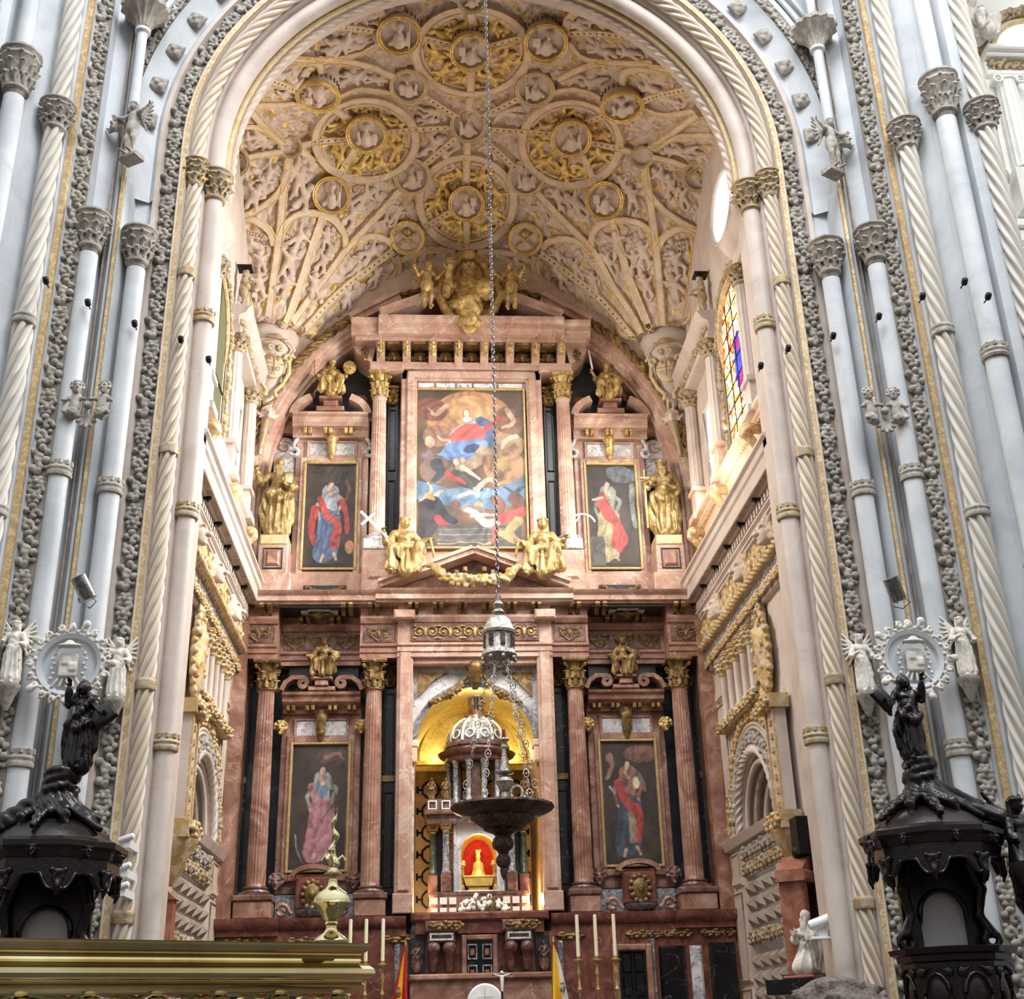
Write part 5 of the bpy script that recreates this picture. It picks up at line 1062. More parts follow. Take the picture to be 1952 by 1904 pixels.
    else: window(5, ap, 'tall arched window of the left wall', 'window_olive', [((21.95, 12.75), (21.95, 16.2)), ((20.95, 14), (22.95, 14))])
    carved_band('trim_window_surround_'+side, A([Wp(y, z, .05, sg) for y, z in arch_pts(21.95, 15.25, 1.28, 50, 12.75)]), 'carved surround of the tall %s window' % side, .6, .35, (-sg, 0, 0), 'relief_gilt')
    # red marble return beside the altarpiece, and corner corbel with coat of arms
    struct(MB().box(min(sg*5.1, sg*5.45), max(sg*5.1, sg*5.45), 26.7, 27.8, -.5, 10.5).build('wall_marble_return_'+side, 'red_marble'), 'red marble pier closing the altarpiece on the %s' % side)
    e = empty('shield_corbel', (sg*5.02, 26.85, 15.6)); tag(e, 'swelling cream corbel with a gilt coat of arms at the %s foot of the vault' % side, 'corbel', 'corbels of the vault')
    MB().lathe([(.02, 0), (.1, .03), (.13, .12), (.1, .2), (.16, .4), (.34, .9), (.52, 1.5), (.6, 1.85), (.66, 2.0), (.68, 2.15), (.64, 2.25), (.56, 2.3), (.3, 2.36), (.02, 2.38)], 40).build('bowl', 'cream_stone', e, loc=(0, 0, 0))
    dv = A([-sg*.35, -1, 0]); dv /= np.linalg.norm(dv); Rc = np.stack([np.cross((0, 0, 1), -dv)*-1, dv*-1, A([0, 0, 1.])], 1); Rc = rotz(-sg*.34)
    s_ = SDF(.026); s_.ell((0, -.44, 1.12), (.27, .1, .36), k=.04)
    for k in (-1, 1):
        s_.chain([(k*(.33-.075*math.cos(t)+.0), -.5, 1.35+.09*math.sin(t)) for t in np.linspace(0, 5, 9)], [.045]*9, .012)
        s_.chain([(k*.38, -.46, 1.3), (k*.4, -.42, 1.0), (k*.27, -.32, .7), (k*.1, -.28, .5), (k*.13, -.3, .38)], [.05, .055, .05, .05, .06], .02)
        s_.chain([(k*(.12-.05*math.cos(t)), -.58, 1.56+.06*math.sin(t)) for t in np.linspace(0, 5, 8)], [.035]*8, .01)
        s_.chain([(k*.1, -.62, 1.78), (k*.35, -.6, 1.72), (k*.5, -.5, 1.62), (k*.42, -.52, 1.5), (k*.5, -.48, 1.42)], [.02, .025, .03, .03, .035], .01)
    MB().join(s_.mb(), Rc).build('scrollwork', 'gilt_stone', e, 180, loc=(0, 0, 0))
    o = MB().sphere((0, -.5, 1.12), (.22, .07, .3), 20); cv = MB().join(o, Rc).build('coat_of_arms', 'vault_stone', e, loc=(0, 0, 0))
    o = MB().tube([(0, -.58, .82), (0, -.59, 1.42)], .012, 6).tube([(-.22, -.56, 1.12), (.22, -.56, 1.12)], .012, 6)
    for z in (1.0, .93): o.tube([(-.17, -.57, z), (-.03, -.58, z)], .01, 5)
    o.tube([(.1+.05*math.cos(t), -.575, .98+.05*math.sin(t)) for t in np.linspace(0, 6, 12)], .01, 5).sphere((.1, -.57, 1.27), (.06, .02, .08), 8).sphere((-.1, -.57, 1.27), (.06, .02, .06), 8)
    MB().join(o, Rc).build('charges', 'gold', cv, loc=(0, 0, 0))
    MB().join(MB().lathe([(.02, .1), (.09, .08), (.12, .03), (.27, 0), (.28, -.02), (.1, -.03), (.02, -.03)], 24), Rc @ rotx(.5), Rc @ A([0, -.66, 1.8])).build('hat', 'gilt_band', e, loc=(0, 0, 0))
    MB().join(CHERUB, Rc, Rc @ A([0, -.12, -.05]), 1.15).build('cherub_head', 'vault_stone', e, 180, loc=(0, 0, 0))
    o = MB().tube([(0, -.05, -.15), (-sg*-.05, -.05, -.6), (-sg*-.12, -.0, -1.1)], .12, 10, scale=[1, .7, .35]); o.build('herm_drop', 'relief_gilt', e, loc=(0, 0, 0))
struct(MB().box(-8, 8, 17.5, 27.8, -.3, -.2).build('floor_presbytery', 'floor_marble'), 'marble floor of the chapel')
struct(MB().box(-14, 14, -8, 17.5, -.1, 0).build('floor', 'floor_marble'), 'marble floor of the crossing')
# ================================================================ THE MARBLE ALTARPIECE
def part(mb, name, mat, root, angle=40):
    """mb in world coordinates, becomes a child of root"""
    o = mb.build(name, mat, root, angle); pw = A(root.location)
    if root.parent is not None: pw = pw+A(root.parent.location)
    o.location = A(o.location)-pw; return o
def xprism(prof, x0, x1): return MB().prism(prof, x0, x1, 'x')         # profile (y, z)
def frame_mb(x0, x1, z0, z1, w, y0, y1, b=.02):
    o = MB(); o.bev(x0, x0+w, y0, y1, z0, z1, b); o.bev(x1-w, x1, y0, y1, z0, z1, b); o.bev(x0+w, x1-w, y0, y1, z1-w, z1, b); o.bev(x0+w, x1-w, y0, y1, z0, z0+w, b); return o
# ---- back wall with the slate lunette and pink arch ring
o = MB().box(-5.5, -1.45, 27.75, 28.3, -.3, 23).box(1.45, 5.5, 27.75, 28.3, -.3, 23).box(-1.45, 1.45, 27.75, 28.3, 9.4, 23).box(-1.45, 1.45, 27.75, 28.3, -.3, 3.9)
struct(o.build('wall_back', 'slate'), 'dark slate wall behind the altarpiece')
def ell_arc(a, b_, zc, y, n=60, z0=None):
    P = [(a*math.cos(t), y, zc+b_*math.sin(t)) for t in np.linspace(PI, 0, n)]
    if z0 is not None: P = [(-a, y, z) for z in np.linspace(z0, zc, 6)[:-1]]+P+[(a, y, z) for z in np.linspace(zc, z0, 6)[1:]]
    return A(P)
inn, out = ell_arc(5.03, 5.35, 13.4, 0, 60, 10.9), ell_arc(5.5, 5.95, 13.4, 0, 60, 10.9)
def ring_prof(layers, name, mat, lab_):
    rows = []
    for f, y in layers: q = inn*(1-f)+out*f; q[:, 1] = y; rows.append(q)
    n = len(inn); i = np.arange(n-1); qd = np.concatenate([np.stack([k*n+i, k*n+i+1, (k+1)*n+i+1, (k+1)*n+i], 1) for k in range(len(layers)-1)])
    return struct(MB().add(np.concatenate(rows), qd).build(name, mat, angle=20), lab_)
ring_prof([(0, 27.75), (0, 27.2), (.12, 27.2), (.14, 27.1), (.3, 27.08), (.33, 26.98), (.5, 26.96), (.55, 26.9), (1.0, 26.86)], 'trim_altarpiece_arch', 'pink_marble', 'pink marble moulded arch round the top of the altarpiece')
# fill between ring and vault
V = []; q_ = ell_arc(5.5, 5.95, 13.4, 26.9, 61)
o = MB().add(np.vstack([q_, np.stack([q_[:, 0], q_[:, 1], np.full(61, 22.0)], 1)]), [(i, i+1, 62+i, 61+i) for i in range(60)]); struct(o.build('wall_lunette', 'vault_stone'), 'carved cream wall above the altarpiece arch')
rp = resamp(ell_arc(5.5, 5.93, 13.4, 26.84, 90, 13.4), .05); struct(MB().sweep(rp, circ(.1, 24, 3, .3), FRONT, twist=np.arange(len(rp))*.05*7).build('trim_gilt_rope_arch', 'old_gold', angle=60), 'gilt rope moulding over the altarpiece arch')
# ---- Corinthian columns
def corinthian_mb(r, h, full=True):
    o = MB().lathe([(r*.98, 0), (r*1.12, .01), (r*1.12, .035), (r*.95, .05), (r*.95, h*.5), (r*1.15, h*.8), (r*1.3, h*.86)], 24)
    for row, (n, z0, hh, off) in enumerate([(8, .05, h*.36, 0), (8, h*.3, h*.36, PI/8)]):
        for i in range(n):
            a = i*2*PI/n+off; l = MB(); us = np.linspace(0, 1, 7); W = .34*r*(1+.35*row)
            pts = []; 
            for u in us:
                out_ = r*1.0+r*.12+(.42*r)*max(0, u-.55)**1.5*3; z = z0+hh*(u if u < .85 else .85-(u-.85)*.9)
                ww = W*math.sin(PI*min(1, .25+.75*u*.95))**.6*(1+.18*math.cos(u*18))
                pts.append([(out_-.02, -ww, z), (out_+.015, -ww*.45, z), (out_+.03, 0, z), (out_+.015, ww*.45, z), (out_-.02, ww, z)])
            v = A(pts).reshape(-1, 3); q = [(k*5+j, k*5+j+1, k*5+j+6, k*5+j+5) for k in range(6) for j in range(4)]
            o.add(v, q, R=rotz(a)); o.add(v-A([.03, 0, 0]), q, R=rotz(a))
    ab = r*1.62
    o.box(-ab, ab, -ab, ab, h*.9, h*.97).box(-ab*.94, ab*.94, -ab*.94, ab*.94, h*.86, h*.9)
    for sx in (-1, 1):
        for sy in (-1, 1):
            d = A([sx, sy, 0])/math.sqrt(2); pts = [A([0, 0, h*.62])+d*r*1.1]+[A([0, 0, h*.74])+d*(r*1.75)+d*(-.24*r*math.cos(t)*(1-t/9))*1.0+A([0, 0, .26*r*math.sin(t)*(1-t/9)]) for t in np.linspace(0, 7, 16)]
            o.tube(pts, r*.15, 6)
            o.sphere(A([0, 0, h*.74])+d*r*1.72, r*.15, 8)
    for s_ in (-1, 1):
        for ax in (0, 1):
            d = A([0, 0, 0.]); d[ax] = s_; o.sphere(A([0, 0, h*.88])+d*ab, (r*.22, r*.22, r*.22), 8)
    return o
def base_mb(r, h): return MB().lathe([(r*1.45, h*.3), (r*1.5, h*.38), (r*1.45, h*.5), (r*1.22, h*.55), (r*1.18, h*.68), (r*1.3, h*.74), (r*1.32, h*.84), (r*1.25, h*.9), (r*1.06, h*.92), (r*1.03, h)], 36).box(-r*1.5, r*1.5, -r*1.5, r*1.5, 0, h*.3)
SH = {}
def column(x, y, z0, z1, r, caph, baseh, mat, basemat, label, capmat='gold'):
    e = empty('marble_column', (x, y, z0)); tag(e, label, 'column', 'fluted columns of the altarpiece'); key = (round(z1-z0, 2), r, mat)
    if key not in SH:
        SH[key] = [(n_, m_.mesh(n_, mt, an)) for n_, m_, mt, an in (('base', base_mb(r, baseh), basemat, 40), ('shaft', fluted_mb(r, baseh, z1-z0-caph, 20, per=4), mat, 50), ('capital', MB().join(corinthian_mb(r*.88, caph), loc=(0, 0, z1-z0-caph)), capmat, 40))]
    for n_, me in SH[key]: o = bpy.data.objects.new(n_, me); COL.objects.link(o); o.parent = e
    return e
for sg, side in ((-1, 'left'), (1, 'right')):
    column(sg*4.66, 27.0, 4.32, 9.4, .205, .7, .2, 'red_marble', 'brown_marble', 'tall fluted red marble column, outermost on the lower %s' % side, 'old_gold')
    column(sg*2.27, 27.0, 4.3, 9.4, .205, .7, .2, 'red_marble', 'brown_marble', 'tall fluted red marble column between painting and niche on the lower %s' % side, 'old_gold')
    column(sg*2.29, 27.0, 12.2, 16.83, .19, .72, .25, 'pink_marble', 'white_marble', 'fluted pink marble column beside the great painting on the %s' % side)
    # dark strips and gilt half capitals behind the columns
    for k, (xc, wd, z0, z1, nm) in enumerate([(5.2, .14, 4.35, 8.9, 'lower outer'), (1.93, .14, 4.35, 8.9, 'lower inner'), (1.97, .12, 12.2, 16.2, 'upper inner'), (4.2, .13, 4.35, 8.9, 'lower middle')]):
        if k == 3: continue
        e = empty('dark_pilaster', (sg*xc, 27.5, z0)); tag(e, 'black marble pilaster strip with a gilt capital, %s on the %s' % (nm, side), 'pilaster', 'black pilasters')
        x = sorted((sg*(xc-wd), sg*(xc+wd))); part(MB().box(x[0], x[1], 27.45, 27.76, z0, z1), 'shaft', 'black_marble', e)
        for za, zb in ((z0+.15, (z0+z1)/2-.1), ((z0+z1)/2+.15, z1-.15)): part(frame_mb(x[0]+.03, x[1]-.03, za, zb, .03, 27.41, 27.46, .01), 'panel', 'black_marble', e)
        part(MB().join(corinthian_mb(wd*.8, .5), loc=(sg*xc, 27.45, z1-.02)), 'capital', 'old_gold' if z0 < 10 else 'gold', e)
        if z0 < 10: part(MB().box(x[0], x[1], 27.38, 27.46, 6.75, 6.88), 'gilt_band', 'old_gold', e)
# ---- podium and pedestals
def thing_mb(mb, name, mat, label, cat, group=None, angle=40): return tag(mb.build(name, mat, None, angle), label, cat, group)
SL = [(26.35, 3.5), (26.35, 3.62), (26.28, 3.64), (26.22, 3.74), (26.22, 3.82), (27.7, 3.86)]
for sg, side in ((-1, 'left'), (1, 'right')):
    x = lambda a, b_: tuple(sorted((sg*a, sg*b_)))
    o = MB(); x0, x1 = x(1.45, 5.35); o.box(x0, x1, 26.6, 27.76, -.3, 3.5); struct(o.build('wall_podium_'+side, 'dark_red_marble'), 'dark red marble podium under the %s half of the altarpiece' % side)
    o = MB()
    for a, b_, f in ((4.1, 5.45, 0), (1.5, 4.1, .12)):
        x0, x1 = x(a, b_); o.join(xprism([(y+f, z) for y, z in [(27.7, 3.45), (26.5, 3.5), (26.5, 3.6), (26.42, 3.64), (26.36, 3.74), (26.36, 3.84), (27.7, 3.88)]], x0, x1))
    x0, x1 = x(1.5, 2.9); 
    struct(o.build('trim_podium_cornice_'+side, 'dark_red_marble'), 'moulded ledge of the podium on the %s' % side)
    for (a, b_), lb in (((4.28, 5.06), 'outer'), ((1.93, 2.58), 'inner')):
        x0, x1 = x(a, b_); e = empty('column_pedestal', ((x0+x1)/2, 27, 3.86)); tag(e, 'red marble pedestal under the %s lower column on the %s' % (lb, side), 'pedestal', 'column pedestals')
        part(MB().bev(x0, x1, 26.68, 27.7, 3.86, 4.2, .02), 'die', 'red_marble', e); part(MB().bev(x0-.03, x1+.03, 26.64, 27.7, 4.2, 4.33, .03), 'cap', 'brown_marble', e)
    x0, x1 = x(2.6, 4.26); o = MB().box(x0, x1, 27.2, 27.76, 3.86, 4.36); struct(o.build('wall_dado_'+side, 'grey_marble'), 'grey marble dado under the %s lower painting' % side)
    # lower podium panels
    for k, (a, b_, z0, z1, mt) in enumerate([(3.7, 4.25, 1.7, 3.15, 'black_marble'), (4.75, 5.3, 1.9, 3.2, 'black_marble'), (4.35, 4.6, 1.9, 3.15, 'white_marble'), (1.62, 1.72, 1.9, 3.3, 'grey_marble'), (3.55, 3.62, 1.9, 3.3, 'grey_marble')]):
        x0, x1 = x(a, b_); o = MB().bev(x0, x1, 26.5, 26.62, z0, z1, .05); tag(o.build('inlaid_tablet', mt), '%s inlaid panel in the podium, %s on the %s' % ({'black_marble': 'black marble', 'white_marble': 'white veined', 'grey_marble': 'narrow grey'}[mt], ['fourth from the middle', 'outermost', 'next to the outermost', 'nearest the altar', 'third from the middle'][k], side), 'panel', 'podium panels')
    for k, (a, b_) in enumerate([(3.05, 4.3), (4.6, 5.2), (1.6, 2.0)]):
        if k == 0 and side == 'left': a, b_ = 2.9, 3.9
        x0, x1 = x(a, b_); o = MB(); strew(o, A([(x0, 26.58, 3.4), (x1, 26.58, 3.4)]), FRONT, .35, .5, .6); tag(o.build('gilt_swag', 'old_gold', angle=180), 'thin gilt swag under the podium ledge, %s on the %s' % (['in the middle', 'outermost', 'nearest the altar'][k], side), 'swag', 'podium swags')
# dark doorway on the right
e = empty('door_3', (3.12, 26.5, 0)); struct(e, 'black panelled door in a red marble frame in the podium on the right')
part(frame_mb(2.72, 3.55, .5, 3.2, .13, 26.42, 26.62, .03), 'door_frame', 'red_marble', e); dl = part(MB().box(2.84, 3.43, 26.55, 26.62, .5, 3.1), 'door_leaf', 'black_marble', e)
for z in (1.2, 1.8, 2.4, 2.85):
    for xx in (2.92, 3.17): part(MB().bev(xx, xx+.2, 26.51, 26.56, z-.2, z+.2, .03), 'door_panel', 'black_marble', dl)
# ---- lower order entablature
def entab(x0, x1, f, name, lab_):
    """architrave, frieze and bed mould set at depth f"""
    struct(xprism([(27.76, 9.4), (f, 9.4), (f, 9.5), (f-.03, 9.52), (f-.03, 9.62), (f-.07, 9.66), (f-.07, 9.71), (f, 9.72), (f, 10.18), (f-.05, 10.2), (f-.1, 10.3), (f-.1, 10.36), (f-.02, 10.38), (f-.02, 10.62), (27.76, 10.62)], x0, x1).build(name, 'pink_marble' if 'center' in name else 'red_marble', angle=25), lab_)
for sg, side in ((-1, 'left'), (1, 'right')):
    x = lambda a, b_: tuple(sorted((sg*a, sg*b_)))
    for k, (a, b_, f, mt) in enumerate([(4.45, 5.3, 26.78, 0), (2.6, 4.45, 27.38, 1), (1.75, 2.6, 26.78, 2)]):
        x0, x1 = x(a, b_); entab(x0, x1, f, 'trim_entablature_%s_%d' % (side, k+1), 'stepped red marble entablature of the lower storey, %s' % side)
        o = MB(); cx, w_ = (x0+x1)/2, (x1-x0)-.1; o.bev(x0+.06, x1-.06, f-.015, f+.02, 9.75, 10.15, .01); fr = tag(o.build('scrollwork_frieze', 'brown_marble'), 'dark frieze panel with gilt scrollwork, %s on the %s' % (['outermost', 'above the saint', 'next to the middle'][k], side), 'panel', 'scrollwork frieze panels')
        s_ = MB(); n = max(1, int(round(w_/.55)))
        for i in range(n):
            for m_ in (-1, 1):
                c = cx+(i+.5-n/2)*w_/n; s_.tube([(c+m_*(.03+.11-(.11-.009*t)*math.cos(t)), f-.03, 9.95+(.12-.012*t)*math.sin(t)) for t in np.linspace(0, 7.5, 20)], .016, 5)
                s_.tube([(c+m_*.02, f-.03, 9.79), (c+m_*.1, f-.03, 9.84), (c+m_*.22, f-.03, 10.0), (c+m_*.24, f-.03, 10.1)], .016, 5); s_.sphere((c+m_*.14, f-.03, 9.95), (.035, .02, .035), 8); s_.sphere((c+m_*.22, f-.03, 10.08), (.05, .02, .025), 6); s_.sphere((c+m_*.06, f-.03, 10.07), (.04, .02, .03), 6)
            s_.sphere((c, f-.03, 9.95), (.03, .025, .1), 8)
        part(s_, 'gilt_scrolls', 'old_gold', fr, 60)
    # modillions in pairs under the corona
    for k, (xm, f, zt) in enumerate([(4.72, 26.78, 10.62), (2.9, 26.78, 10.62), (3.9, 27.38, 10.5), (3.2, 27.38, 10.5), (2.3, 26.78, 10.62)]):
        for j in (-1, 1):
            m_ = MB().prism([(f-.32, zt), (f-.34, zt-.06), (f-.28, zt-.11), (f-.12, zt-.13), (f-.06, zt-.22), (f, zt-.24), (f+.02, zt)], -.045, .045, 'x'); o = MB().join(m_, loc=(sg*xm+j*.085, 0, 0)); o.tube([(sg*xm+j*.085-.05, f-.27, zt-.07), (sg*xm+j*.085+.05, f-.27, zt-.07)], .05, 8)
            tag(o.build('modillion', 'old_gold'), 'gilt scroll bracket under the cornice, %s half, %s pair, its %s one' % (side, ['outermost', 'fourth', 'second', 'third', 'innermost'][k], 'left' if j < 0 else 'right'), 'bracket', 'scroll brackets of the lower cornice')
    x0, x1 = x(2.7, 4.4); o = MB().box(x0, x1, 26.6, 27.4, 10.54, 10.58); cf = tag(o.build('coffered_soffit', 'slate'), 'dark soffit panel with a white star inlay and gilt boss on the lower %s' % side, 'panel')
    cx = sg*3.55; part(MB().box(cx-.42, cx+.42, 26.85, 27.2, 10.52, 10.54).box(cx-.25, cx+.25, 26.75, 27.3, 10.52, 10.54), 'inlay', 'white_marble', cf); part(MB().join(CHERUB, rotx(-PI/2), (cx, 27.03, 10.5), 1.3), 'boss', 'old_gold', cf, 180)
entab(-1.75, 1.75, 26.7, 'trim_entablature_center', 'pink entablature over the niche')
cor = [(27.76, 10.6), (26.42, 10.6), (26.4, 10.64), (26.34, 10.66), (26.34, 10.78), (26.28, 10.82), (26.24, 10.88), (27.76, 10.94)]
struct(xprism([(y+.12, z) for y, z in cor], -5.25, -2.2).join(xprism([(y+.12, z) for y, z in cor], 2.2, 5.25)).join(xprism(cor, -2.25, 2.25)).build('trim_lower_cornice', 'pink_marble', angle=25), 'long pink marble cornice between the two storeys')
for k in range(6):
    for j in (-1, 1):
        xm = (k-2.5)*.56; f = 26.68; zt = 10.6; m_ = MB().prism([(f-.28, zt), (f-.3, zt-.06), (f-.24, zt-.11), (f-.1, zt-.13), (f-.05, zt-.22), (f, zt-.24), (f+.02, zt)], -.04, .04, 'x')
        if k in (0, 5): pass
        tag(MB().join(m_, loc=(xm+j*.075, 0, 0)).build('modillion', 'old_gold'), 'gilt scroll bracket over the niche, %s one of the %s pair from the left' % ('left' if j < 0 else 'right', ['first', 'second', 'third', 'fourth', 'fifth', 'sixth'][k]), 'bracket', 'scroll brackets over the niche')
o = MB().bev(-1.46, 1.46, 26.66, 26.72, 9.75, 10.18, .01); fr = tag(o.build('scrollwork_frieze', 'brown_marble'), 'long dark frieze panel with gilt scrollwork over the niche', 'panel', 'scrollwork frieze panels')
s_ = MB()
for i in range(5):
    for m_ in (-1, 1):
        c = (i-2)*.56; s_.tube([(c+m_*(.02+.13-(.13-.011*t)*math.cos(t)), 26.64, 9.96+(.14-.014*t)*math.sin(t)) for t in np.linspace(0, 7.5, 20)], .018, 5); s_.sphere((c+m_*.15, 26.64, 9.96), (.04, .02, .04), 8); s_.sphere((c+m_*.25, 26.64, 10.1), (.05, .02, .025), 6); s_.sphere((c+m_*.25, 26.64, 9.82), (.05, .02, .025), 6)
    s_.sphere((c, 26.64, 9.96), (.035, .03, .13), 8)
part(s_, 'gilt_scrolls', 'gold', fr, 60)
# ---- paintings
def paint(Wp_, Hp_, ops, seed=0, base=((70, 56, 46), (120, 92, 66)), warp=.012, fine=.10):
    x, y = np.meshgrid(np.linspace(0, 1, Wp_), np.linspace(0, 1, Hp_), indexing='ij'); asp = Hp_/Wp_; P = np.stack([x*4, y*4*asp, x*0+seed*7.7], -1)
    n1 = fbm(P, 4, seed); n2 = fbm(P*1.7+5, 4, seed+3); t = np.clip((n1-.25)/.45, 0, 1)[..., None]; c = A(lin(base[0]))*(1-t)+A(lin(base[1]))*t
    xs_, ys_ = x+warp*(fbm(P*2.5, 3, seed+9)-.47)*4, y+warp*(fbm(P*2.5+9, 3, seed+11)-.47)*4/asp
    for op in ops:
        k, col = op[0], A(lin(op[-1]))
        if k == 'e':
            _, cx, cy, rx, ry, rot, _c = op; dx, dy = xs_-cx, (ys_-cy)*asp; a = math.radians(rot); u, v = (dx*math.cos(a)+dy*math.sin(a))/rx, (-dx*math.sin(a)+dy*math.cos(a))/(ry*asp); d = 1-np.sqrt(u*u+v*v); m = np.clip(d*min(rx, ry)*Wp_*.7, 0, 1)
        elif k == 's':
            _, pts, w0, w1, _c = op; m = np.zeros(x.shape); best = np.full(x.shape, 9.); v = None
            sp = spline(A(pts), max(8, 6*len(pts))); L_ = len(sp)
            for i in range(L_-1):
                a_, b_ = sp[i]*A([1, asp]), sp[i+1]*A([1, asp]); ab = b_-a_; t_ = np.clip(((xs_-a_[0])*ab[0]+(ys_*asp-a_[1])*ab[1])/(ab@ab+1e-9), 0, 1); d = np.hypot(xs_-a_[0]-t_*ab[0], ys_*asp-a_[1]-t_*ab[1])-(w0+(w1-w0)*(i+t_)/L_); best = np.minimum(best, d)
            m = np.clip(-best*Wp_*.7, 0, 1)
        else:
            _, pts, _c = op; ins = np.zeros(x.shape, bool); n = len(pts); j = n-1
            for i in range(n):
                (xi, yi), (xj, yj) = pts[i], pts[j]; cnd = ((yi > ys_) != (yj > ys_)) & (xs_ < (xj-xi)*(ys_-yi)/(yj-yi+1e-9)+xi); ins ^= cnd; j = i
            m = ins.astype(float)
        sh = 1+.7*(n2-.47)*2+.22*np.sin((xs_*1.0+ys_*asp*.4)*34+22*n1+9*n2)
        c = c*(1-m[..., None])+col*np.clip(sh, .25, 1.9)[..., None]*m[..., None]
    g_ = (c@A([.3, .5, .2]))[..., None]; c = (g_+(c-g_)*.78)*.85
    c = c*(1+fine*(vnoise(np.stack([x*60, y*60*asp, x*0], -1))-.5)[..., None]*2); return np.clip(c, 0, 1)
def painting(x0, x1, z0, z1, yf, cols, label, group=None, fw=.055, gold_='frame_gilt', cat='painting', ears=False):
    e = empty('framed_painting', ((x0+x1)/2, yf, z0)); tag(e, label, cat, group)
    nu, nv = cols.shape[:2]; g_ = MB().grid(lambda u, v: (x0+(x1-x0)*u, yf+0*u, z1-(z1-z0)*v), nu, nv); cv = part(g_, 'canvas', 'oil_paint', e, 180)
    ca = cv.data.color_attributes.new('Col', 'FLOAT_COLOR', 'POINT'); ca.data.foreach_set('color', np.concatenate([cols.reshape(-1, 3), np.ones((nu*nv, 1))], 1).astype(np.float32).ravel())
    fr = frame_mb(x0-fw, x1+fw, z0-fw, z1+fw, fw+.005, yf-.07, yf+.05, .015)
    if ears:
        fr.bev(x0+.02, x0+.34, yf-.07, yf+.04, z1+.03, z1+fw+.04, .01); fr.bev(x1-.34, x1-.02, yf-.07, yf+.04, z1+.03, z1+fw+.04, .01)
    part(fr, 'gilt_frame', gold_, e); return e
SK, RD, BL, WH, BR, DK, GR, OC = (196, 156, 128), (186, 52, 44), (74, 104, 150), (196, 188, 176), (112, 78, 56), (46, 40, 40), (72, 84, 76), (176, 140, 84)
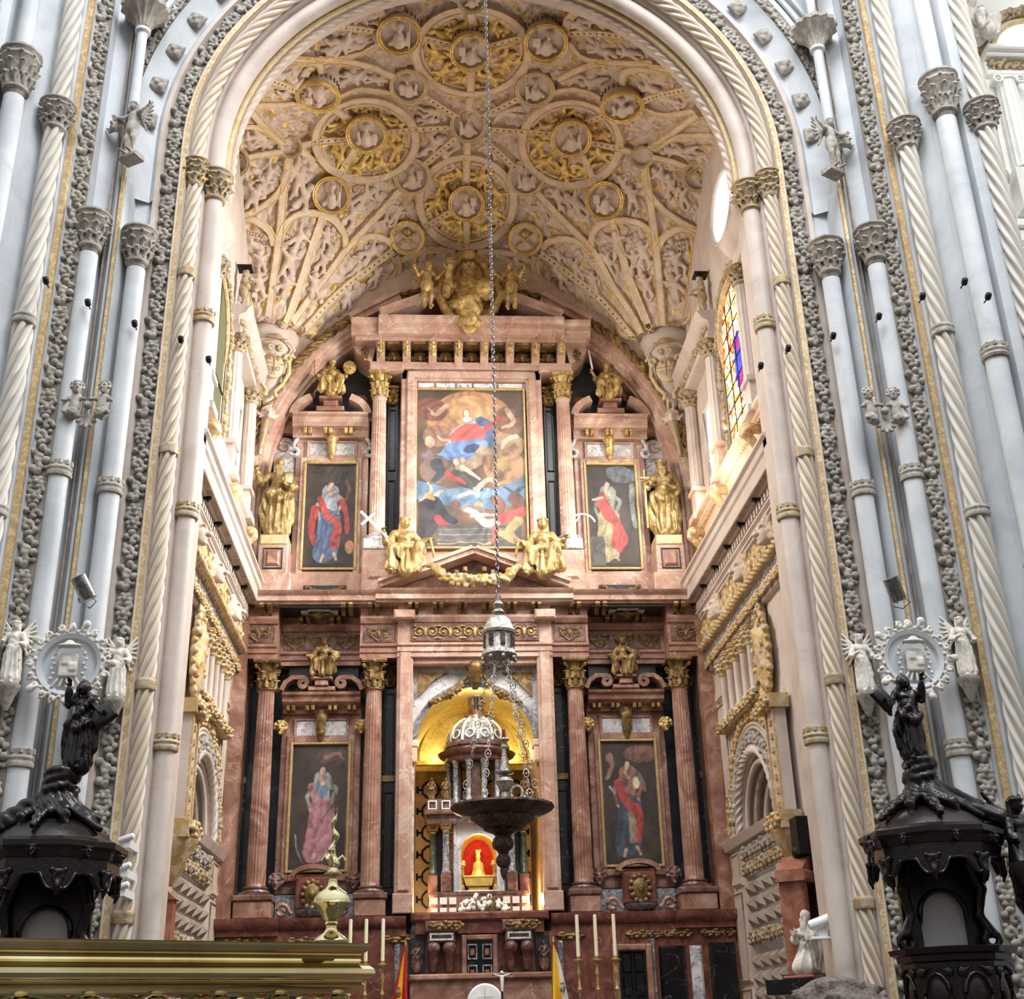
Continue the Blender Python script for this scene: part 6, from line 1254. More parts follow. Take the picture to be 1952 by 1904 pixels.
ops = [('e', .5, .2, .42, .2, 0, (176, 122, 72)), ('e', .5, .13, .2, .1, 0, (206, 152, 88)), ('e', .14, .12, .16, .08, 20, (132, 74, 60)), ('e', .86, .2, .14, .1, -20, (120, 84, 62)), ('e', .2, .3, .16, .07, 10, (140, 100, 74)), ('e', .85, .36, .16, .08, 0, (150, 116, 84)), ('e', .82, .5, .2, .11, 0, (158, 118, 80)), ('e', .18, .52, .16, .09, 0, (116, 92, 78)),
       ('p', [(0, .58), (.2, .62), (.5, .66), (.8, .62), (1, .56), (1, .73), (.7, .76), (.4, .76), (0, .7)], (86, 122, 156)), ('e', .5, .66, .3, .04, 0, (100, 138, 170)),
       ('s', [(.28, .1), (.18, .16), (.1, .12)], .03, .01, (190, 150, 120)), ('s', [(.85, .13), (.9, .2), (.8, .25)], .035, .015, SK), ('s', [(.92, .3), (.82, .33), (.78, .38)], .03, .015, SK), ('e', .12, .34, .05, .04, 0, SK), ('e', .1, .42, .06, .04, 0, (120, 96, 110)),
       ('s', [(.3, .36), (.36, .28), (.5, .22), (.6, .24)], .03, .05, (150, 156, 166)), ('s', [(.58, .2), (.68, .24), (.66, .34), (.6, .36)], .045, .06, (70, 92, 130)),
       ('p', [(.26, .33), (.36, .26), (.44, .22), (.56, .22), (.64, .26), (.62, .33), (.5, .36), (.3, .36)], (204, 70, 62)), ('s', [(.64, .25), (.72, .22), (.8, .17)], .03, .02, RD), ('s', [(.3, .33), (.22, .32), (.18, .3)], .018, .01, SK),
       ('e', .46, .15, .045, .035, 0, (150, 110, 84)), ('e', .46, .148, .028, .028, 0, (214, 176, 148)), ('e', .46, .19, .04, .02, 0, (210, 206, 200)),
       ('p', [(.2, .42), (.3, .34), (.45, .33), (.6, .31), (.66, .35), (.62, .42), (.45, .46), (.3, .46)], (84, 118, 172)), ('s', [(.62, .35), (.5, .37), (.36, .42), (.2, .42)], .04, .015, (96, 132, 186)), ('e', .5, .38, .09, .03, -20, (48, 62, 96)),
       ('s', [(.62, .4), (.55, .46), (.4, .5)], .07, .05, (150, 126, 96)), ('s', [(.42, .5), (.5, .53), (.58, .57)], .028, .012, (214, 178, 150)), ('e', .36, .47, .03, .022, 0, SK), ('e', .42, .455, .03, .022, 0, SK), ('s', [(.36, .55), (.45, .6), (.58, .63)], .06, .04, (60, 70, 70)),
       ('s', [(.24, .52), (.34, .57), (.44, .6)], .035, .02, RD), ('s', [(.18, .48), (.22, .53), (.16, .58)], .06, .03, (66, 66, 78)), ('s', [(.66, .45), (.72, .5), (.76, .55)], .06, .04, (140, 96, 66)), ('e', .78, .48, .08, .05, 20, (170, 132, 70)), ('s', [(.55, .64), (.65, .58), (.75, .6)], .03, .02, (190, 148, 126)), ('s', [(.4, .68), (.5, .66), (.56, .68)], .02, .015, (206, 170, 160)), ('s', [(.8, .63), (.9, .66), (.98, .62)], .016, .02, (62, 78, 80)),
       ('s', [(.05, .72), (.12, .66), (.1, .6)], .03, .015, SK), ('s', [(.16, .69), (.2, .66), (.24, .65)], .025, .012, SK), ('p', [(0, .98), (.02, .72), (.14, .68), (.22, .74), (.26, .84), (.2, .98)], (66, 58, 62)), ('s', [(.16, .72), (.26, .8), (.34, .84)], .06, .03, (48, 52, 66)), ('s', [(.2, .82), (.27, .88), (.29, .93)], .04, .022, (190, 40, 44)), ('s', [(.1, .68), (.15, .7)], .03, .02, (206, 160, 70)),
       ('e', .36, .73, .05, .03, 0, (120, 72, 56)), ('e', .46, .76, .05, .03, 0, (160, 108, 84)), ('e', .56, .74, .04, .028, 0, (190, 150, 110)), ('e', .56, .78, .07, .04, 0, (120, 100, 92)), ('s', [(.72, .7), (.78, .74), (.74, .8)], .05, .03, (122, 76, 60)), ('s', [(.9, .7), (.94, .76), (.88, .8)], .07, .05, (104, 62, 50)),
       ('p', [(.2, .86), (.95, .86), (.95, .99), (.1, .99)], (88, 86, 84)), ('s', [(.25, .885), (.8, .88)], .006, .006, (140, 136, 130)), ('s', [(.2, .92), (.85, .915)], .006, .006, (150, 146, 138)), ('s', [(.15, .955), (.85, .95)], .006, .006, (140, 130, 110)),
       ('s', [(.47, .77), (.55, .8), (.62, .85), (.72, .85)], .03, .04, (200, 194, 184)), ('s', [(.5, .8), (.66, .8), (.72, .8)], .02, .02, (180, 174, 166)), ('s', [(.78, .82), (.88, .8), (.97, .78)], .05, .05, (196, 52, 46)), ('s', [(.92, .84), (.84, .9), (.88, .95), (.74, .9)], .05, .04, (160, 140, 84)), ('s', [(.72, .88), (.7, .94), (.64, .98)], .035, .015, (200, 80, 70)), ('s', [(.66, .97), (.6, .985)], .014, .008, SK), ('s', [(.2, .98), (.5, .965), (.62, .98)], .008, .008, (176, 150, 100))]
painting(-1.36, 1.29, 12.16, 16.38, 27.02, paint(210, 330, ops, 3, ((74, 58, 48), (140, 104, 72))), 'large gilt framed painting of a robed woman in red and blue rising above a crowd', fw=.05)
def saint_ops(robe, cloak, low, dark, face=(.52, .22), armor=None, extra=()):
    fx, fy = face
    o = [('e', .75, .1, .35, .08, 0, dark), ('s', [(fx, fy+.07), (fx-.02, .4), (fx, .52)], .17, .15, robe), ('s', [(fx-.14, fy+.12), (fx-.26, .42), (fx-.2, .52)], .055, .03, robe), ('s', [(fx+.14, fy+.12), (fx+.24, .36), (fx+.16, .46)], .055, .035, robe)]
    if armor: o.append(('e', fx-.02, .36, .13, .09, 0, armor))
    o += [('s', [(fx-.05, .5), (fx-.08, .7), (fx-.12, .86)], .16, .2, low), ('s', [(fx+.1, .5), (fx+.1, .7), (fx+.06, .86)], .12, .12, low), ('s', [(fx-.2, .34), (fx-.05, .5), (fx+.15, .58), (fx+.1, .78)], .07, .1, cloak), ('s', [(fx-.04, fy+.05), (fx, fy+.09)], .035, .05, SK), ('e', fx, fy-.01, .085, .055, 10, (58, 42, 36)), ('e', fx-.005, fy+.002, .058, .046, 10, (206, 168, 142)), ('e', fx+.17, .475, .03, .022, 0, SK), ('e', fx-.2, .53, .03, .022, 0, SK),
          ('s', [(fx-.1, .88), (fx-.14, .93)], .04, .03, SK), ('s', [(fx+.1, .86), (fx+.14, .92)], .04, .03, SK), ('e', .5, .985, .6, .04, 0, (40, 36, 36))]
    return o+list(extra)
dk = ((40, 36, 36), (82, 66, 56))
ll = paint(90, 190, saint_ops((150, 146, 140), (176, 116, 124), (170, 108, 116), (92, 70, 60), (.55, .22), (96, 120, 140), [('s', [(.72, .3), (.76, .45), (.55, .62)], .02, .02, (96, 92, 84)), ('s', [(.1, .72), (.15, .85), (.25, .94)], .02, .012, (150, 150, 150)), ('s', [(.6, .1), (.8, .07), (.9, .12)], .05, .03, (136, 98, 78))]), 11, dk)
lr = paint(90, 190, saint_ops((150, 96, 76), (178, 46, 44), (70, 78, 96), (124, 84, 66), (.48, .2), None, [('s', [(.6, .24), (.72, .3), (.78, .4)], .05, .04, (120, 100, 84)), ('e', .62, .34, .07, .06, 0, (196, 180, 150)), ('s', [(.16, .12), (.2, .2), (.1, .3)], .07, .04, (150, 108, 84)), ('s', [(.5, .6), (.52, .7), (.5, .8)], .07, .07, (150, 130, 100)), ('s', [(.14, .38), (.24, .44)], .03, .02, (160, 152, 146))]), 12, dk)
ul = paint(90, 190, saint_ops((150, 150, 156), (184, 60, 52), (78, 104, 140), (80, 60, 60), (.5, .2), (150, 158, 170), [('s', [(.2, .44), (.15, .6), (.2, .76)], .09, .05, (176, 52, 48)), ('s', [(.72, .36), (.82, .5), (.84, .66)], .07, .05, (176, 52, 48)), ('s', [(.8, .16), (.86, .25), (.8, .34)], .04, .03, (130, 84, 56)), ('e', .9, .8, .1, .07, 0, (200, 130, 90)), ('e', .5, .1, .4, .09, 0, (66, 58, 52))]), 13, dk)
ur = paint(90, 190, saint_ops((140, 146, 130), (196, 58, 56), (176, 160, 110), (92, 104, 110), (.42, .2), None, [('s', [(.5, .06), (.75, .04), (.98, .12)], .1, .06, (98, 112, 120)), ('s', [(.92, .2), (.9, .4), (.94, .6)], .06, .05, (140, 150, 148)), ('s', [(.3, .3), (.45, .45), (.7, .7), (.6, .82)], .07, .07, (196, 52, 52)), ('s', [(.12, .34), (.3, .32)], .03, .03, (198, 190, 180)), ('p', [(0, .7), (.3, .7), (.3, .98), (0, .98)], (92, 94, 88))]), 14, dk)
for sg, side, lo_, up_, ltx, utx in ((-1, 'left', ll, ul, 'dark gilt framed painting of a saint in a breastplate and rose skirt, lower left', 'dark painting of a standing saint in red cloak and blue tunic, upper left'), (1, 'right', lr, ur, 'dark gilt framed painting of a saint in a red shawl and blue skirt, lower right', 'dark gilt framed painting of a saint wrapped in red with a pale curtain, upper right')):
    x = lambda a, b_: tuple(sorted((sg*a, sg*b_)))
    x0, x1 = x(2.82, 4.06); painting(x0, x1, 4.88, 7.58, 27.4, lo_, ltx, 'saints in the lower side frames'); x0, x1 = x(2.83, 4.06); painting(x0, x1, 11.78, 14.5, 27.4, up_, utx, 'saints in the upper side frames', ears=True)
    # aedicules: marble surrounds
    for tier, z0, z1, mt in (('lower', 4.4, 8.1, 'red_marble'), ('upper', 11.25, 15.1, 'pink_marble')):
        e = empty('marble_surround', (sg*3.45, 27.5, z0)); tag(e, '%s marble surround of the %s %s side painting' % ('dark red' if tier == 'lower' else 'pink', tier, side), 'frame', 'marble surrounds of the side paintings')
        xa, xb = x(2.56, 4.34); zi0, zi1 = (4.72, 7.72) if tier == 'lower' else (11.6, 14.62)
        o = frame_mb(xa+.13, xb-.13, zi0-.07, zi1+.07, .16, 27.36, 27.5, .02); part(o, 'inner_moulding', mt, e)
        o = MB().bev(xa, xa+.2, 27.44, 27.76, z0, z1, .02).bev(xb-.2, xb, 27.44, 27.76, z0, z1, .02).bev(xa, xb, 27.46, 27.76, zi1+.05, z1+.45, .02).bev(xa, xb, 27.46, 27.76, z0, zi0-.02, .02); part(o, 'slab', mt, e)
        zt = z1+.12 if tier == 'upper' else 7.98
        zc = 7.95 if tier == 'lower' else 14.92
        pn = part(MB().bev(sg*3.45-.56, sg*3.45+.56, 27.4, 27.48, zc-.17, zc+.17, .015), 'veined_panel', 'white_marble', e); part(frame_mb(sg*3.45-.62, sg*3.45+.62, zc-.23, zc+.23, .06, 27.38, 27.48, .015), 'panel_frame', mt, pn)
        for k in (-1, 1):
            hx = sg*3.45+k*.9
            if tier == 'lower':
                tag(MB().join(HEAD, None, (hx, 27.3, zc-.02), 1.05).build('gilt_mask', 'gold', angle=180), 'gilt carved head beside the veined panel, %s of the lower %s painting' % ('left' if k < 0 else 'right', side), 'carving', 'gilt heads on the surrounds')
                tag(MB().join(HEAD, None, (sg*3.45+k*.82, 27.28, 4.62), 1.15).build('dark_mask', 'brown_marble', angle=180), 'dark carved head at the bottom %s corner of the lower %s painting' % ('left' if k < 0 else 'right', side), 'carving', 'dark heads on the surrounds')
            else:
                m_ = MB().tube([(hx+k*-.06+.0, 27.36, zc+.3), (hx+k*.04, 27.36, zc+.1)]+[(hx+k*(.02+.1*math.cos(t)), 27.36, zc-.1+.1*math.sin(t)) for t in np.linspace(1.5, 6, 10)], .05, 8); tag(m_.build('scroll_volute', 'white_marble'), 'small white scroll with gilding beside the panel, %s of the upper %s painting' % ('left' if k < 0 else 'right', side), 'carving', 'white scrolls on the upper surrounds')
        s_ = SDF(.02); s_.chain([(0, 0, .34), (0, -.08, .22), (0, -.02, -.1), (0, 0, -.26)], [.1, .12, .09, .04], .03); s_.ell((0, -.1, .14), (.07, .06, .09), k=.02)
        for k in (-1, 1): s_.ell((k*.1, 0, .28), .06, k=.02); s_.ell((k*.07, -.04, -.02), .05, k=.02)
        tag(MB().join(s_.mb(), None, (sg*3.45, 27.33, zc-.02)).build('gilt_keystone', 'gold' if tier == 'upper' else 'old_gold', angle=180), 'gilt carved keystone above the %s %s painting' % (tier, side), 'carving', 'gilt keystones over the paintings')
    # pediment of the lower aedicule: cornice, two scrolled segments, statue block
    e = empty('scrolled_pediment', (sg*3.45, 27.4, 8.3)); tag(e, 'broken pediment with two inward scrolls above the lower %s painting' % side, 'pediment', 'lower pediments')
    xa, xb = x(2.56, 4.34)
    part(xprism([(27.76, 8.28), (27.36, 8.28), (27.34, 8.4), (27.2, 8.44), (27.12, 8.5), (27.1, 8.6), (27.04, 8.64), (27.02, 8.7), (27.76, 8.72)], xa+.02, xb-.02), 'cornice', 'red_marble', e, 25)
    for k in (-1, 1):
        cx = sg*3.45+k*.42; pts = [(sg*3.45+k*.9, 27.25, 8.76), (sg*3.45+k*.82, 27.25, 8.94), (sg*3.45+k*.66, 27.25, 9.05), (sg*3.45+k*.5, 27.25, 9.05)]+[(cx+k*.02-k*.13*math.sin(t)*(1-t/9), 27.25, 8.92+.13*math.cos(t)*(1-t/9)) for t in np.linspace(.2, 7, 16)]
        part(MB().sweep(pts, [(-.05, -.16), (.05, -.16), (.05, .16), (-.05, .16)], FRONT), 'scroll_segment', 'red_marble', e)
        part(MB().join(UNITS[1], roty(k*PI/2), (sg*3.45+k*.86, 27.2, 8.8), (.6, .6, .6)), 'leaf', 'old_gold', e, 180)
    for j in (-.68, -.25, .25, .68): part(MB().bev(sg*3.45+j-.1, sg*3.45+j-.02, 27.12, 27.36, 8.3, 8.42, .02).bev(sg*3.45+j+.02, sg*3.45+j+.1, 27.12, 27.36, 8.3, 8.42, .02), 'modillion', 'old_gold', e)
    part(MB().bev(sg*3.45-.3, sg*3.45+.3, 27.0, 27.5, 8.72, 8.82, .02).bev(sg*3.45-.15, sg*3.45+.15, 26.95, 27.5, 8.82, 8.96, .02).bev(sg*3.45-.24, sg*3.45+.24, 26.9, 27.5, 8.96, 9.02, .02), 'statue_block', 'red_marble', e)
    part(MB().box(xa+.1, xb-.1, 27.5, 27.76, 8.72, 9.4), 'slate_back', 'slate', e)
    # upper aedicule
    e = empty('segmental_pediment', (sg*3.55, 27.3, 15.3)); tag(e, 'broken curved pink pediment above the upper %s painting' % side, 'pediment', 'upper pediments')
    xa, xb = x(2.56, 4.42); x0_, x1_ = x(4.42, 4.84)
    part(xprism([(27.76, 15.2), (27.3, 15.2), (27.28, 15.4), (27.16, 15.44), (27.1, 15.52), (27.08, 15.66), (27.0, 15.7), (27.0, 15.76), (27.76, 15.8)], xa, xb), 'cornice', 'pink_marble', e, 25); part(xprism([(27.76, 15.38), (27.45, 15.38), (27.4, 15.7), (27.76, 15.76)], x0_, x1_), 'side_cornice', 'red_marble', e)
    for k in (-1, 1):
        a0, a1 = (.02, .95); c_ = sg*3.5; pts = [(c_+k*.92*math.cos(t), 27.25, 15.72+.58*math.sin(t)) for t in np.linspace(.05, 1.02, 14)]; part(MB().sweep(pts, [(-.09, -.24), (.09, -.24), (.09, .2), (-.09, .2)], FRONT), 'curved_segment', 'pink_marble', e)
    for j in (-.55, -.05, .45): 
        for q_ in (-.06, .06): part(MB().bev(sg*3.5+j+q_-.045, sg*3.5+j+q_+.045, 27.12, 27.32, 15.24, 15.4, .02), 'modillion', 'gold', e)
    part(MB().bev(sg*3.5-.34, sg*3.5+.34, 26.95, 27.5, 15.78, 15.9, .02).bev(sg*3.5-.18, sg*3.5+.18, 27.0, 27.5, 15.9, 16.1, .03).bev(sg*3.5-.28, sg*3.5+.28, 26.92, 27.5, 16.1, 16.18, .02), 'statue_block', 'red_marble', e)
    # scroll shaped side piece, standing-saint pedestal
    s_ = SDF(.03); s_.bx((0, 0, .3), (.26, .1, .5), .05); s_.ell((0, 0, .85), (.3, .12, .28), k=.05)
    o = MB().join(s_.mb(), loc=(sg*4.62, 27.6, 14.2)); sc_ = tag(o.build('marble_console', 'white_marble', angle=180), 'veined marble scroll console at the upper outer %s, behind the standing saint' % side, 'console')
    part(MB().tube([(sg*4.62+(.2-.022*t)*math.cos(t), 27.46, 15.02+(.2-.022*t)*math.sin(t)) for t in np.linspace(0, 8, 24)], .03, 6), 'spiral', 'pink_marble', sc_)
    e = empty('statue_pedestal', (sg*4.65, 26.9, 10.92)); tag(e, 'pink marble pedestal with an inset panel under the standing %s saint' % side, 'pedestal', 'pedestals of the standing saints')
    part(MB().bev(sg*4.65-.44, sg*4.65+.44, 26.62, 27.7, 10.92, 11.4, .03), 'plinth', 'pink_marble', e); part(MB().bev(sg*4.65-.34, sg*4.65+.34, 26.68, 27.6, 11.4, 12.1, .02), 'die', 'pink_marble', e)
    part(frame_mb(sg*4.65-.23, sg*4.65+.23, 11.5, 12.02, .035, 26.65, 26.7, .01), 'dark_fillet', 'slate', e); part(MB().bev(sg*4.65-.18, sg*4.65+.18, 26.62, 26.7, 11.55, 11.97, .07), 'raised_panel', 'red_marble', e)
    part(MB().bev(sg*4.65-.32, sg*4.65+.32, 26.66, 27.4, 12.1, 12.36, .03), 'gilt_cap', 'gilt_stone', e)
    x0_, x1_ = x(5.02, 5.4); struct(MB().box(x0_, x1_, 27.2, 27.76, 10.9, 12.0).build('wall_grey_return_'+side, 'grey_marble'), 'grey marble block at the %s edge' % side)
    # garland in a dark panel
    o = MB().box(sg*3.48-.5, sg*3.48+.5, 27.2, 27.26, 10.98, 11.28); pn = tag(o.build('garland_recess', 'slate'), 'dark sunken panel below the upper %s painting, holding a gilt garland' % side, 'panel')
    tag(garland_mb([(sg*3.48-.42, 27.15, 11.22), (sg*3.48, 27.1, 11.02), (sg*3.48+.42, 27.15, 11.22)], .08, 5, bs=.05).build('gilt_garland', 'old_gold', angle=180), 'small gilt fruit garland below the upper %s painting' % side, 'garland', 'small garlands')
    x0_, x1_ = x(2.5, 4.3); struct(MB().box(x0_, x1_, 27.26, 27.76, 10.9, 11.6).build('wall_attic_'+side, 'pink_marble'), 'pink marble plinth zone under the upper %s painting' % side)
    # crest with shield below the lower painting
    cx = sg*3.47; e = empty('marble_crest', (cx, 27.2, 3.9)); tag(e, 'dark red crest with a gilt shield and side scrolls below the lower %s painting' % side, 'crest', 'crests below the paintings')
    part(MB().sweep([(cx+.44*math.cos(t), 27.1, 4.72+.2*math.sin(t)) for t in np.linspace(PI, 0, 12)], [(-.05, -.14), (.05, -.14), (.05, .1), (-.05, .1)], FRONT), 'hood', 'red_marble', e)
    part(MB().bev(cx-.36, cx+.36, 27.0, 27.4, 4.05, 4.7, .03), 'block', 'dark_red_marble', e)
    sh = SDF(.018); sh.ell((0, 0, .32), (.17, .09, .22), k=.02); sh.ell((0, -.1, .32), (.07, .04, .09), k=.015)
    for i in range(12): a_ = i*PI/6; sh.ell((.21*math.cos(a_), 0, .32+.27*math.sin(a_)), .055, k=.015)
    part(MB().join(sh.mb(), loc=(cx, 26.95, 4.02)), 'shield', 'old_gold', e, 180)
    for k in (-1, 1): part(MB().tube([(cx+k*.4, 26.95, 3.95)]+[(cx+k*(.62-.15*math.cos(t)*(1-t/10)), 26.95, 4.02+.15*math.sin(t)*(1-t/10)) for t in np.linspace(0, 7, 16)], .05, 8), 'scroll', 'red_marble', e)
    part(MB().lathe([(.02, -.12), (.2, -.08), (.34, .02), (.36, .06), (.02, .08)], 20, loc=(cx, 26.85, 3.95)), 'basin', 'grey_marble', e)
    # putti-like bosses on slate
    for k, (xx, zz) in enumerate([(4.15, 16.6), (2.82, 16.45)]): tag(MB().sphere((sg*xx, 27.72, zz), (.2, .06, .17), 12).build('bronze_boss', 'terracotta'), 'round brown boss on the slate lunette, %s on the %s' % (['outer', 'inner'][k], side), 'boss', 'bosses on the slate')
# ---- centre frame of the niche (lower) and of the great painting (upper)
e = empty('niche_surround', (0, 27, 3.9)); tag(e, 'tall pink marble frame round the golden niche', 'frame')
for k in (-1, 1):
    xa, xb = sorted((k*1.4, k*1.76)); part(MB().bev(xa, xb, 26.72, 27.76, 3.9, 9.75, .03).bev(xa+.06, xb-.06, 26.66, 26.8, 4.35, 9.5, .02).bev(xa-.03, xb+.03, 26.64, 27.7, 3.9, 4.3, .02), 'jamb', 'pink_marble', e)
part(MB().bev(-1.76, 1.76, 26.7, 27.76, 9.38, 9.72, .04).bev(-1.45, 1.45, 26.8, 27.7, 9.24, 9.42, .03), 'lintel', 'pink_marble', e)
for k in (-1, 1): part(MB().bev(k*1.6-.24, k*1.6+.24, 26.45, 27.0, 10.22, 10.45, .04), 'corner_block', 'pink_marble', e)
# spandrel with arch
zs_, ra = 7.55, 1.36
th = np.linspace(PI, 0, 41); V = [(ra*math.cos(t), 27.12, zs_+ra*.95*math.sin(t)) for t in th]+[(max(-1.42, min(1.42, 2.2*ra*math.cos(t))), 27.12, 9.26 if abs(math.cos(t)) < .66 else zs_+(9.26-zs_)*(1-abs(math.cos(t)))/.34) for t in th]
o = MB().add(V, [(i, i+1, 42+i, 41+i) for i in range(40)]); o.add([(x_, 27.12, z_) for x_, z_ in ((-1.42, zs_), (-1.42, 3.9), (-1.36, 3.9), (-1.36, zs_))], [(0, 1, 2, 3)]); sp = tag(o.build('niche_spandrel', 'white_marble'), 'white veined marble spandrel with an arched opening over the golden niche', 'panel')
for k in (-1, 1): part(MB().prism([(k*1.3, 9.12), (k*.62, 9.12), (k*.9, 8.98), (k*1.3, 8.55)], 27.05, 27.12, 'y'), 'gilt_triangle', 'old_gold', sp)
part(MB().sweep([(ra*math.cos(t), 27.1, zs_+ra*.95*math.sin(t)) for t in th], [(-.05, -.04), (.06, -.04), (.06, .05), (-.05, .05)], FRONT), 'arch_edge', 'grey_marble', sp)
s_ = SDF(.022); s_.chain([(0, 0, .4), (0, -.15, .3), (0, -.05, .0), (0, 0, -.12)], [.16, .15, .12, .08], .04)
for k in (-1, 1): s_.ell((k*.14, -.05, .34), .08, k=.02); s_.ell((k*.1, -.1, .1), .07, k=.02)
tag(MB().join(s_.mb(), loc=(0, 26.98, 8.88)).build('gilt_keystone', 'old_gold', angle=180), 'gilt carved keystone at the crown of the golden niche', 'carving')
for k in (-1, 1): tag(garland_mb([(k*.2, 27.0, 9.0), (k*.5, 26.95, 8.62), (k*1.0, 27.0, 8.42)], .1, 9+k, bs=.06).build('fruit_garland', 'old_gold', angle=180), 'gilt brown fruit garland on the %s of the niche arch' % ('left' if k < 0 else 'right'), 'garland')
for k in (-1, 1):
    tag(MB().bev(k*1.36-.09, k*1.36+.09, 26.98, 27.4, 7.42, 7.58, .03).bev(k*1.36-.06, k*1.36+.06, 27.0, 27.4, 7.1, 7.42, .02).build('impost_block', 'warm_stone'), 'small pale impost block on the %s of the niche arch' % ('left' if k < 0 else 'right'), 'block')
# niche interior
nb = 29.6; V0 = [(ra*math.cos(t), 27.14, zs_+ra*.95*math.sin(t)) for t in th]; V1 = [(x_, nb, z_) for x_, _, z_ in V0]
struct(MB().add(V0+V1, [(i, i+1, 42+i, 41+i) for i in range(40)]).build('wall_niche_vault', 'bright_gilt'), 'golden barrel vault of the niche')
struct(MB().add(V1+[(0, nb, zs_)], None, None, [[i, i+1, 41] for i in range(40)]).box(-1.36, 1.36, nb-.02, nb, 7.2, 7.56).build('wall_niche_lunette', 'bright_gilt'), 'golden back lunette of the niche')
struct(MB().sweep([(1.22*math.cos(t), nb-.1, 7.62+1.25*math.sin(t)) for t in th], [(-.05, -.04), (.05, -.04), (.05, .04), (-.05, .04)], FRONT).box(-1.4, 1.4, nb-.5, nb, 7.3, 7.42).box(-1.4, 1.4, nb-.3, nb, 7.5, 7.58).build('trim_niche_arch', 'bright_gilt'), 'gold arch rim and ledge at the back of the niche')
o = MB().box(-1.36, 1.36, nb, nb+.1, 3.8, 7.3).box(-1.46, -1.36, 27.2, nb, 3.8, 7.56).box(1.36, 1.46, 27.2, nb, 3.8, 7.56); wn = struct(o.build('wall_niche', 'amber_panel'), 'amber panelled wall of the niche')
bars = MB(); st = .5
def bar(p, q, y): 
    a_, b_ = A([p[0], 0, p[1]]), A([q[0], 0, q[1]]); d = b_-a_; L_ = np.linalg.norm(d); an = math.atan2(d[2], d[0]); bars.box(0, L_, -.02, 0, -.025, .025, R=roty(-an), loc=(a_[0], y, a_[2]))
for i in range(-3, 4):
    for j in range(0, 8):
        cx, cz = i*st, 3.95+j*st; r_ = .19; c_ = .08
        oc = [(cx+r_, cz-c_), (cx+r_, cz+c_), (cx+c_, cz+r_), (cx-c_, cz+r_), (cx-r_, cz+c_), (cx-r_, cz-c_), (cx-c_, cz-r_), (cx+c_, cz-r_)]
        if abs(cx) > 1.5 or cz > 7.4 or (i+j) % 2 and False: continue
        for k in range(8):
            if abs(oc[k][0]) < 1.36 and abs(oc[(k+1) % 8][0]) < 1.36 and max(oc[k][1], oc[(k+1) % 8][1]) < 7.25: bar(oc[k], oc[(k+1) % 8], nb)
        for (ax_, az_) in ((cx+r_, cz), (cx, cz+r_)):
            bx_, bz_ = (cx+st-r_, cz) if ax_ != cx else (cx, cz+st-r_)
            if abs(bx_) < 1.36 and bz_ < 7.25: bar((ax_, az_), (bx_, bz_), nb)
struct(bars.build('trim_niche_lattice', 'dark_iron'), 'dark octagon lattice on the amber niche wall')
# upper frame
e = empty('painting_surround', (0, 27.1, 12.1)); tag(e, 'wide pink marble surround of the great painting', 'frame')
for k in (-1, 1):
    xa, xb = sorted((k*1.37, k*1.76)); part(MB().bev(xa, xb, 26.92, 27.76, 12.0, 16.98, .03), 'jamb', 'pink_marble', e); xa, xb = sorted((k*1.42, k*1.62)); part(MB().bev(xa, xb, 26.86, 27.0, 12.1, 16.8, .03), 'jamb_moulding', 'pink_marble', e)
part(MB().bev(-1.76, 1.76, 26.92, 27.76, 16.62, 16.98, .03).bev(-1.6, 1.6, 26.84, 27.0, 16.66, 16.86, .03), 'lintel', 'pink_marble', e)
for a_, b_ in ((-1.33, -.95), (-.88, -.42), (-.36, .0), (.06, .62), (.68, 1.28)): part(MB().box(a_, b_, 27.0, 27.2, 16.46, 16.58), 'white_inlay', 'white_marble', e)
part(MB().bev(-1.4, 1.4, 27.04, 27.76, 16.42, 16.62, .01), 'backing', 'pink_marble', e)
part(MB().box(-1.8, 1.8, 27.06, 27.76, 10.9, 12.12), 'plinth', 'pink_marble', e)
for k in (-1, 1):
    e2 = empty('column_pedestal', (k*2.2, 27, 10.92)); tag(e2, 'pale pedestal with a lilac panel under the upper %s column' % ('left' if k < 0 else 'right'), 'pedestal', 'upper column pedestals')
    part(MB().bev(k*2.2-.4, k*2.2+.4, 26.7, 27.7, 10.92, 12.0, .02), 'die', 'pink_marble', e2); part(MB().bev(k*2.2-.38, k*2.2+.38, 26.66, 27.7, 12.0, 12.2, .02), 'cap', 'white_marble', e2); part(MB().bev(k*2.2-.26, k*2.2+.26, 26.64, 26.72, 11.25, 11.85, .05), 'panel', 'pink_marble', e2)
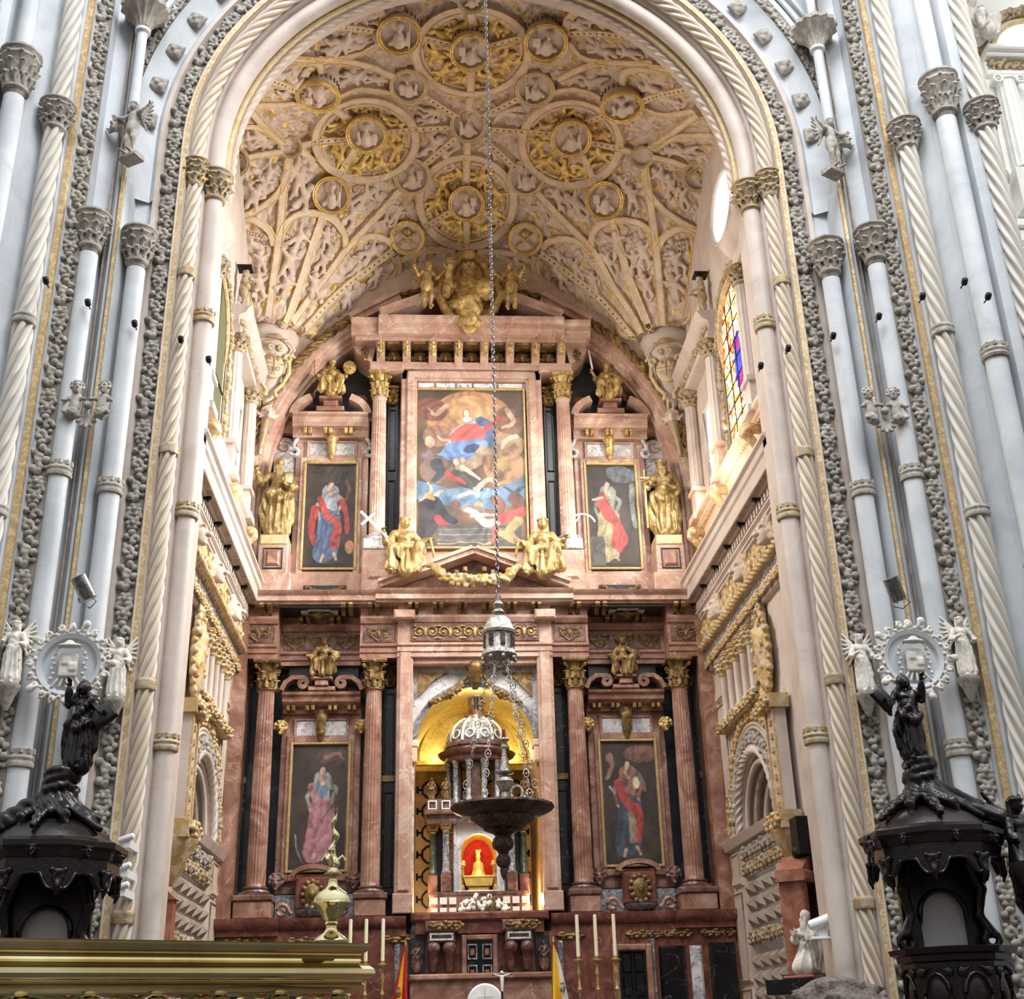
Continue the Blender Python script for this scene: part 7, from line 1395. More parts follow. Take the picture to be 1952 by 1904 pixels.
# upper cornice with gilt brackets
e = empty('upper_entablature', (0, 27, 16.8)); tag(e, 'great projecting pink cornice with gilt brackets above the large painting', 'entablature')
part(MB().bev(-2.55, -1.7, 26.8, 27.76, 16.83, 17.1, .03).bev(1.7, 2.55, 26.8, 27.76, 16.83, 17.1, .03).box(-1.8, 1.8, 26.85, 27.76, 16.9, 17.1), 'architrave', 'pink_marble', e)
part(MB().box(-2.5, 2.5, 26.95, 27.76, 17.08, 17.5), 'frieze', 'slate', e)
part(MB().box(-2.9, 2.9, 26.5, 27.76, 17.5, 17.62), 'soffit', 'pink_marble', e)
part(xprism([(27.76, 17.6), (26.44, 17.62), (26.42, 17.7), (26.34, 17.74), (26.34, 17.88), (26.26, 17.94), (26.24, 18.02), (27.76, 18.06)], -3.0, -2.3).join(xprism([(27.76, 17.6), (26.44, 17.62), (26.42, 17.7), (26.34, 17.74), (26.34, 17.88), (26.26, 17.94), (26.24, 18.02), (27.76, 18.06)], 2.3, 3.0)).join(xprism([(27.76, 17.62), (26.34, 17.62), (26.32, 17.7), (26.24, 17.74), (26.24, 17.88), (26.16, 17.94), (26.14, 18.04), (27.76, 18.08)], -2.32, 2.32)), 'corona', 'pink_marble', e, 25)
for k in range(8):
    xb = -2.27+k*.648; br_ = part(MB().prism([(26.5, 17.52), (26.48, 17.36), (26.62, 17.2), (26.86, 17.02), (26.96, 17.0), (27.0, 17.52)], xb-.1, xb+.1, 'x'), 'bracket', 'pink_marble', e)
    part(MB().join(UNITS[k % 3+1 if k % 3+1 < 3 else 2], rotx(.32), (xb, 26.52, 17.08), (.6, .8, .78)), 'gilt_leaf', 'gold', br_, 180)
    if k < 7:
        part(MB().join(CHERUB, None, (xb+.324, 26.92, 17.28), 1.0), 'cherub_head', 'old_gold', e, 180); part(MB().bev(xb+.324-.16, xb+.324+.16, 26.52, 26.9, 17.44, 17.52, .02), 'gilt_rosette_panel', 'old_gold', e)
for k in (-1, 1):
    part(MB().prism([(k*2.4, 17.5), (k*2.95, 17.5), (k*2.86, 17.3), (k*2.62, 17.12), (k*2.5, 17.05)], 26.8, 27.76, 'y'), 'end_console', 'pink_marble', e); part(MB().join(UNITS[1], None, (k*2.68, 26.78, 17.1), (.7, .7, .7)), 'gilt_leaf', 'old_gold', e, 180)
def rake(x0, z0, x1, z1, yf, yb, th_, mat, root, name='raking_cornice'):
    d = A([x1-x0, z1-z0]); d /= np.linalg.norm(d); n = A([-d[1], d[0]]) if d[0] > 0 else A([d[1], -d[0]])
    P = [(x0, z0), (x1, z1), (x1+n[0]*th_, z1+n[1]*th_), (x0+n[0]*th_, z0+n[1]*th_)]; q = [(x0+n[0]*th_*.6, z0+n[1]*th_*.6), (x1+n[0]*th_*.6, z1+n[1]*th_*.6), (x1+n[0]*th_*1.05, z1+n[1]*th_*1.05), (x0+n[0]*th_*1.05, z0+n[1]*th_*1.05)]
    return part(MB().prism(P, yf+.08, yb, 'y').join(MB().prism(q, yf, yb, 'y')), name, mat, root, 25)
e = empty('crowning_pediment', (0, 27, 18.05)); tag(e, 'broken pink marble pediment crowning the altarpiece, a smaller one nested inside', 'pediment')
for k in (-1, 1):
    rake(k*2.95, 18.05, k*1.75, 18.78, 26.5, 27.7, .26, 'pink_marble', e); rake(k*2.25, 18.08, k*.75, 18.72, 26.2, 27.4, .2, 'pink_marble', e, 'inner_raking_cornice')
    part(MB().prism([(k*2.9, 18.05), (k*1.7, 18.78), (k*.6, 18.9), (k*.6, 18.05)], 27.3, 27.7, 'y'), 'tympanum', 'brown_marble', e)
    part(MB().prism([(k*1.75, 18.78), (k*.6, 19.2), (k*.6, 19.35), (k*1.75, 19.0)], 27.1, 27.7, 'y'), 'dark_ledge', 'brown_marble', e)
# lower pediment with the hanging garland
e = empty('garland_pediment', (0, 26.6, 10.92)); tag(e, 'low pink triangular pediment between the two storeys', 'pediment')
for k in (-1, 1): rake(k*2.15, 10.92, 0, 11.74, 26.2, 27.2, .17, 'pink_marble', e)
part(MB().prism([(-2.1, 10.92), (2.1, 10.92), (0, 11.72)], 26.75, 27.2, 'y'), 'tympanum', 'brown_marble', e)
for k in (-1, 1):
    for j in (.22, .42): part(MB().bev(k*j-.05, k*j+.05, 26.3, 26.7, 11.5-j*.36-.12, 11.5-j*.36, .02), 'modillion', 'old_gold', e)
tag(garland_mb([(-1.02, 26.1, 11.36), (-.6, 26.0, 11.0), (0, 25.95, 10.9), (.6, 26.0, 11.0), (1.02, 26.1, 11.36)], .2, 3, bs=.085).build('fruit_garland', 'gilt_fruit', angle=180), 'large gilt and grey fruit garland hanging before the low pediment', 'garland')
# ================================================================ GILT STATUES
def rod(p, q, r=.02, n=8): return MB().tube([p, q], r, n)
def cross_mb(p, q, arm, r=.03):
    p, q = A(p), A(q); d = (q-p)/np.linalg.norm(q-p); s_ = np.cross(d, (0, 1, 0)); s_ /= np.linalg.norm(s_); c = p+(q-p)*.72
    o = MB(); 
    for a_, b_ in ((p, q), (c-s_*arm, c+s_*arm)): o.tube([a_, b_], r, 4)
    return o
def book_mb(c, R=None, w=.16, h=.22, t=.05): return MB().join(MB().bev(-w/2, w/2, -t/2, t/2, -h/2, h/2, .012), R, c)
peter = figure('stand', 3, beard=True, longhair=False, armL=((.34, -.08, 1.12), (.18, -.3, 1.1)), armR=((-.36, -.1, 1.16), (-.42, -.32, 1.3)))
key = rod((-.44, -.4, 1.2), (-.38, -.3, 1.62), .014).join(rod((-.44, -.38, 1.28), (-.2, -.42, 1.12), .012)); key.tube([(-.38+.05*math.cos(t), -.3, 1.66+.05*math.sin(t)) for t in np.linspace(0, 6.28, 12)], .012, 5)
statue('apostle_statue', 'gilt standing bearded saint holding up keys and a book, far left', 'statue', peter, 'pale_gold', (-4.66, 27.0, 12.36), 1.17, .12, 'standing gilt saints', [('keys', key, 'gold'), ('book', book_mb((.2, -.36, 1.2), rotz(.3)), 'pale_gold')])
paul = figure('stand', 8, beard=True, armL=((.36, -.02, 1.12), (.2, -.28, 1.02)), armR=((-.34, -.1, 1.14), (-.36, -.34, 1.16)))
sw = MB().box(-.02, .02, -.008, .008, 0, 1.1, loc=(-.4, -.38, .12)).box(-.1, .1, -.02, .02, 1.1, 1.13, loc=(-.4, -.38, .12)).tube([(-.4, -.38, 1.24), (-.4, -.38, 1.42)], .02, 6)
statue('apostle_statue', 'gilt standing long bearded saint with a sword point down, far right', 'statue', paul, 'pale_gold', (4.66, 27.0, 12.36), 1.17, -.12, 'standing gilt saints', [('sword', sw, 'gold')])
a1 = figure('sit', 2, armL=((.34, -.04, 1.2), (.5, -.2, 1.22)), armR=((-.38, -.02, 1.14), (-.46, -.24, 1.28)))
statue('seated_angel', 'gilt seated robed figure holding a large white cross, on the left of the low pediment', 'statue', a1, 'pale_gold', (-1.62, 26.5, 11.13), 1.08, .15, 'seated gilt figures on the low pediment', [('cross', cross_mb((-.4, -.3, .85), (-.98, -.3, 1.42), .2), 'petal_white'), ('ribbon', MB().tube([(.52, -.3, .9), (.54, -.36, .7), (.6, -.3, .5), (.62, -.28, .35)], .03, 6), 'pale_gold')])
anch = rod((.44, -.3, .85), (.82, -.3, 1.35), .016).tube([(.86+.3*math.cos(t), -.3, 1.1+.3*math.sin(t)) for t in np.linspace(2.3, .35, 14)], .02, 6)
a2 = figure('sit', 4, armL=((.38, -.04, 1.12), (.46, -.24, 1.2)), armR=((-.34, -.04, 1.2), (-.5, -.22, 1.2)))
statue('seated_angel', 'gilt seated robed figure holding a slender anchor, on the right of the low pediment', 'statue', a2, 'pale_gold', (1.62, 26.5, 11.1), 1.08, -.15, 'seated gilt figures on the low pediment', [('anchor', anch, 'petal_white'), ('ribbon', MB().tube([(-.52, -.3, .9), (-.54, -.36, .7), (-.6, -.3, .5)], .03, 6), 'pale_gold')])
v = [('lower left', 'mitre and book', (-3.45, 27.2, 9.0), .68, 'old_gold', 11, 'book'), ('lower right', 'open arms and a book', (3.45, 27.2, 8.98), .68, 'old_gold', 12, 'book'), ('upper left', 'tall rod and mirror', (-3.5, 27.15, 16.16), .76, 'gold', 13, 'rod'), ('upper right', 'raised sword and scales', (3.5, 27.15, 16.14), .76, 'gold', 14, 'sword')]
for nm, wh, lc, s_, mt, sd, att in v:
    k = -1 if 'left' in nm else 1
    f_ = figure('sit', sd, crown=(att == 'book' and k < 0), armL=((.38, -.02, 1.18), (.5, -.2, 1.3 if att == 'rod' else 1.1)), armR=((-.38, -.02, 1.16), (-.5, -.2, 1.34 if att == 'sword' else 1.12)))
    ex = {'book': [('book', book_mb((.4, -.3, .78), rotz(.4), .3, .34), mt)], 'rod': [('rod', rod((-.56, -.25, .5), (-.6, -.25, 1.65), .022), mt), ('mirror', MB().sphere((.56, -.28, 1.1), (.22, .05, .26), 14), mt)], 'sword': [('sword', MB().box(-.03, .03, -.01, .01, 0, .75, R=roty(-.12), loc=(-.52, -.3, 1.12)), 'petal_white'), ('wheel', MB().tube([(.58, -.28, .45), (.58, -.28, 1.0)], .02, 6).tube([(.4, -.28, .7), (.76, -.28, .7)], .02, 6), mt)]}[att]
    statue('seated_virtue', 'gilt seated figure with %s on the %s side pediment' % (wh, nm), 'statue', f_, mt, lc, s_, -k*.1, 'seated gilt figures over the side paintings', ex)
# the bearded father in a cartouche, with two flying putti
e = empty('crowning_figure', (-.05, 26.35, 17.78)); tag(e, 'gilt bearded figure blessing from a scrolled cartouche with an orb, crowning the altarpiece', 'statue')
s_ = SDF(.032)
for k in (-1, 1):
    s_.chain([(k*.15, -.05, .12), (k*.42, -.02, .25), (k*.62, 0, .6), (k*.78, 0, 1.05), (k*.72, 0, 1.4)], [.13, .13, .12, .13, .14], .05)
    s_.chain([(k*(.62+.17*math.cos(t)), -.05, 1.45+.17*math.sin(t)) for t in np.linspace(3, 8, 10)], [.08]*10, .02)
    s_.chain([(k*.5, .02, 1.6), (k*.42, .02, 1.9), (k*.2, .02, 2.12), (0, .02, 2.2)], [.12, .12, .1, .1], .04); s_.chain([(k*.14-.0, -.12, -.02+.0), (k*.2, -.16, .12)], [.08, .07], .03)
s_.ell((0, -.1, .1), (.3, .12, .2), k=.05); s_.ell((0, -.14, -.1), (.18, .1, .14), k=.04); s_.ell((0, -.1, 2.14), (.2, .14, .16), k=.04); s_.ell((0, .12, 1.2), (.75, .1, .95), k=.05)
part(MB().join(s_.mb(), loc=(-.05, 26.35, 17.78)), 'cartouche', 'gold', e, 180)
fa = figure('bust', 21, beard=True, armL=((.34, -.1, 1.16), (.26, -.32, 1.1)), armR=((-.36, -.1, 1.16), (-.32, -.3, 1.46)), h=.02); va, qa, ta, ga = fa.arrays()
part(MB().join(fa, None, (-.07, 26.35, 16.9), 1.55), 'figure', 'gold', e, 180); part(MB().sphere((.3, 25.78, 18.62), .24, 18), 'orb', 'gold', e)
for k in (-1, 1):
    pt = figure('stand', 30+k, bare=True, cloak=False, h=.03, wings=True, armL=((.3, -.05, 1.2), (.42, -.18, 1.3)), armR=((-.3, -.05, 1.2), (-.42, -.18, 1.3)), head=(-k*.06, 0))
    statue('winged_putto', 'gilt winged child standing %s of the crowning figure' % ('left' if k < 0 else 'right'), 'statue', pt, 'gold', (k*1.06-.06, 26.02, 18.12), .78, -k*.3, 'winged children beside the crowning figure')
# ================================================================ TABERNACLE IN THE NICHE
TX, TY = .06, 28.2
e = empty('marble_tabernacle', (TX, TY, 3.9)); tag(e, 'domed marble tabernacle of two storeys standing in the golden niche', 'tabernacle')
P_ = lambda mb, nm, mt, an=40, root=None: part(MB().join(mb, None, (TX, TY, 0)), nm, mt, root or e, an)
P_(MB().box(-1.12, 1.12, -.7, .7, 3.88, 4.08).box(-1.08, 1.08, -.66, .7, 4.08, 4.36), 'base', 'red_marble')
for k in (-1, 1):
    for j in range(3):
        for z in (3.93, 4.14): x_ = k*(.58+j*.2); P_(MB().box(x_-.075, x_+.075, -.73, -.6, z, z+.14), 'white_tile', 'petal_white')
    P_(MB().box(k*.85-.05, k*.85+.05, -.72, -.6, 3.92, 4.36), 'dark_strip', 'brown_marble')
P_(MB().box(-1.1, 1.1, -.68, .7, 4.33, 4.4), 'base_ledge', 'brown_marble')
for k in (-1, 1):
    for x_, y_, mt in ((1.0, -.3, 'green_marble'), (.72, -.58, 'grey_marble'), (1.0, .4, 'green_marble'), (.56, -.3, 'brown_marble')):
        P_(MB().bev(k*x_-.11, k*x_+.11, y_-.1, y_+.1, 4.4, 4.8, .02), 'column_plinth', 'brown_marble'); P_(MB().lathe([(.1, 4.8), (.1, 4.83), (.078, 4.86), (.07, 5.7), (.1, 5.78)], 18, loc=(k*x_, y_, 0)), 'column', mt); P_(MB().join(corinthian_mb(.07, .16), None, (k*x_, y_, 5.68)), 'capital', 'gold')
    P_(MB().box(k*.86-.2, k*.86+.2, -.1, .5, 4.4, 5.8), 'side_pier', 'slate')
cp = arch_pts(0, 5.25, .42, 24, 4.4)
V = [(y, -.5, z) for y, z in cp]; n = len(V); W2 = []
for y, z in cp: W2.append((max(-.52, min(.52, y*1.25)), -.5, 5.84 if z > 5.25 else z))
P_(MB().add(V+W2, [(i, i+1, n+i+1, n+i) for i in range(n-1)]).add(V+[(a_, -.1, c_) for a_, b_, c_ in V], [(i, i+1, n+i+1, n+i) for i in range(n-1)]), 'arch_front', 'petal_white')
P_(MB().sweep([(y*1.02, -.52, 4.4+(z-4.4)*1.01) for y, z in cp], [(-.03, -.03), (.04, -.03), (.04, .03), (-.03, .03)], FRONT), 'arch_moulding', 'white_marble')
P_(frame_mb(-.56, .56, 4.36, 5.9, .08, -.56, -.45, .02), 'white_frame', 'white_marble')
P_(MB().add([(y, -.1, z) for y, z in cp]+[(y*.8, .25, z-.06) for y, z in cp], [(i, i+1, n+i+1, n+i) for i in range(n-1)]), 'gold_splay', 'bright_gilt')
P_(MB().add([(y*.8, .25, z-.06) for y, z in cp], None, None, [list(range(n))]), 'red_backdrop', 'red_cloth')
P_(MB().lathe([(.05, 4.4), (.05, 4.95), (.09, 5.0), (.07, 5.1)], 12, loc=(.36, -.2, 0)).lathe([(.05, 4.4), (.05, 4.95), (.09, 5.0), (.07, 5.1)], 12, loc=(-.36, -.2, 0)), 'gilt_jamb', 'gold')
# entablature, balustrade with statuettes
P_(MB().box(-1.14, 1.14, -.7, .7, 5.84, 5.94).box(-1.1, 1.1, -.66, .7, 5.94, 6.04).bev(-1.2, 1.2, -.78, .8, 6.04, 6.12, .03), 'entablature', 'brown_marble')
for k in (-1, 1):
    for j in range(2): P_(frame_mb(k*(.72+.3*j)-.1, k*(.72+.3*j)+.1, 6.14, 6.34, .03, -.7, -.6, .01), 'balustrade_panel', 'petal_white')
    P_(MB().box(min(k*.55, k*1.15), max(k*.55, k*1.15), -.66, -.5, 6.12, 6.38), 'balustrade', 'brown_marble')
    for j in (0, 1):
        sx = k*(.72+.32*j); statue('tabernacle_statuette', 'small bronze figure on the tabernacle balustrade, %s on the %s' % (['inner', 'outer'][j], 'left' if k < 0 else 'right'), 'statuette', figure('stand', 40+j+k, h=.04), 'old_gold', (TX+sx, TY-.55, 6.38), .27, 0, 'tabernacle statuettes')
for i in range(12):
    a = i*PI/6+.2; x_, y_ = .66*math.cos(a), .66*math.sin(a); P_(MB().lathe([(.085, 6.12), (.085, 6.42), (.06, 6.45), (.055, 7.15), (.08, 7.22), (.085, 7.26)], 14, loc=(x_, y_, 0)), 'drum_column', 'grey_marble')
for i in range(6):
    a = i*PI/3+.45; P_(MB().box(-.09, .09, -.04, .04, 6.12, 7.25, R=rotz(a+PI/2), loc=(.5*math.cos(a), .5*math.sin(a), 0)), 'drum_pier', 'brown_marble')
P_(MB().lathe([(.3, 6.14), (.3, 6.3), (.16, 6.4), (.12, 6.6), (.2, 6.72), (.24, 6.9), (.1, 7.0), (.3, 7.2), (.42, 7.28)], 24), 'gilt_core', 'bright_gilt')
P_(MB().lathe([(.7, 7.24), (.74, 7.28), (.74, 7.36), (.86, 7.42), (.9, 7.48), (.74, 7.52), (.72, 7.58), (.76, 7.6), (.76, 7.66), (.68, 7.7), (.2, 7.74)], 36), 'drum_cornice', 'brown_marble')
dm = [(.68*math.cos(t), 7.7+.66*math.sin(t)) for t in np.linspace(0, 1.32, 14)]
dome = P_(MB().lathe(dm, 40), 'dome', 'grey_marble')
for i in range(12):
    a = i*PI/6; pts = [((r_+.012)*math.cos(a), (r_+.012)*math.sin(a), z_+.005) for r_, z_ in dm]; P_(MB().tube(pts, .035, 6, scale=np.linspace(1, .5, 14)), 'dome_rib', 'petal_white', root=dome)
    a += PI/12; c = A([.67*math.cos(a), .67*math.sin(a), 7.86]); t_ = A([-math.sin(a), math.cos(a), 0]); P_(MB().tube([c+t_*.1*math.cos(u)+A([-.35*math.cos(a), -.35*math.sin(a), 1.])*.1*math.sin(u) for u in np.linspace(0, 6.28, 14)[:-1]], .02, 6, closed=True), 'dome_roundel', 'petal_white', root=dome)
P_(MB().lathe([(.3, 8.3), (.3, 8.36), (.22, 8.4), (.2, 8.44), (.2, 8.5)], 24), 'lantern_base', 'brown_marble')
for i in range(6): a = i*PI/3; P_(MB().lathe([(.035, 8.48), (.03, 8.8), (.045, 8.84)], 8, loc=(.16*math.cos(a), .16*math.sin(a), 0)), 'lantern_column', 'brown_marble')
P_(MB().lathe([(.1, 8.48), (.1, 8.84)], 12), 'lantern_core', 'slate'); P_(MB().lathe([(.22, 8.82), (.25, 8.88), (.22, 8.92), (.2, 8.98), (.14, 9.06), (.05, 9.12), (.04, 9.2), (.01, 9.28)], 24), 'lantern_cap', 'grey_marble')
e = empty('gilt_reliquary', (TX, TY-.05, 4.4)); tag(e, 'bright gilt casket and monstrance before the red backdrop of the tabernacle', 'reliquary')
part(MB().bev(-.24+TX, .24+TX, TY-.3, TY+.1, 4.4, 4.55, .03).prism([(TX-.28, 4.55), (TX+.28, 4.55), (TX+.33, 4.72), (TX-.33, 4.72)], TY-.34, TY+.1, 'y').bev(TX-.34, TX+.34, TY-.36, TY+.12, 4.72, 4.77, .02), 'casket', 'bright_gilt', e)
part(MB().lathe([(.2, 4.77), (.16, 4.8), (.13, 4.9), (.11, 5.05), (.06, 5.08), (.045, 5.14), (.06, 5.2), (.03, 5.24), (.02, 5.34)], 16, loc=(TX, TY-.12, 0)).tube([(TX-.04, TY-.12, 5.34), (TX-.03, TY-.12, 5.24)], .015, 6).tube([(TX+.05, TY-.12, 5.34), (TX+.02, TY-.12, 5.24)], .015, 6), 'monstrance', 'bright_gilt', e)
for k in (-1, 1): part(MB().sphere((TX+k*.38, TY-.3, 4.5), (.08, .08, .1), 8), 'flame_finial', 'bright_gilt', e)
# flowers before the tabernacle
e = empty('flower_arrangement', (TX+.05, 27.3, 3.9)); tag(e, 'low mound of white roses with green leaves before the tabernacle', 'flowers'); fl = MB(); lf = MB()
for i in range(70):
    u, v_, w_ = rng.uniform(-1, 1), rng.uniform(-.5, .5), rng.uniform(0, 1); z = .34*math.sqrt(max(0, 1-u*u))*w_+.05; c = (TX+.05+u*.5, 27.25-.14*(1-w_)*2+v_*.1, 3.92+z)
    o = MB().sphere(c, rng.uniform(.036, .056), 8); v3, q3, t3, g3 = o.arrays(); part(MB().add(v3, q3, t3, g3), 'white_rose', 'petal_white', e) if i < 60 else None
for i in range(180):
    u = rng.uniform(-1, 1); c = A([TX+.05+u*.56, 27.3+rng.uniform(-.32, .1), 3.9+rng.uniform(0, .36)*math.sqrt(max(.05, 1-u*u))]); Rl = rotz(rng.uniform(0, 6)) @ rotx(rng.uniform(-1, 1)); lf.add(A([(-.02, 0, 0), (0, .0, .05), (.02, 0, 0), (0, .008, -.05)]), None, [(0, 1, 2), (0, 2, 3)], R=Rl, loc=c)
lo_ = part(lf, 'foliage', 'leaf_green', e); part(MB().bev(TX-.4, TX+.5, 27.15, 27.45, 3.88, 3.98, .02), 'tray', 'leaf_green', e)
# niche lamps: small warm floods hidden behind the jambs and a cove light on the rear ledge
for k in (-1, 1): point('niche_lamp', (k*1.22, 27.5, 4.2), 55, (1, .76, .42), .06); point('niche_cove_lamp', (k*.9, 29.2, 7.72), 15, (1, .93, .66), .06)
point('added_niche_fill', (0, 27.35, 8.5), 34, (1, .92, .74), .08)  # fill light added under the lintel to lift the dark tabernacle dome
point('tabernacle_lamp', (TX, TY-.35, 5.35), 9, (1, .68, .3), .03); point('drum_lamp', (TX, TY, 7.0), 14, (1, .6, .22), .05)
# ================================================================ ALTAR ZONE
o = MB().box(-1.45, 1.5, 26.7, 27.76, -.3, 3.5).bev(-1.4, 1.45, 26.45, 27.6, 3.72, 3.9, .04).box(-1.3, 1.35, 26.55, 27.6, 3.48, 3.74); struct(o.build('wall_altar_back', 'dark_red_marble'), 'dark red marble block under the niche, behind the altar')
for k, x_ in ((-1, -.77), (1, .81)):
    e = empty('niche_pedestal', (x_, 26.4, 2.7)); tag(e, 'carved pedestal with an inlaid panel and twin consoles, %s of the small door' % ('left' if k < 0 else 'right'), 'pedestal', 'carved pedestals behind the altar')
    part(MB().bev(x_-.34, x_+.34, 26.3, 26.7, 3.5, 3.72, .03).bev(x_-.28, x_+.28, 26.36, 26.7, 3.3, 3.52, .02), 'block', 'brown_marble', e); part(frame_mb(x_-.24, x_+.24, 3.33, 3.48, .04, 26.3, 26.4, .01), 'panel', 'white_marble', e)
    o = MB(); strew(o, A([(x_-.26, 26.3, 3.62), (x_+.26, 26.3, 3.62)]), FRONT, .3, .6, .6); part(o, 'gilt_ornament', 'old_gold', e, 180)
    for j in (-1, 1):
        s_ = SDF(.02); s_.chain([(0, -.1, .5), (0, -.22, .44), (0, -.12, .3), (0, -.05, .05)], [.12, .13, .1, .08], .03); s_.ell((-.09, -.16, .42), .06, k=.02); s_.ell((.09, -.16, .42), .06, k=.02); part(MB().join(s_.mb(), None, (x_+j*.16, 26.62, 2.76)), 'console', 'brown_marble', e, 180)
for k, x_ in ((-1, -1.27), (1, 1.32)):
    ap = arch_pts(x_, 3.25, .12, 14, 2.78); part_ = MB().add([(y, 26.68, z) for y, z in ap]+[(y, 26.74, z) for y, z in ap], None, None, [list(range(len(ap)))]); pn = tag(MB().bev(x_-.16, x_+.16, 26.66, 26.72, 2.72, 3.42, .01).build('statue_niche', 'slate'), 'dark arched recess with a small statue, %s of the altar door' % ('left' if k < 0 else 'right'), 'niche')
    statue('niche_statuette', 'small stone figure in the %s recess behind the altar' % ('left' if k < 0 else 'right'), 'statuette', figure('stand', 50+k, h=.04), 'brown_marble', (x_, 26.55, 2.76), .31, 0, 'recess statuettes')
e = empty('door_4', (0, 26.6, 2.5)); struct(e, 'small dark door with four carved panels behind the altar'); part(frame_mb(-.36, .38, 2.5, 3.45, .1, 26.52, 26.72, .02), 'door_frame', 'red_marble', e); dl = part(MB().box(-.27, .29, 26.6, 26.7, 2.5, 3.36), 'door_leaf', 'black_marble', e)
for x_ in (-.14, .16):
    for z in (2.72, 3.12): part(frame_mb(x_-.1, x_+.1, z-.15, z+.15, .03, 26.54, 26.62, .01), 'door_panel', 'grey_marble', dl); part(MB().box(x_-.04, x_+.04, 26.57, 26.62, z-.06, z+.06), 'inlay', 'terracotta', dl)
struct(MB().bev(-1.42, 1.46, 26.2, 26.75, 2.58, 2.7, .03).box(-1.4, 1.44, 26.3, 26.75, -.3, 2.6).build('trim_altar_ledge', 'red_marble'), 'red marble slab and ledge behind the altar')
o = MB().lathe([(.01, -.03), (.3, -.03), (.33, 0), (.3, .03), (.01, .03)], 40, R=rotx(PI/2), loc=(0, 24.0, 2.1)); e = tag(o.build('white_disc', 'petal_white'), 'white round disc with an incised cross before the altar slab', 'disc'); part(MB().tube([(0, 23.94, 1.9), (0, 23.94, 2.35)], .008, 4).tube([(-.15, 23.94, 2.2), (.15, 23.94, 2.2)], .008, 4), 'incised_cross', 'grey_felt', e)
o = MB().lathe([(.01, .6), (.22, .62), (.2, .7), (.04, .74), (.03, 1.77)], 14, loc=(0, 24.0, 0)); e2 = o.build('stand', 'brass', e); e2.location = A(e2.location)-A(e.location)
e = empty('altar_crucifix', (.29, 23.6, 1.2)); tag(e, 'dark standing crucifix with a pale figure before the altar', 'crucifix'); part(MB().tube([(.29, 23.6, 1.2), (.29, 23.6, 2.7)], .018, 6).tube([(.12, 23.6, 2.56), (.48, 23.6, 2.56)], .018, 6), 'cross', 'dark_wood', e)
s_ = SDF(.012); s_.chain([(0, 0, .0), (0, 0, .18), (0, -.01, .24)], [.02, .035, .03], .01); s_.ell((0, -.02, .31), .03, k=.01); s_.cone((0, 0, .24), (-.14, 0, .28), .018, .01, .01); s_.cone((0, 0, .24), (.14, 0, .28), .018, .01, .01); part(MB().join(s_.mb(), None, (.29, 23.56, 2.28)), 'figure', 'petal_white', e, 180); part(MB().lathe([(.14, 1.2), (.12, 1.24), (.03, 1.3)], 16, loc=(.29, 23.6, 0)), 'foot', 'dark_wood', e)
struct(MB().box(-1.2, 1.5, 23.4, 24.4, .2, 1.2).build('wall_altar_table', 'red_marble'), 'red marble altar table')
# candles
def candlestick(x_, y_, label, ztop=2.86, hc=.72):
    e = empty('tall_candlestick', (x_, y_, -.2)); tag(e, label, 'candlestick', 'tall altar candlesticks'); zt = ztop+.2
    MB().lathe([(.16, 0), (.16, .05), (.06, .12), (.03, .2), (.025, zt-1.5), (.05, zt-1.45), (.025, zt-1.38), (.02, zt-.62), (.045, zt-.58), (.02, zt-.5), (.03, zt-.34), (.045, zt-.3), (.022, zt-.2), (.03, zt-.14), (.1, zt-.09), (.11, zt-.07), (.03, zt-.05), (.035, zt)], 20).build('stick', 'gold', e, loc=(0, 0, 0))
    MB().lathe([(.035, zt-.01), (.033, zt+hc), (.01, zt+hc+.01)], 14).build('candle', 'wax', e, loc=(0, 0, 0)); MB().tube([(0, 0, zt+hc), (0, 0, zt+hc+.03)], .004, 4).build('wick', 'dark_iron', e, loc=(0, 0, 0))
for k, (x_, lb) in enumerate([(-2.47, 'left of the altar, outermost of its three'), (-2.18, 'left of the altar, middle one of three'), (-1.87, 'left of the altar, nearest the flag'), (1.74, 'right of the altar, nearest the flag'), (2.08, 'right of the altar, middle one of three'), (2.43, 'right of the altar, nearest the dark door')]): candlestick(x_, 24.0, 'gilt candlestick with white candle '+lb)
def flag(x_, y_, ztop, stripes, label, mat_em, side):
    e = empty('furled_flag', (x_, y_, -.2)); tag(e, label, 'flag', 'flags beside the altar'); zt = ztop+.2
    MB().lathe([(.015, 0), (.015, zt-.12)], 8).build('pole', 'steel', e, loc=(0, 0, 0)); MB().lathe([(.02, zt-.12), (.025, zt-.07), (.006, zt)], 10).build('finial', 'gold', e, loc=(0, 0, 0))
    for i, (mt, a0, a1) in enumerate(stripes):
        o = MB(); o.grid(lambda u, v_: (side*(.0+(a0+(a1-a0)*u)*(.04+.3*v_**.8)), -.03-.05*np.sin((a0+(a1-a0)*u)*9+v_*3)*(.3+v_), zt-.16-1.35*v_-.1*(a0+(a1-a0)*u)), 10, 24); o.build('cloth_'+['first', 'second', 'third'][i], mt, e, loc=(0, 0, 0))
    s_ = SDF(.014); s_.ell((0, 0, 0), (.06, .015, .08), k=.01); s_.ell((0, 0, .1), (.04, .015, .03), k=.01); MB().join(s_.mb(), loc=(side*.13, -.13, zt-.95)).build('emblem', mat_em, e, 180, loc=(0, 0, 0))
flag(-1.47, 25.0, 3.27, [('red_flag', -.15, .25), ('yellow_flag', .25, .68), ('red_flag', .68, 1.0)], 'furled red and yellow flag on a pole, left of the altar', 'old_gold', -1)
flag(1.38, 25.0, 3.29, [('yellow_flag', -.2, .45), ('white_flag', .45, 1.0)], 'furled yellow and white flag on a pole, right of the altar', 'silver', 1)
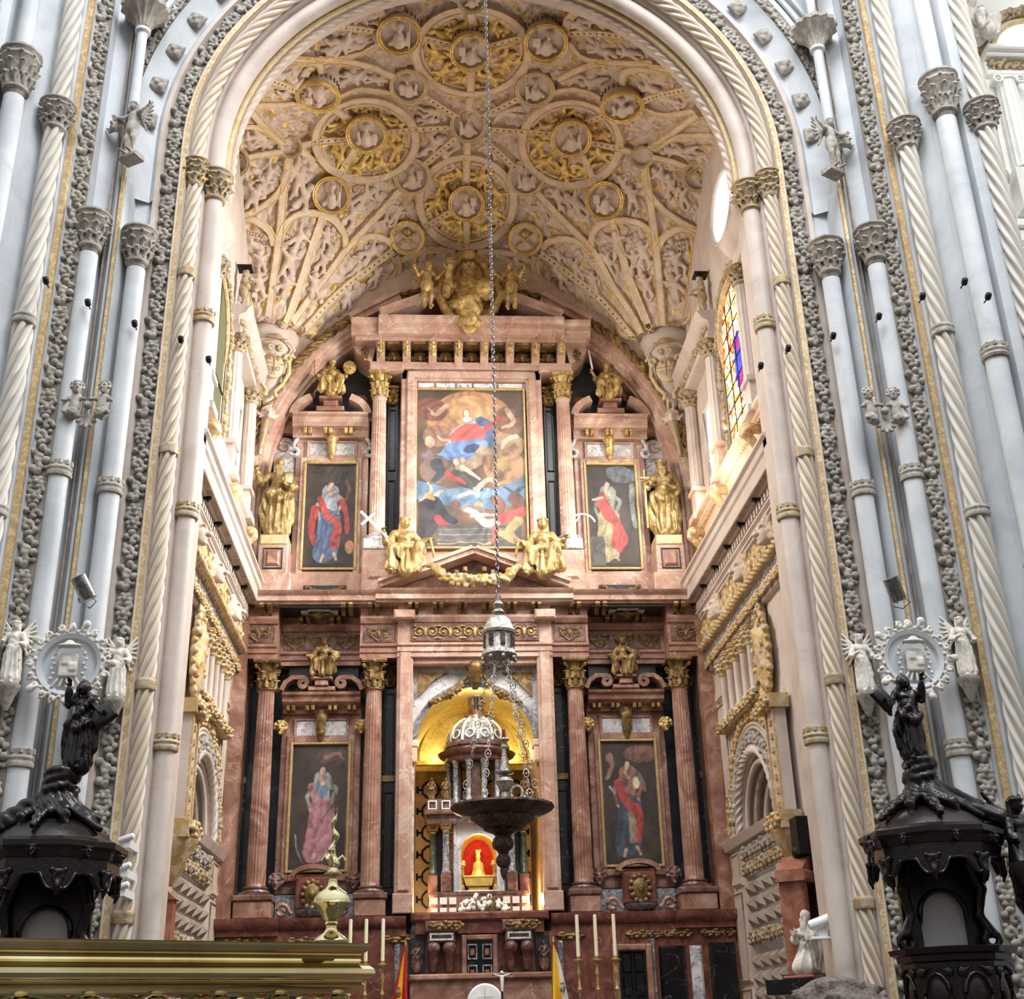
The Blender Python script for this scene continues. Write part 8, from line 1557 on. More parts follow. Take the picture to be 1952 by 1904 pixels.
# ================================================================ HANGING SILVER LAMP
LX, LY = 0.0, 17.3
e = empty('hanging_lamp', (LX, LY, 3.5)); tag(e, 'large silver sanctuary lamp hanging on a long chain before the altarpiece', 'lamp')
P_ = lambda mb, nm, mt, an=40, root=None: part(MB().join(mb, None, (LX, LY, 0)), nm, mt, root or e, an)
P_(MB().lathe([(.02, 7.6), (.05, 7.58), (.04, 7.5), (.09, 7.44), (.05, 7.38), (.1, 7.32), (.07, 7.28), (.1, 7.26), (.17, 7.2), (.21, 7.1), (.24, 7.04), (.26, 7.02), (.25, 6.98), (.22, 6.98), (.22, 6.74), (.25, 6.7), (.26, 6.66), (.2, 6.6), (.1, 6.56), (.04, 6.5)], 32), 'bell', 'silver')
for i in range(8): a = i*PI/4+.2; P_(MB().box(-.035, .035, -.01, .01, 6.77, 6.95, R=rotz(a+PI/2), loc=(.222*math.cos(a), .222*math.sin(a), 0)), 'bell_panel', 'tarnished_silver'); P_(MB().sphere((.24*math.cos(a), .24*math.sin(a), 6.6), .035, 8), 'bell_drop', 'silver')
lk = MB()
for i in range(250):
    z = 7.6+i*.072; pts = [(.026*math.cos(t), 0, .05*math.sin(t)) for t in np.linspace(0, 6.283, 9)[:-1]]; lk.tube(pts, .0095, 5, closed=True, R=rotz((i % 2)*PI/2+.4), loc=(0, 0, z+.03))
P_(lk, 'main_chain', 'steel')
plate = P_(MB().lathe([(.02, 4.5), (.3, 4.46), (.5, 4.45), (.66, 4.47), (.7, 4.5), (.71, 4.47), (.67, 4.42), (.56, 4.37), (.45, 4.35), (.42, 4.33)], 72, lambda th, r, z: r*(1+(.03 if r > .5 else 0)*np.abs(np.cos(8*th)))), 'plate', 'tarnished_silver')
P_(MB().lathe([(.46, 4.34), (.44, 4.3), (.28, 4.19), (.24, 4.15)], 8, cap=True), 'octagon_tray', 'tarnished_silver')
P_(MB().lathe([(.26, 4.16), (.14, 4.12), (.1, 4.08), (.13, 4.04), (.15, 3.98), (.13, 3.92), (.08, 3.88), (.06, 3.84), (.09, 3.8), (.1, 3.75), (.08, 3.69), (.04, 3.66), (.05, 3.62), (.035, 3.57), (.015, 3.52), (.01, 3.5)], 28, lambda th, r, z: r*(1+.05*np.cos(10*th))), 'pendant', 'tarnished_silver')
for i in range(16): a = i*PI/8; P_(MB().sphere((.7*math.cos(a), .7*math.sin(a), 4.5), .022, 8), 'rim_knob', 'silver', root=plate)
P_(MB().lathe([(.12, 4.5), (.06, 4.56), (.05, 4.68), (.08, 4.72), (.11, 4.78), (.13, 4.83), (.1, 4.88), (.04, 4.9), (.05, 4.92), (.13, 4.94), (.14, 4.96), (.075, 4.98), (.06, 5.05), (.03, 5.26), (.035, 5.29), (.05, 5.32), (.025, 5.36), (.03, 5.38), (.08, 5.42), (.07, 5.44), (.03, 5.45)], 28, loc=(.04, 0, 0)), 'stem', 'silver'); P_(MB().lathe([(.025, 5.44), (.025, 5.56), (.02, 5.57)], 12, loc=(.04, 0, 0)), 'red_candle', 'red_glass')
P_(MB().tube([(.2+.08*math.cos(t), -.1, 4.66+.09*math.sin(t)) for t in np.linspace(0, 6.28, 14)], .02, 6).tube([(.26, -.1, 4.56), (.33, -.12, 4.62), (.34, -.12, 4.52)], .025, 6), 'scroll_handle', 'silver')
for i, a in enumerate([-2.0, -1.0, .55, 2.6]):
    p0, p1 = A([.15*math.cos(a), .15*math.sin(a), 6.6]), A([.66*math.cos(a), .66*math.sin(a), 4.5]); o = MB(); nseg = 15
    for j in range(nseg):
        c = p0+(p1-p0)*(j+.5)/nseg; d = (p1-p0)/np.linalg.norm(p1-p0); up_ = d; sd_ = np.cross(d, (0, 1, 0)); sd_ /= np.linalg.norm(sd_)
        if j % 2 == 0:
            o.tube([c+sd_*.038*math.cos(t)+up_*.06*math.sin(t) for t in np.linspace(0, 6.283, 12)[:-1]], .009, 5, closed=True); o.sphere(c, .02, 6)
            for q_ in (-1, 1): o.sphere(c+sd_*.045*q_, .012, 6)
        else: o.tube([c+sd_*.014*math.cos(t)+up_*.07*math.sin(t) for t in np.linspace(0, 6.283, 8)[:-1]], .007, 5, closed=True)
    P_(o, 'hanging_chain', 'silver')
# ================================================================ PULPITS
def octo(r, z, a0=PI/8): return [(r*math.cos(a0+i*PI/4), r*math.sin(a0+i*PI/4), z) for i in range(8)]
def octlathe(prof, R=None, loc=None): return MB().lathe(prof, 8, R=rotz(PI/8), loc=loc)
def pulpit(sg, side):
    px, py = (5.0, 14.75) if sg > 0 else (-5.32, 14.75)
    e = empty('wooden_pulpit', (px, py, 0)); tag(e, 'dark carved mahogany pulpit with a domed canopy against the %s pier' % side, 'pulpit')
    Q = lambda mb, nm, mt='dark_wood', an=40, root=None: part(MB().join(mb, None, (px, py, 0)), nm, mt, root or e, an)
    can = Q(octlathe([(.2, 3.5), (.7, 3.46), (.78, 3.48), (.8, 3.56), (.84, 3.6), (.84, 3.66), (.8, 3.68), (.76, 3.7), (.5, 3.74)]), 'canopy', an=20)
    Q(MB().lathe([(.66, 3.7), (.6, 3.78), (.5, 3.86), (.38, 3.93), (.24, 3.97), (.16, 4.02), (.1, 4.04)], 56, lambda th, r, z: r*(1+.012*np.cos(28*th))), 'dome', root=can)
    # scalloped valance
    va = MB()
    for i in range(8):
        a0, a1 = PI/8+i*PI/4, PI/8+(i+1)*PI/4; p, q = A([.76*math.cos(a0), .76*math.sin(a0)]), A([.76*math.cos(a1), .76*math.sin(a1)]); n = 22; us = np.linspace(0, 1, n); low = 3.38-.2*np.abs(np.cos(PI*us))**1.5-.06*np.abs(np.sin(3*PI*us)); top = np.full(n, 3.48)
        nr = (p+q)/2; nr /= np.linalg.norm(nr); V = []
        for off in (0, .05):
            for u, lo_, tp in zip(us, low, top): c = p+(q-p)*u-nr*off; V += [(c[0], c[1], lo_), (c[0], c[1], tp)]
        m2 = 2*n; va.add(V, [(2*k, 2*k+1, 2*k+3, 2*k+2) for k in range(n-1)]+[(m2+2*k, m2+2*k+1, m2+2*k+3, m2+2*k+2) for k in range(n-1)]+[(2*k, 2*k+2, m2+2*k+2, m2+2*k) for k in range(n-1)])
        va.tube([(p[0]+(q[0]-p[0])*u, p[1]+(q[1]-p[1])*u, lo_) for u, lo_ in zip(us, low)], .022, 6)
        s_ = SDF(.02); s_.ell((0, 0, 0), (.07, .04, .1), k=.02); s_.cut((0, -.04, 0), (.03, .04, .055)); s_.cone((0, 0, -.1), (0, .02, -.19), .035, .015, .02); 
        for k in (-1, 1): s_.ell((k*.07, 0, .08), .035, k=.015)
        va.join(s_.mb(), rotz(a0+PI/2), (p[0]*1.0, p[1]*1.0, 3.26)); va.join(CHERUB, rotz((a0+a1)/2+PI/2), ((p+q)/2)[[0, 1, 1]]*A([1, 1, 0])*1.03+A([0, 0, 3.56]), .62)
    Q(va, 'valance', an=60, root=can)
    # draped cloth and knot under the statue
    s_ = SDF(.026); s_.cone((0, 0, 4.04), (0, 0, 4.3), .14, .12, .05)
    for i in range(10): a = i*2*PI/10; s_.chain([(.1*math.cos(a), .1*math.sin(a), 4.28), (.2*math.cos(a), .2*math.sin(a), 4.1), (.42*math.cos(a+.15), .42*math.sin(a+.15), 3.98), ((.62 if i % 2 else .45)*math.cos(a+.2), (.62 if i % 2 else .45)*math.sin(a+.2), 3.84)], [.07, .075, .06, .04], .03)
    for i in range(4): t0 = i*1.3; s_.chain([(.17*math.cos(t), .17*math.sin(t), 4.3+.06*i+.05*math.sin(t+i)) for t in np.linspace(t0, t0+4, 9)], [.05]*9, .02)
    s_.cone((0, -.2, 4.15), (0, -.28, 4.02), .03, .045, .02)
    sweepx = sg
    s_.chain([(.1*sweepx, -.05, 4.25), (.35*sweepx, .0, 4.12), (.6*sweepx, -.05, 3.95), (.85*sweepx, -.15, 3.82), (1.05*sweepx, -.1, 3.7)], [.08, .1, .1, .1, .08], .04)
    s_.fx.append(diag_folds(.012, 44, 3.7, 4.4, .9)); Q(s_.mb(), 'draped_cloth', an=180)
    Q(MB().grid(lambda u, v_: (sweepx*(.12+.9*u), .1+.12*np.sin(v_*3+u*4)+.2*v_, 4.16-.42*u**1.4+.14*np.sin(u*PI)*(1-v_)-.16*v_), 16, 8).grid(lambda u, v_: (sweepx*(.12+.9*u), .13+.12*np.sin(v_*3+u*4)+.2*v_, 4.13-.42*u**1.4+.14*np.sin(u*PI)*(1-v_)-.16*v_), 16, 8), 'trailing_veil')
    Q(octlathe([(.19, 4.28), (.2, 4.33), (.16, 4.36), (.15, 4.42), (.2, 4.46), (.21, 4.5), (.19, 4.54)]), 'statue_block', an=20)
    # back board with arched opening backed by grey felt
    bx, by = (.15, .35) if sg > 0 else (-.08, .35); w2, op = .5, .285
    ap = arch_pts(bx, 2.76, op, 22, 2.3); n = len(ap); outer = [(bx-w2 if y < bx else bx+w2, z) if z <= 2.76 and abs(y-bx) > op*.99 else (bx+(y-bx)*w2/op*1.0, 3.5) for y, z in ap]
    V = [(y, by, z) for y, z in ap]+[(y, by, z) for y, z in outer]+[(y, by+.08, z) for y, z in ap]+[(y, by+.08, z) for y, z in outer]
    bb = Q(MB().add(V, [(i, i+1, n+i+1, n+i) for i in range(n-1)]+[(2*n+i, 2*n+i+1, 3*n+i+1, 3*n+i) for i in range(n-1)]+[(i, i+1, 2*n+i+1, 2*n+i) for i in range(n-1)]+[(n+i, n+i+1, 3*n+i+1, 3*n+i) for i in range(n-1)]), 'back_board')
    Q(MB().tube([(y, by-.02, z) for y, z in ap], .03, 8), 'arch_moulding', root=bb); Q(MB().box(bx-.4, bx+.4, by+.09, by+.11, 2.3, 3.2), 'felt_panel', 'grey_felt', root=bb)
    for k in (-1, 1):
        s_ = SDF(.024); x_ = bx+k*.46; s_.chain([(x_-k*.06, by-.06, 3.35), (x_+k*.02, by-.08, 3.05), (x_-k*.04, by-.06, 2.75), (x_+k*.06, by-.08, 2.55)], [.09, .07, .05, .07], .03); s_.chain([(x_+k*(.06-.09*math.cos(t)), by-.08, 2.47+.09*math.sin(t)) for t in np.linspace(0, 6, 10)], [.04]*10, .01)
        Q(s_.mb(), 'side_scroll', an=180, root=bb)
    # parapet and foot
    pr = Q(octlathe([(.5, .9), (.56, 1.0), (.6, 1.3), (.6, 2.2), (.63, 2.22), (.64, 2.28), (.7, 2.3), (.72, 2.36), (.66, 2.37), (.6, 2.3)], loc=(.05 if sg > 0 else 0, 0, 0)), 'parapet', an=20)
    for i in range(8):
        a = i*PI/4; cx, cy = .56*math.cos(a)+(.05 if sg > 0 else 0), .56*math.sin(a); o = MB().tube([(.15*math.cos(t), 0, 1.85+.24*math.sin(t)) for t in np.linspace(0, 6.283, 22)[:-1]], .03, 6, closed=True).sphere((0, .02, 1.85), (.12, .03, .2), 12); s_ = SDF(.024)
        for k in (-1, 1):
            for z in (1.62, 2.1): s_.ell((k*.16, -.01, z), (.05, .03, .06), k=.02); s_.cone((k*.16, 0, z), (k*.05, -.01, z+.05*(1 if z > 1.8 else -1)), .03, .02, .02)
        o.join(s_.mb()); Q(MB().join(o, rotz(a+PI/2), (cx, cy, 0)), 'carved_panel', an=60, root=pr)
    Q(MB().lathe([(.3, 0), (.3, .1), (.15, .2), (.12, .6), (.3, .85), (.5, .95)], 24), 'foot'); return e
for sg, side in ((1, 'right'), (-1, 'left')): pulpit(sg, side)
pw = figure('stand', 61, hood=True, longhair=False, armL=((.36, -.05, 1.28), (.34, -.2, 1.62)), armR=((-.36, -.06, 1.2), (-.46, -.16, 1.2)), h=.022)
statue('veiled_statue', 'dark wooden veiled figure raising one hand and holding a tablet, on the right pulpit', 'statue', pw, 'dark_wood', (4.93, 14.72, 4.53), .6, .1, 'statues on the pulpits', [('tablet', MB().join(MB().bev(-.16, .16, -.05, .05, -.24, .24, .02), roty(-.7) @ rotz(.2), (-.56, -.18, 1.26)), 'dark_wood')])
pw2 = figure('stand', 62, hood=True, longhair=False, armR=((-.34, -.02, 1.36), (-.3, -.12, 1.66)), armL=((.34, -.04, 1.16), (.44, -.14, 1.12)), h=.022, lean=-.06)
statue('veiled_statue', 'dark wooden veiled figure raising one arm high, book at its side, left pulpit', 'statue', pw2, 'dark_wood', (-5.15, 14.72, 4.53), .6, -.2, 'statues on the pulpits', [('book', MB().join(MB().bev(-.2, .2, -.06, .06, -.24, .24, .02), roty(.95) @ rotz(-.2), (.5, -.14, 1.06)), 'dark_wood')])
an_ = figure('stand', 63, wings=True, armL=((.36, -.05, 1.3), (.55, -.15, 1.35)), armR=((-.34, -.1, 1.12), (-.5, -.3, 1.05)), lean=-.1, h=.03)
statue('flying_angel', 'dark wooden angel carrying trailing drapery at the right edge, beside the right pulpit', 'statue', an_, 'dark_wood', (6.05, 14.6, 2.72), .75, .4, None, [('drapery', MB().tube([(-.3, -.2, 1.1), (-.5, -.3, .7), (-.35, -.35, .2), (.1, -.3, -.05), (.5, -.25, .1)], .16, 12), 'dark_wood')])
statue('corner_angel', 'small dark wooden angel projecting from the left corner of the right pulpit canopy', 'statue', figure('stand', 64, bare=True, wings=True, h=.04), 'dark_wood', (4.1, 14.35, 3.25), .2, -.8)
# ================================================================ PIER ORNAMENTS
for sg, side in ((-1, 'left'), (1, 'right')):
    e = empty('heraldic_roundel', (sg*6.03, 16.9, 5.9)); tag(e, 'white carved roundel with a bishop hat and coat of arms on the %s pier' % side, 'roundel', 'heraldic roundels on the piers')
    Q = lambda mb, nm, mt='roundel_stone', an=40: part(MB().join(mb, None, (sg*6.03, 16.9, 6.45)), nm, mt, e, an)
    Q(MB().lathe([(.01, -.02), (.36, -.02), (.38, .04), (.44, .07), (.47, .03), (.48, -.04)], 48, R=rotx(PI/2)), 'dish', 'white_stone')
    s_ = SDF(.02); rs = np.random.RandomState(5)
    for i in range(20):
        a = i*2*PI/20; m_ = 1 if i % 2 else -1; cx_, cz_ = .53*math.cos(a), .53*math.sin(a); s_.chain([(cx_+.055*math.cos(a+m_*t)*(1-t/9), -.04-.006*t, cz_+.055*math.sin(a+m_*t)*(1-t/9)) for t in np.linspace(0, 5.5, 8)], [.024]*8, .008); s_.ell((.47*math.cos(a+.15), -.05, .47*math.sin(a+.15)), .035, k=.012)
        if i % 4 == 0: s_.ell((.6*math.cos(a), -.06, .6*math.sin(a)), (.06, .05, .06), k=.015)
    Q(s_.mb(), 'scroll_rim', an=180)
    s_ = SDF(.016); s_.bx((0, -.07, -.03), (.13, .03, .17), .03); s_.bx((-.03, -.09, .03), (.05, .03, .05), .01); s_.bx((.07, -.09, -.06), (.05, .03, .05), .01); s_.ell((0, -.12, .24), (.17, .08, .035), k=.02); s_.ell((0, -.12, .27), (.07, .06, .05), k=.02)
    for k in (-1, 1):
        for j in range(6): s_.ell((k*(.2+.03*(j % 2)), -.05, .14-.07*j), .028, k=.008)
        s_.cone((k*.12, -.1, .23), (k*.22, -.06, .16), .012, .012, .01)
    for j in range(5): s_.cone((-.12+.06*j, -.06, -.22), (-.2+.1*j, -.06, -.33), .02, .02, .008)
    Q(s_.mb(), 'coat_of_arms', an=180)
    for k, (x_, y_, z_, sc_, lb) in enumerate([(6.87, 17.02, 6.2, .52, 'outer'), (5.62, 17.86, 6.2, .52, 'inner')]):
        statue('angel_statuette', 'small stone angel on a bracket beside the heraldic roundel, %s side of the %s pier' % (lb, side), 'statuette', figure('stand', 70+k+sg, wings=True, cloak=False, h=.034), 'roundel_stone', (sg*x_, y_, z_), sc_, 0, 'angels beside the roundels', [('bracket', MB().lathe([(.05, -.7), (.16, -.45), (.2, -.3), (.3, -.12), (.32, -.06), (.32, 0)], 16), 'relief_stone')])
    for nm, x_, y_, z_, lb in (('putto_pair', 6.32, 17.25, 10.6, 'middle'),):
        e = empty(nm, (sg*x_, y_, z_)); tag(e, 'pair of small stone children and round fruits projecting from the middle of the %s pier' % side, 'carving', 'putto pairs on the piers')
        s_ = SDF(.02); o = MB()
        for k in (-1, 1):
            c = A([k*.21, 0, .08]); s_.cone(c+A([0, -.02, .16]), c+A([0, -.06, -.04]), .085, .1, .03); s_.cone(c+A([k*.07, -.05, .15]), c+A([k*.16, -.16, .05]), .04, .032, .015); s_.cone(c+A([-k*.06, -.06, .13]), c+A([-k*.17, -.15, .08]), .038, .03, .015)
            s_.cone(c+A([k*.05, -.08, -.08]), c+A([k*.12, -.18, -.16]), .055, .04, .02); o.join(head_mb(.1), rotz(-k*.3), c+A([0, -.06, .32]))
            fc = c+A([k*.01, -.12, -.16])
            for i in range(26): v_ = rng.normal(size=3); v_ /= np.linalg.norm(v_); s_.ell(fc+v_*.09, .026, k=.006)
            s_.ell(fc, .095, k=.01)
        for i in range(7): s_.cone((0, 0, -.1), (.16*math.cos(PI+i*PI/6), -.08, -.1+.2*math.sin(PI+i*PI/6)), .045, .03, .02)
        s_.ell((0, -.12, .06), .07, k=.02); o.join(s_.mb()); s_ = type('x', (), {'mb': lambda self=None, o=o: o})()
        part(MB().join(s_.mb(), None, (sg*x_, y_, z_)), 'carving', 'relief_stone', e, 180)
    statue('climbing_child', 'stone child clinging to the upper part of the %s pier below the rosette arch' % side, 'statue', figure('stand', 80+sg, bare=True, wings=True, h=.032, armL=((.34, -.1, 1.3), (.5, -.1, 1.4)), armR=((-.34, -.1, 1.3), (-.5, -.1, 1.4))), 'relief_stone', (sg*6.2, 17.25, 15.6), .62, sg*.5, None, [('bracket', MB().bev(-.3, .3, -.1, .3, -.14, 0, .03), 'relief_stone'), ('companion', MB().join(head_mb(.2, wings=True), loc=(sg*.62, 0, 1.25)), 'relief_stone')])
def fixture(px_, py_, Y, lb, grp='small dark lamps on the piers'):
    p = at(px_, py_, Y); e = empty('spot_lamp', p); tag(e, lb, 'lamp', grp); part(MB().lathe([(.035, -.03), (.05, 0), (.05, .07), (.03, .09)], 10, R=rotx(.9), loc=p), 'housing', 'dark_iron', e); part(MB().tube([p, p+A([0, .14, .0])], .012, 5), 'arm', 'dark_iron', e)
for px_, py_, Y, lb in [(88, 538, 16.5, 'tiny black lamp on the twisted outer shaft of the left pier'), (168, 580, 17.1, 'tiny black lamp on the left white shaft between the garlands'), (257, 620, 17.5, 'tiny black lamp on the white shaft beside the inner garland, left pier'), (345, 650, 17.95, 'tiny black lamp on the twisted cream shaft at the left'), (398, 688, 18.1, 'tiny black lamp on the smooth cream shaft at the left'), (1883, 568, 15.8, 'tiny black lamp on the far right twisted shaft'), (1838, 540, 16.0, 'tiny black lamp at the edge of the rightmost white shaft'), (1758, 568, 16.5, 'tiny black lamp on the twisted outer shaft of the right pier'), (1675, 606, 17.1, 'tiny black lamp on the right white shaft between the garlands'), (1588, 643, 17.5, 'tiny black lamp on the white shaft beside the inner garland, right pier'), (1502, 667, 17.95, 'tiny black lamp on the twisted cream shaft at the right'), (1450, 700, 18.1, 'tiny black lamp on the smooth cream shaft at the right')]: fixture(px_, py_, Y, lb)
for px_, py_, sg, side in ((160, 1122, -1, 'left'), (1706, 1124, 1, 'right')):
    p = at(px_, py_, 16.9); e = empty('floodlight', p); tag(e, 'silver cylindrical floodlight mounted on the %s pier above the roundel' % side, 'lamp', 'pier floodlights')
    Rf = roty(sg*.5) if sg < 0 else roty(-.35); Rf = Rf @ rotx(.25); part(MB().lathe([(.1, -.18), (.115, -.16), (.115, .16), (.12, .18), (.1, .19)], 22, R=Rf, loc=p), 'housing', 'steel', e); part(MB().lathe([(.001, .185), (.095, .186)], 20, cap=False, R=Rf, loc=p), 'glass', 'silver', e); part(MB().tube([p+A([sg*.0, .02, -.05]), p+A([sg*.1, .15, -.1]), p+A([sg*.12, .3, -.1])], .02, 6), 'bracket', 'steel', e); part(MB().tube([p+A([.1, 0, -.1]), p+A([.2, -.02, -.2]), p+A([.1, .05, -.28]), p+A([.02, .2, -.2])], .008, 5), 'cable', 'dark_iron', e)
for px_, py_, Y, lb in ((240, 1598, 17.5, 'white security camera on the left pier beside the pulpit, topmost of three'), (234, 1653, 17.5, 'white security camera on the left pier beside the pulpit, middle of three'), (230, 1690, 17.5, 'white security camera on the left pier beside the pulpit, lowest of three'), (1562, 1758, 18.6, 'white camera on a shelf before the kneeling stone figure')):
    p = at(px_, py_, Y); k = 1.7 if px_ > 1000 else 1.0; e = empty('security_camera', p); tag(e, lb, 'camera', 'white cameras'); part(MB().lathe([(.03*k, -.1*k), (.045*k, -.08*k), (.045*k, .1*k), (.02*k, .12*k)], 14, R=roty(1.25), loc=p), 'body', 'white_plastic', e); part(MB().box(-.05*k, .03*k, .0, .08*k if k > 1 else .6, -.12*k, -.02*k, loc=p+A([.03*k, 0, 0])), 'mount', 'white_plastic', e)
    if k > 1: part(MB().bev(-.16, .2, -.06, .08, -.24, -.2, .01, loc=p), 'shelf', 'white_plastic', e)
# ================================================================ ORATORY WITH KNEELING FIGURE, RIGHT
e = empty('terracotta_oratory', (5.3, 20.6, 2.2)); tag(e, 'terracotta red oratory niche with a pediment behind the right arch shaft', 'oratory')
T_ = lambda mb, nm, mt='terracotta', an=40: part(MB().join(mb, rotz(.95), (5.25, 20.7, 0)), nm, mt, e, an)
T_(MB().bev(-.62, -.38, -.1, .3, 2.3, 3.75, .03).bev(.38, .62, -.1, .3, 2.3, 3.75, .03).box(-.4, .4, .1, .3, 2.3, 3.75), 'pilasters'); T_(MB().bev(-.7, .7, -.2, .32, 3.72, 3.9, .04), 'cornice'); T_(MB().prism([(-.7, 3.9), (-.3, 4.15), (-.3, 3.9)], -.15, .3, 'y').prism([(.7, 3.9), (.3, 4.15), (.3, 3.9)], -.15, .3, 'y'), 'broken_pediment')
T_(MB().add([(y, .09, z) for y, z in arch_pts(0, 3.25, .26, 16, 2.5)], None, None, [list(range(24))]), 'dark_recess', 'brown_marble'); T_(MB().prism([(y, z) for y, z in arch_pts(0, 4.35, .16, 14, 3.95)], -.05, .15, 'y'), 'crest'); T_(MB().bev(-.75, .75, -.35, .35, 2.15, 2.32, .03), 'black_base', 'black_marble')
for k in (-1, 1): T_(MB().sphere((k*.34, 0, 4.2), .12, 14), 'black_ball', 'dark_iron')
tag(MB().box(5.0, 5.35, 20.2, 20.6, 4.15, 4.75).build('black_speaker', 'dark_iron'), 'black box standing on top of the oratory under the gilt console', 'box')
statue('kneeling_statue', 'grey stone figure kneeling in a cape before the terracotta oratory', 'statue', figure('stand', 90, kneel=True, longhair=False, beard=True, armL=((.25, -.2, 1.2), (.06, -.4, 1.25)), armR=((-.25, -.2, 1.2), (-.06, -.4, 1.25)), h=.028), 'roundel_stone', (4.95, 20.15, 2.3), .72, -.9, None, [('cushion', MB().bev(-.4, .4, -.5, .5, -.08, .0, .03), 'terracotta')])
tag(MB().bev(-.6, .6, -.5, .5, -.22, 0, .05, R=rotz(.9), loc=(4.95, 20.2, 2.24)).build('black_ledge', 'black_marble'), 'polished black ledge under the kneeling stone figure', 'ledge')
tag(MB().box(-5.4, -5.15, 21.0, 21.3, 2.0, 3.7).prism([(-5.4, 3.7), (-5.1, 3.7), (-5.4, 3.95)], 20.95, 21.35, 'y').build('terracotta_aedicule', 'terracotta'), 'terracotta corner of a small aedicule glimpsed past the left arch shaft', 'aedicule')
# ================================================================ TRANSEPT WALL, UPPER RIGHT
TYv = 20.0
o = MB().box(8.7, 20, TYv, TYv+.6, -1, 27); struct(o.build('wall_transept', 'bright_stone'), 'bright white transept wall beyond the right pier')
def tb(x0, x1, z0, z1, d, name=None, mt='bright_stone', lab_='', b=.03): return struct(MB().bev(x0, x1, TYv-d, TYv, z0, z1, b).build(name, mt), lab_)
for k, (z0, z1, d) in enumerate([(20.35, 20.5, .15), (20.5, 20.75, .12), (20.75, 20.85, .3), (20.85, 20.98, .42)]): tb(11.0, 14.5, z0, z1, d, 'trim_transept_entablature_%d' % (k+1), lab_='moulded entablature over the transept pilaster')
carved_band('trim_transept_frieze', A([(11.05, TYv-.12, 20.62), (14.4, TYv-.12, 20.62)]), 'gilt scroll frieze of the transept wall', .9, .5, FRONT, 'relief_gilt')
e = empty('fluted_pilaster', (11.35, TYv, 17.7)); tag(e, 'white fluted pilaster with a scrolled capital on the transept wall', 'pilaster'); part(MB().join(fluted_mb(.24, 17.8, 20.1, 14), loc=(11.35, TYv-.12, 0)), 'shaft', 'bright_stone', e)
part(MB().box(11.05, 11.65, TYv-.3, TYv, 20.1, 20.2).tube([(11.1+.09*math.cos(t), TYv-.32, 20.08+.09*math.sin(t)) for t in np.linspace(0, 7, 14)], .03, 6).tube([(11.6+.09*math.cos(t), TYv-.32, 20.08+.09*math.sin(t)) for t in np.linspace(0, 7, 14)], .03, 6), 'capital', 'bright_stone', e); part(MB().bev(11.0, 11.9, TYv-.45, TYv, 16.7, 17.7, .1), 'pedestal', 'bright_stone', e)
V = arch_pts(12.3, 21.0, 1.0, 24); o = MB().add([(y, TYv-.03, z) for y, z in V], None, None, [list(range(24))]); w_ = struct(o.build('window_9', 'window_glow'), 'round headed daylight window above the transept entablature'); part(MB().tube([(y*1.0, TYv-.05, z) for y, z in V], .07, 8), 'frame', 'gilt_band', w_)
carved_band('trim_transept_window_arch', A([(y, TYv-.05, z) for y, z in arch_pts(12.3, 21.0, 1.28, 30)]), 'gilt carved arch round the transept window', .9, .5, FRONT, 'relief_gilt')
o = MB().box(12.2, 13.4, TYv-.05, TYv-.02, 17.9, 19.6); w_ = struct(o.build('window_10', 'window_glow'), 'rectangular daylight window beside the transept pilaster'); carved_band('trim_transept_window_band', A([(12.0, TYv-.05, 17.8), (12.0, TYv-.05, 19.9)]), 'carved strip beside the transept window', .8, .5, FRONT, 'relief_stone')
struct(frame_mb(10.15, 10.95, 17.9, 19.6, .07, TYv-.12, TYv, .02).tube([(10.55+.33*math.cos(t), TYv-.08, 19.75+.33*math.sin(t)) for t in np.linspace(0, 6.28, 24)], .06, 8).build('trim_blind_panel', 'cream_stone'), 'tall framed blind panel with a round head on the transept wall')
tag(MB().lathe([(.02, 17.0), (.2, 17.15), (.36, 17.35), (.42, 17.45), (.42, 17.55), (.3, 17.6)], 24, loc=(10.5, TYv-.1, 0)).build('bracket_basin', 'cream_stone'), 'rounded stone bracket under the blind panel of the transept wall', 'bracket')
for k, (z0, z1, d) in enumerate([(16.3, 16.5, .25), (16.0, 16.3, .15), (15.75, 15.85, .2)]): tb(9.0, 12.5, z0, z1, d, 'trim_transept_band_%d' % (k+1), lab_='horizontal moulding of the transept wall')
for k, (z0, z1, d) in enumerate([(14.3, 14.5, .35), (13.9, 14.3, .22), (13.2, 13.4, .3), (12.3, 12.5, .3), (11.5, 11.7, .3)]): tb(9.0, 13, z0, z1, d, 'trim_transept_cornice_%d' % (k+1), lab_='lower horizontal cornice of the transept wall')
carved_band('trim_transept_lower_frieze', A([(9.0, TYv-.1, 13.6), (13, TYv-.1, 13.6)]), 'gilt frieze low on the transept wall', .9, .5, FRONT, 'relief_gilt'); carved_band('trim_transept_scroll_frieze', A([(9.0, TYv-.1, 12.8), (13, TYv-.1, 12.8)]), 'white scroll frieze of the transept wall', 1.8, .6, FRONT, 'relief_stone')
struct(MB().prism([(y, z) for y, z in arch_pts(10.3, 15.2, .45, 18, 14.6)], TYv-.06, TYv, 'y').build('trim_blind_arch', 'cream_stone'), 'shallow grey blind arch in the transept wall')
statue('transept_figure', 'pale stone figure seated beside the transept window arch', 'statue', figure('sit', 95, bare=False, h=.035), 'roundel_stone', (10.85, TYv-.35, 21.0), .85, .4)
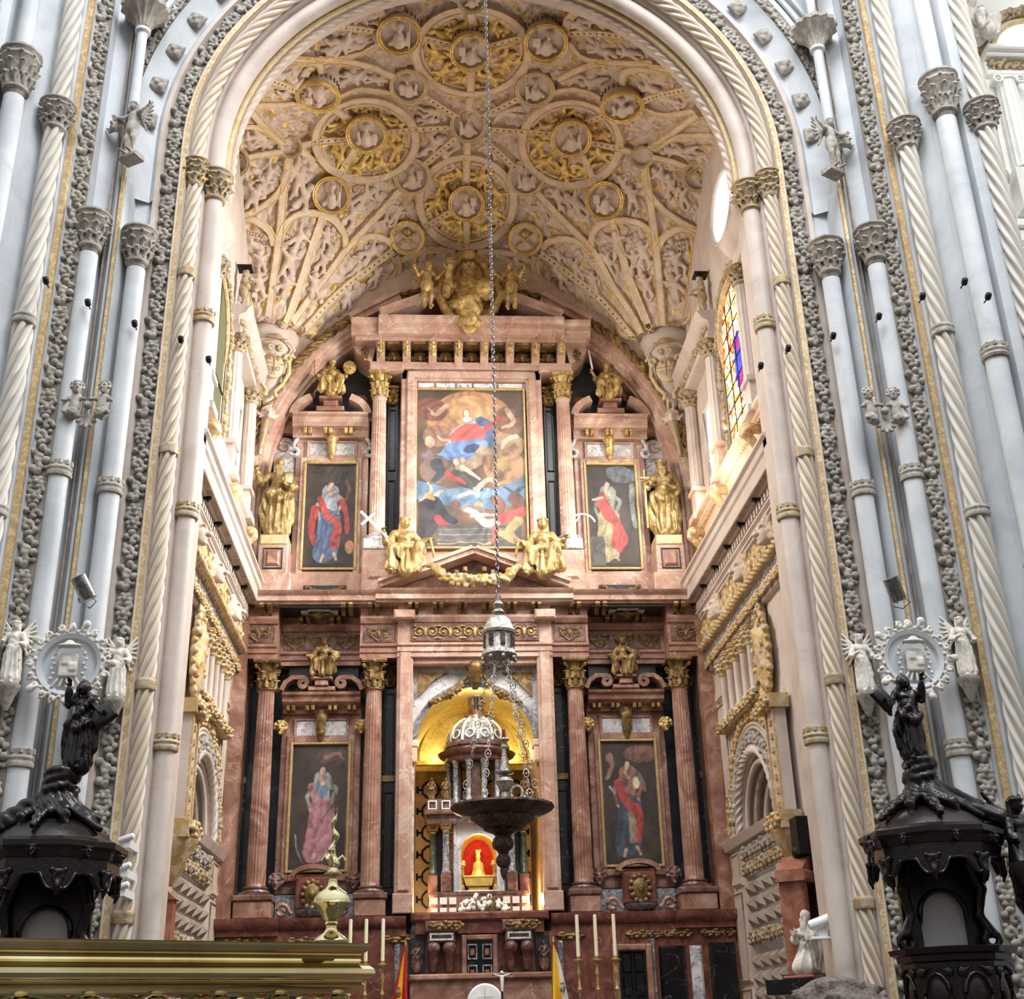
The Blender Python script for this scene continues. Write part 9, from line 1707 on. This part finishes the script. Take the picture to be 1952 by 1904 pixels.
# ribs of the transept vault crossing behind the twisted edge shaft
for k, dx in enumerate((.6, 1.1, 1.7)):
    t = np.linspace(0, 1, 16)[:, None]; P = A([9.6, 19.6, 19.2])+A([dx*2.2, -1.5, 0])*t**1.8+A([0, 0, 6.5])*t; struct(MB().tube(P, .11, 10).build('trim_transept_rib_%d' % (k+1), 'gilt_cream'), 'cream rib with gilt edges of the transept vault')
area('transept_daylight', (11.5, 10.0, 19), (11, 20, 17), 3, 6, 380, (.95, .98, 1))
# ================================================================ FOREGROUND BRASS RAIL
R0, R1 = A([-3.4, 1.755, 0]), A([-1.150, 2.98, 0]); dr = (R1-R0)/np.linalg.norm(R1-R0); nrm = A([dr[1], -dr[0], 0])
e = empty('brass_rail', (R1[0], R1[1], 0)); tag(e, 'polished brass rail with deep rounded mouldings in the left foreground', 'rail')
zt = 1.792; pf = [(0, 0), (.0, .004), (-.012, .008), (-.016, .013), (-.028, .018), (-.032, .022), (-.04, .024), (-.048, .028), (-.06, .024), (-.07, .014), (-.075, .02), (-.083, .026), (-.09, .02), (-.095, .008)]
pf2 = [(a_, b_) for a_, b_ in [(0, 0.034), (-.004, .034), (-.012, .03), (-.02, .02), (-.028, .016), (-.032, .018), (-.036, .014), (-.038, .02), (-.041, .032), (-.047, .04), (-.055, .042), (-.062, .038), (-.067, .029), (-.069, .02), (-.071, .02), (-.075, .024), (-.08, .02), (-.086, .012), (-.09, .01), (-.092, -.06), (0, -.06)]]
pf2 = [(a_*1.16, b_) for a_, b_ in pf2]
def rail_sweep(prof):
    V = []
    for i, (c, ex) in enumerate(((R0, 0), (R1, 1))):
        for dz, out_ in prof: p = c+nrm*(out_)+dr*(out_-.03)*ex; V.append((p[0], p[1], zt+dz))
    n = len(prof); return MB().add(V, [(j, (j+1) % n, n+(j+1) % n, n+j) for j in range(n)], None, [list(range(n, 2*n))])
part(rail_sweep(pf2), 'rail', 'brass', e, 35)
bal = [(.012, -.092), (.02, -.096), (.02, -.102), (.012, -.106), (.011, -.112), (.02, -.12), (.026, -.135), (.02, -.15), (.012, -.165), (.01, -.2), (.018, -.24), (.024, -.3), (.012, -.4), (.014, -.5)]
for i in range(14): c = R1-dr*(.06+i*.135)-nrm*.0; part(MB().lathe([(r_, zt-.014+z_) for r_, z_ in bal[::-1]], 18, loc=c), 'baluster', 'brass', e)
for i in range(13):
    c = R1-dr*(.128+i*.135); part(MB().tube([c+dr*(.035*math.cos(t))+A([0, 0, zt-.135+.03*math.sin(t)]) for t in np.linspace(0, 6.283, 14)[:-1]], .006, 6, closed=True).tube([c+dr*.05+A([0, 0, zt-.1]), c+dr*.02+A([0, 0, zt-.115]), c-dr*.05+A([0, 0, zt-.1])], .006, 6), 'scroll_infill', 'brass', e)
for i in (0, 13): c = R1-dr*(.06+i*.135); part(MB().box(c[0]-.03, c[0]+.03, c[1]-.03, c[1]+.03, 0, zt-.5), 'post', 'brass', e)
f0 = at(631, 1793, 2.9); fx_, fy_, fz = f0[0], f0[1], zt; kf = .195/.15*(at(630, 1645, 2.9)[2]-at(632, 1793, 2.9)[2])/.195
hh = at(630, 1655, 2.9)[2]-fz
e = empty('brass_finial', (fx_, fy_, fz)); tag(e, 'brass finial with a domed urn, curled leaves and a wavy flame, standing on the rail', 'finial')
W_ = .036
part(MB().lathe([(.04, 0), (.04, .004), (.034, .012), (.018, .024), (.012, .034), (.012, .042), (.016, .046), (.013, .052), (.02, .06), (.026, .075), (.032, .088), (.044, .094), (.046, .097), (.042, .1), (.04, .112), (.032, .124), (.018, .134), (.012, .142), (.009, .158), (.01, .166), (.02, .17), (.02, .174), (.012, .178), (.01, .186)], 40, loc=(fx_, fy_, fz), sc=(1, 1, hh/.186)), 'urn', 'brass', e)
zl = fz+hh
for a in (0, PI*.66, PI*1.33, PI): part(MB().tube([(fx_, fy_, zl-.005), (fx_+.008*math.cos(a), fy_+.008*math.sin(a), zl+.015), (fx_+.02*math.cos(a), fy_+.02*math.sin(a), zl+.026), (fx_+.027*math.cos(a), fy_+.027*math.sin(a), zl+.016)], .006, 8, scale=[1, .9, .8, .6]), 'curled_leaf', 'brass', e)
part(MB().tube([(fx_+.006*math.sin(t*2.2)*(1-t*.05), fy_, zl+.135*t/7.0) for t in np.linspace(0, 7, 30)], .0075, 8, scale=[1-.75*abs(i/29)**1.5+.25*math.sin(i*.9) for i in range(30)]), 'wavy_flame', 'brass', e)
# ================================================================ PERSON AT THE LOWER EDGE
hp = at(1618, 2056, 2.7); e = empty('person', (hp[0], hp[1], 0)); tag(e, 'person seen from behind, only the top of their greyish tousled hair in view', 'person')
bd = figure('stand', 99, longhair=False, cloak=False, bare=False, h=.035, armL=((.26, 0, 1.1), (.24, 0, .85)), armR=((-.26, 0, 1.1), (-.24, 0, .85))); hz_ = (hp[2]-0)/1.62
MB().join(bd, rotz(PI), None, hz_).build('body', 'skin', e, 180, loc=(0, 0, 0)); hr = SDF(.009); hr.ell((0, 0, .045), (.128, .145, .14), k=.02); rs = np.random.RandomState(4)
for i in range(170): a, b_ = rs.uniform(0, 6.28), rs.uniform(.1, 1.5); d = A([math.cos(a)*math.cos(b_), math.sin(a)*math.cos(b_), math.sin(b_)]); c = A([0, 0, .045])+d*A([.125, .142, .138]); hr.cone(c, c+A([rs.uniform(-.03, .03), rs.uniform(-.03, .03), .006]), .01, .006, .008)
MB().join(hr.mb(), None, (0, .02, hp[2])).build('hair', 'hair', e, 180, loc=(0, 0, 0))
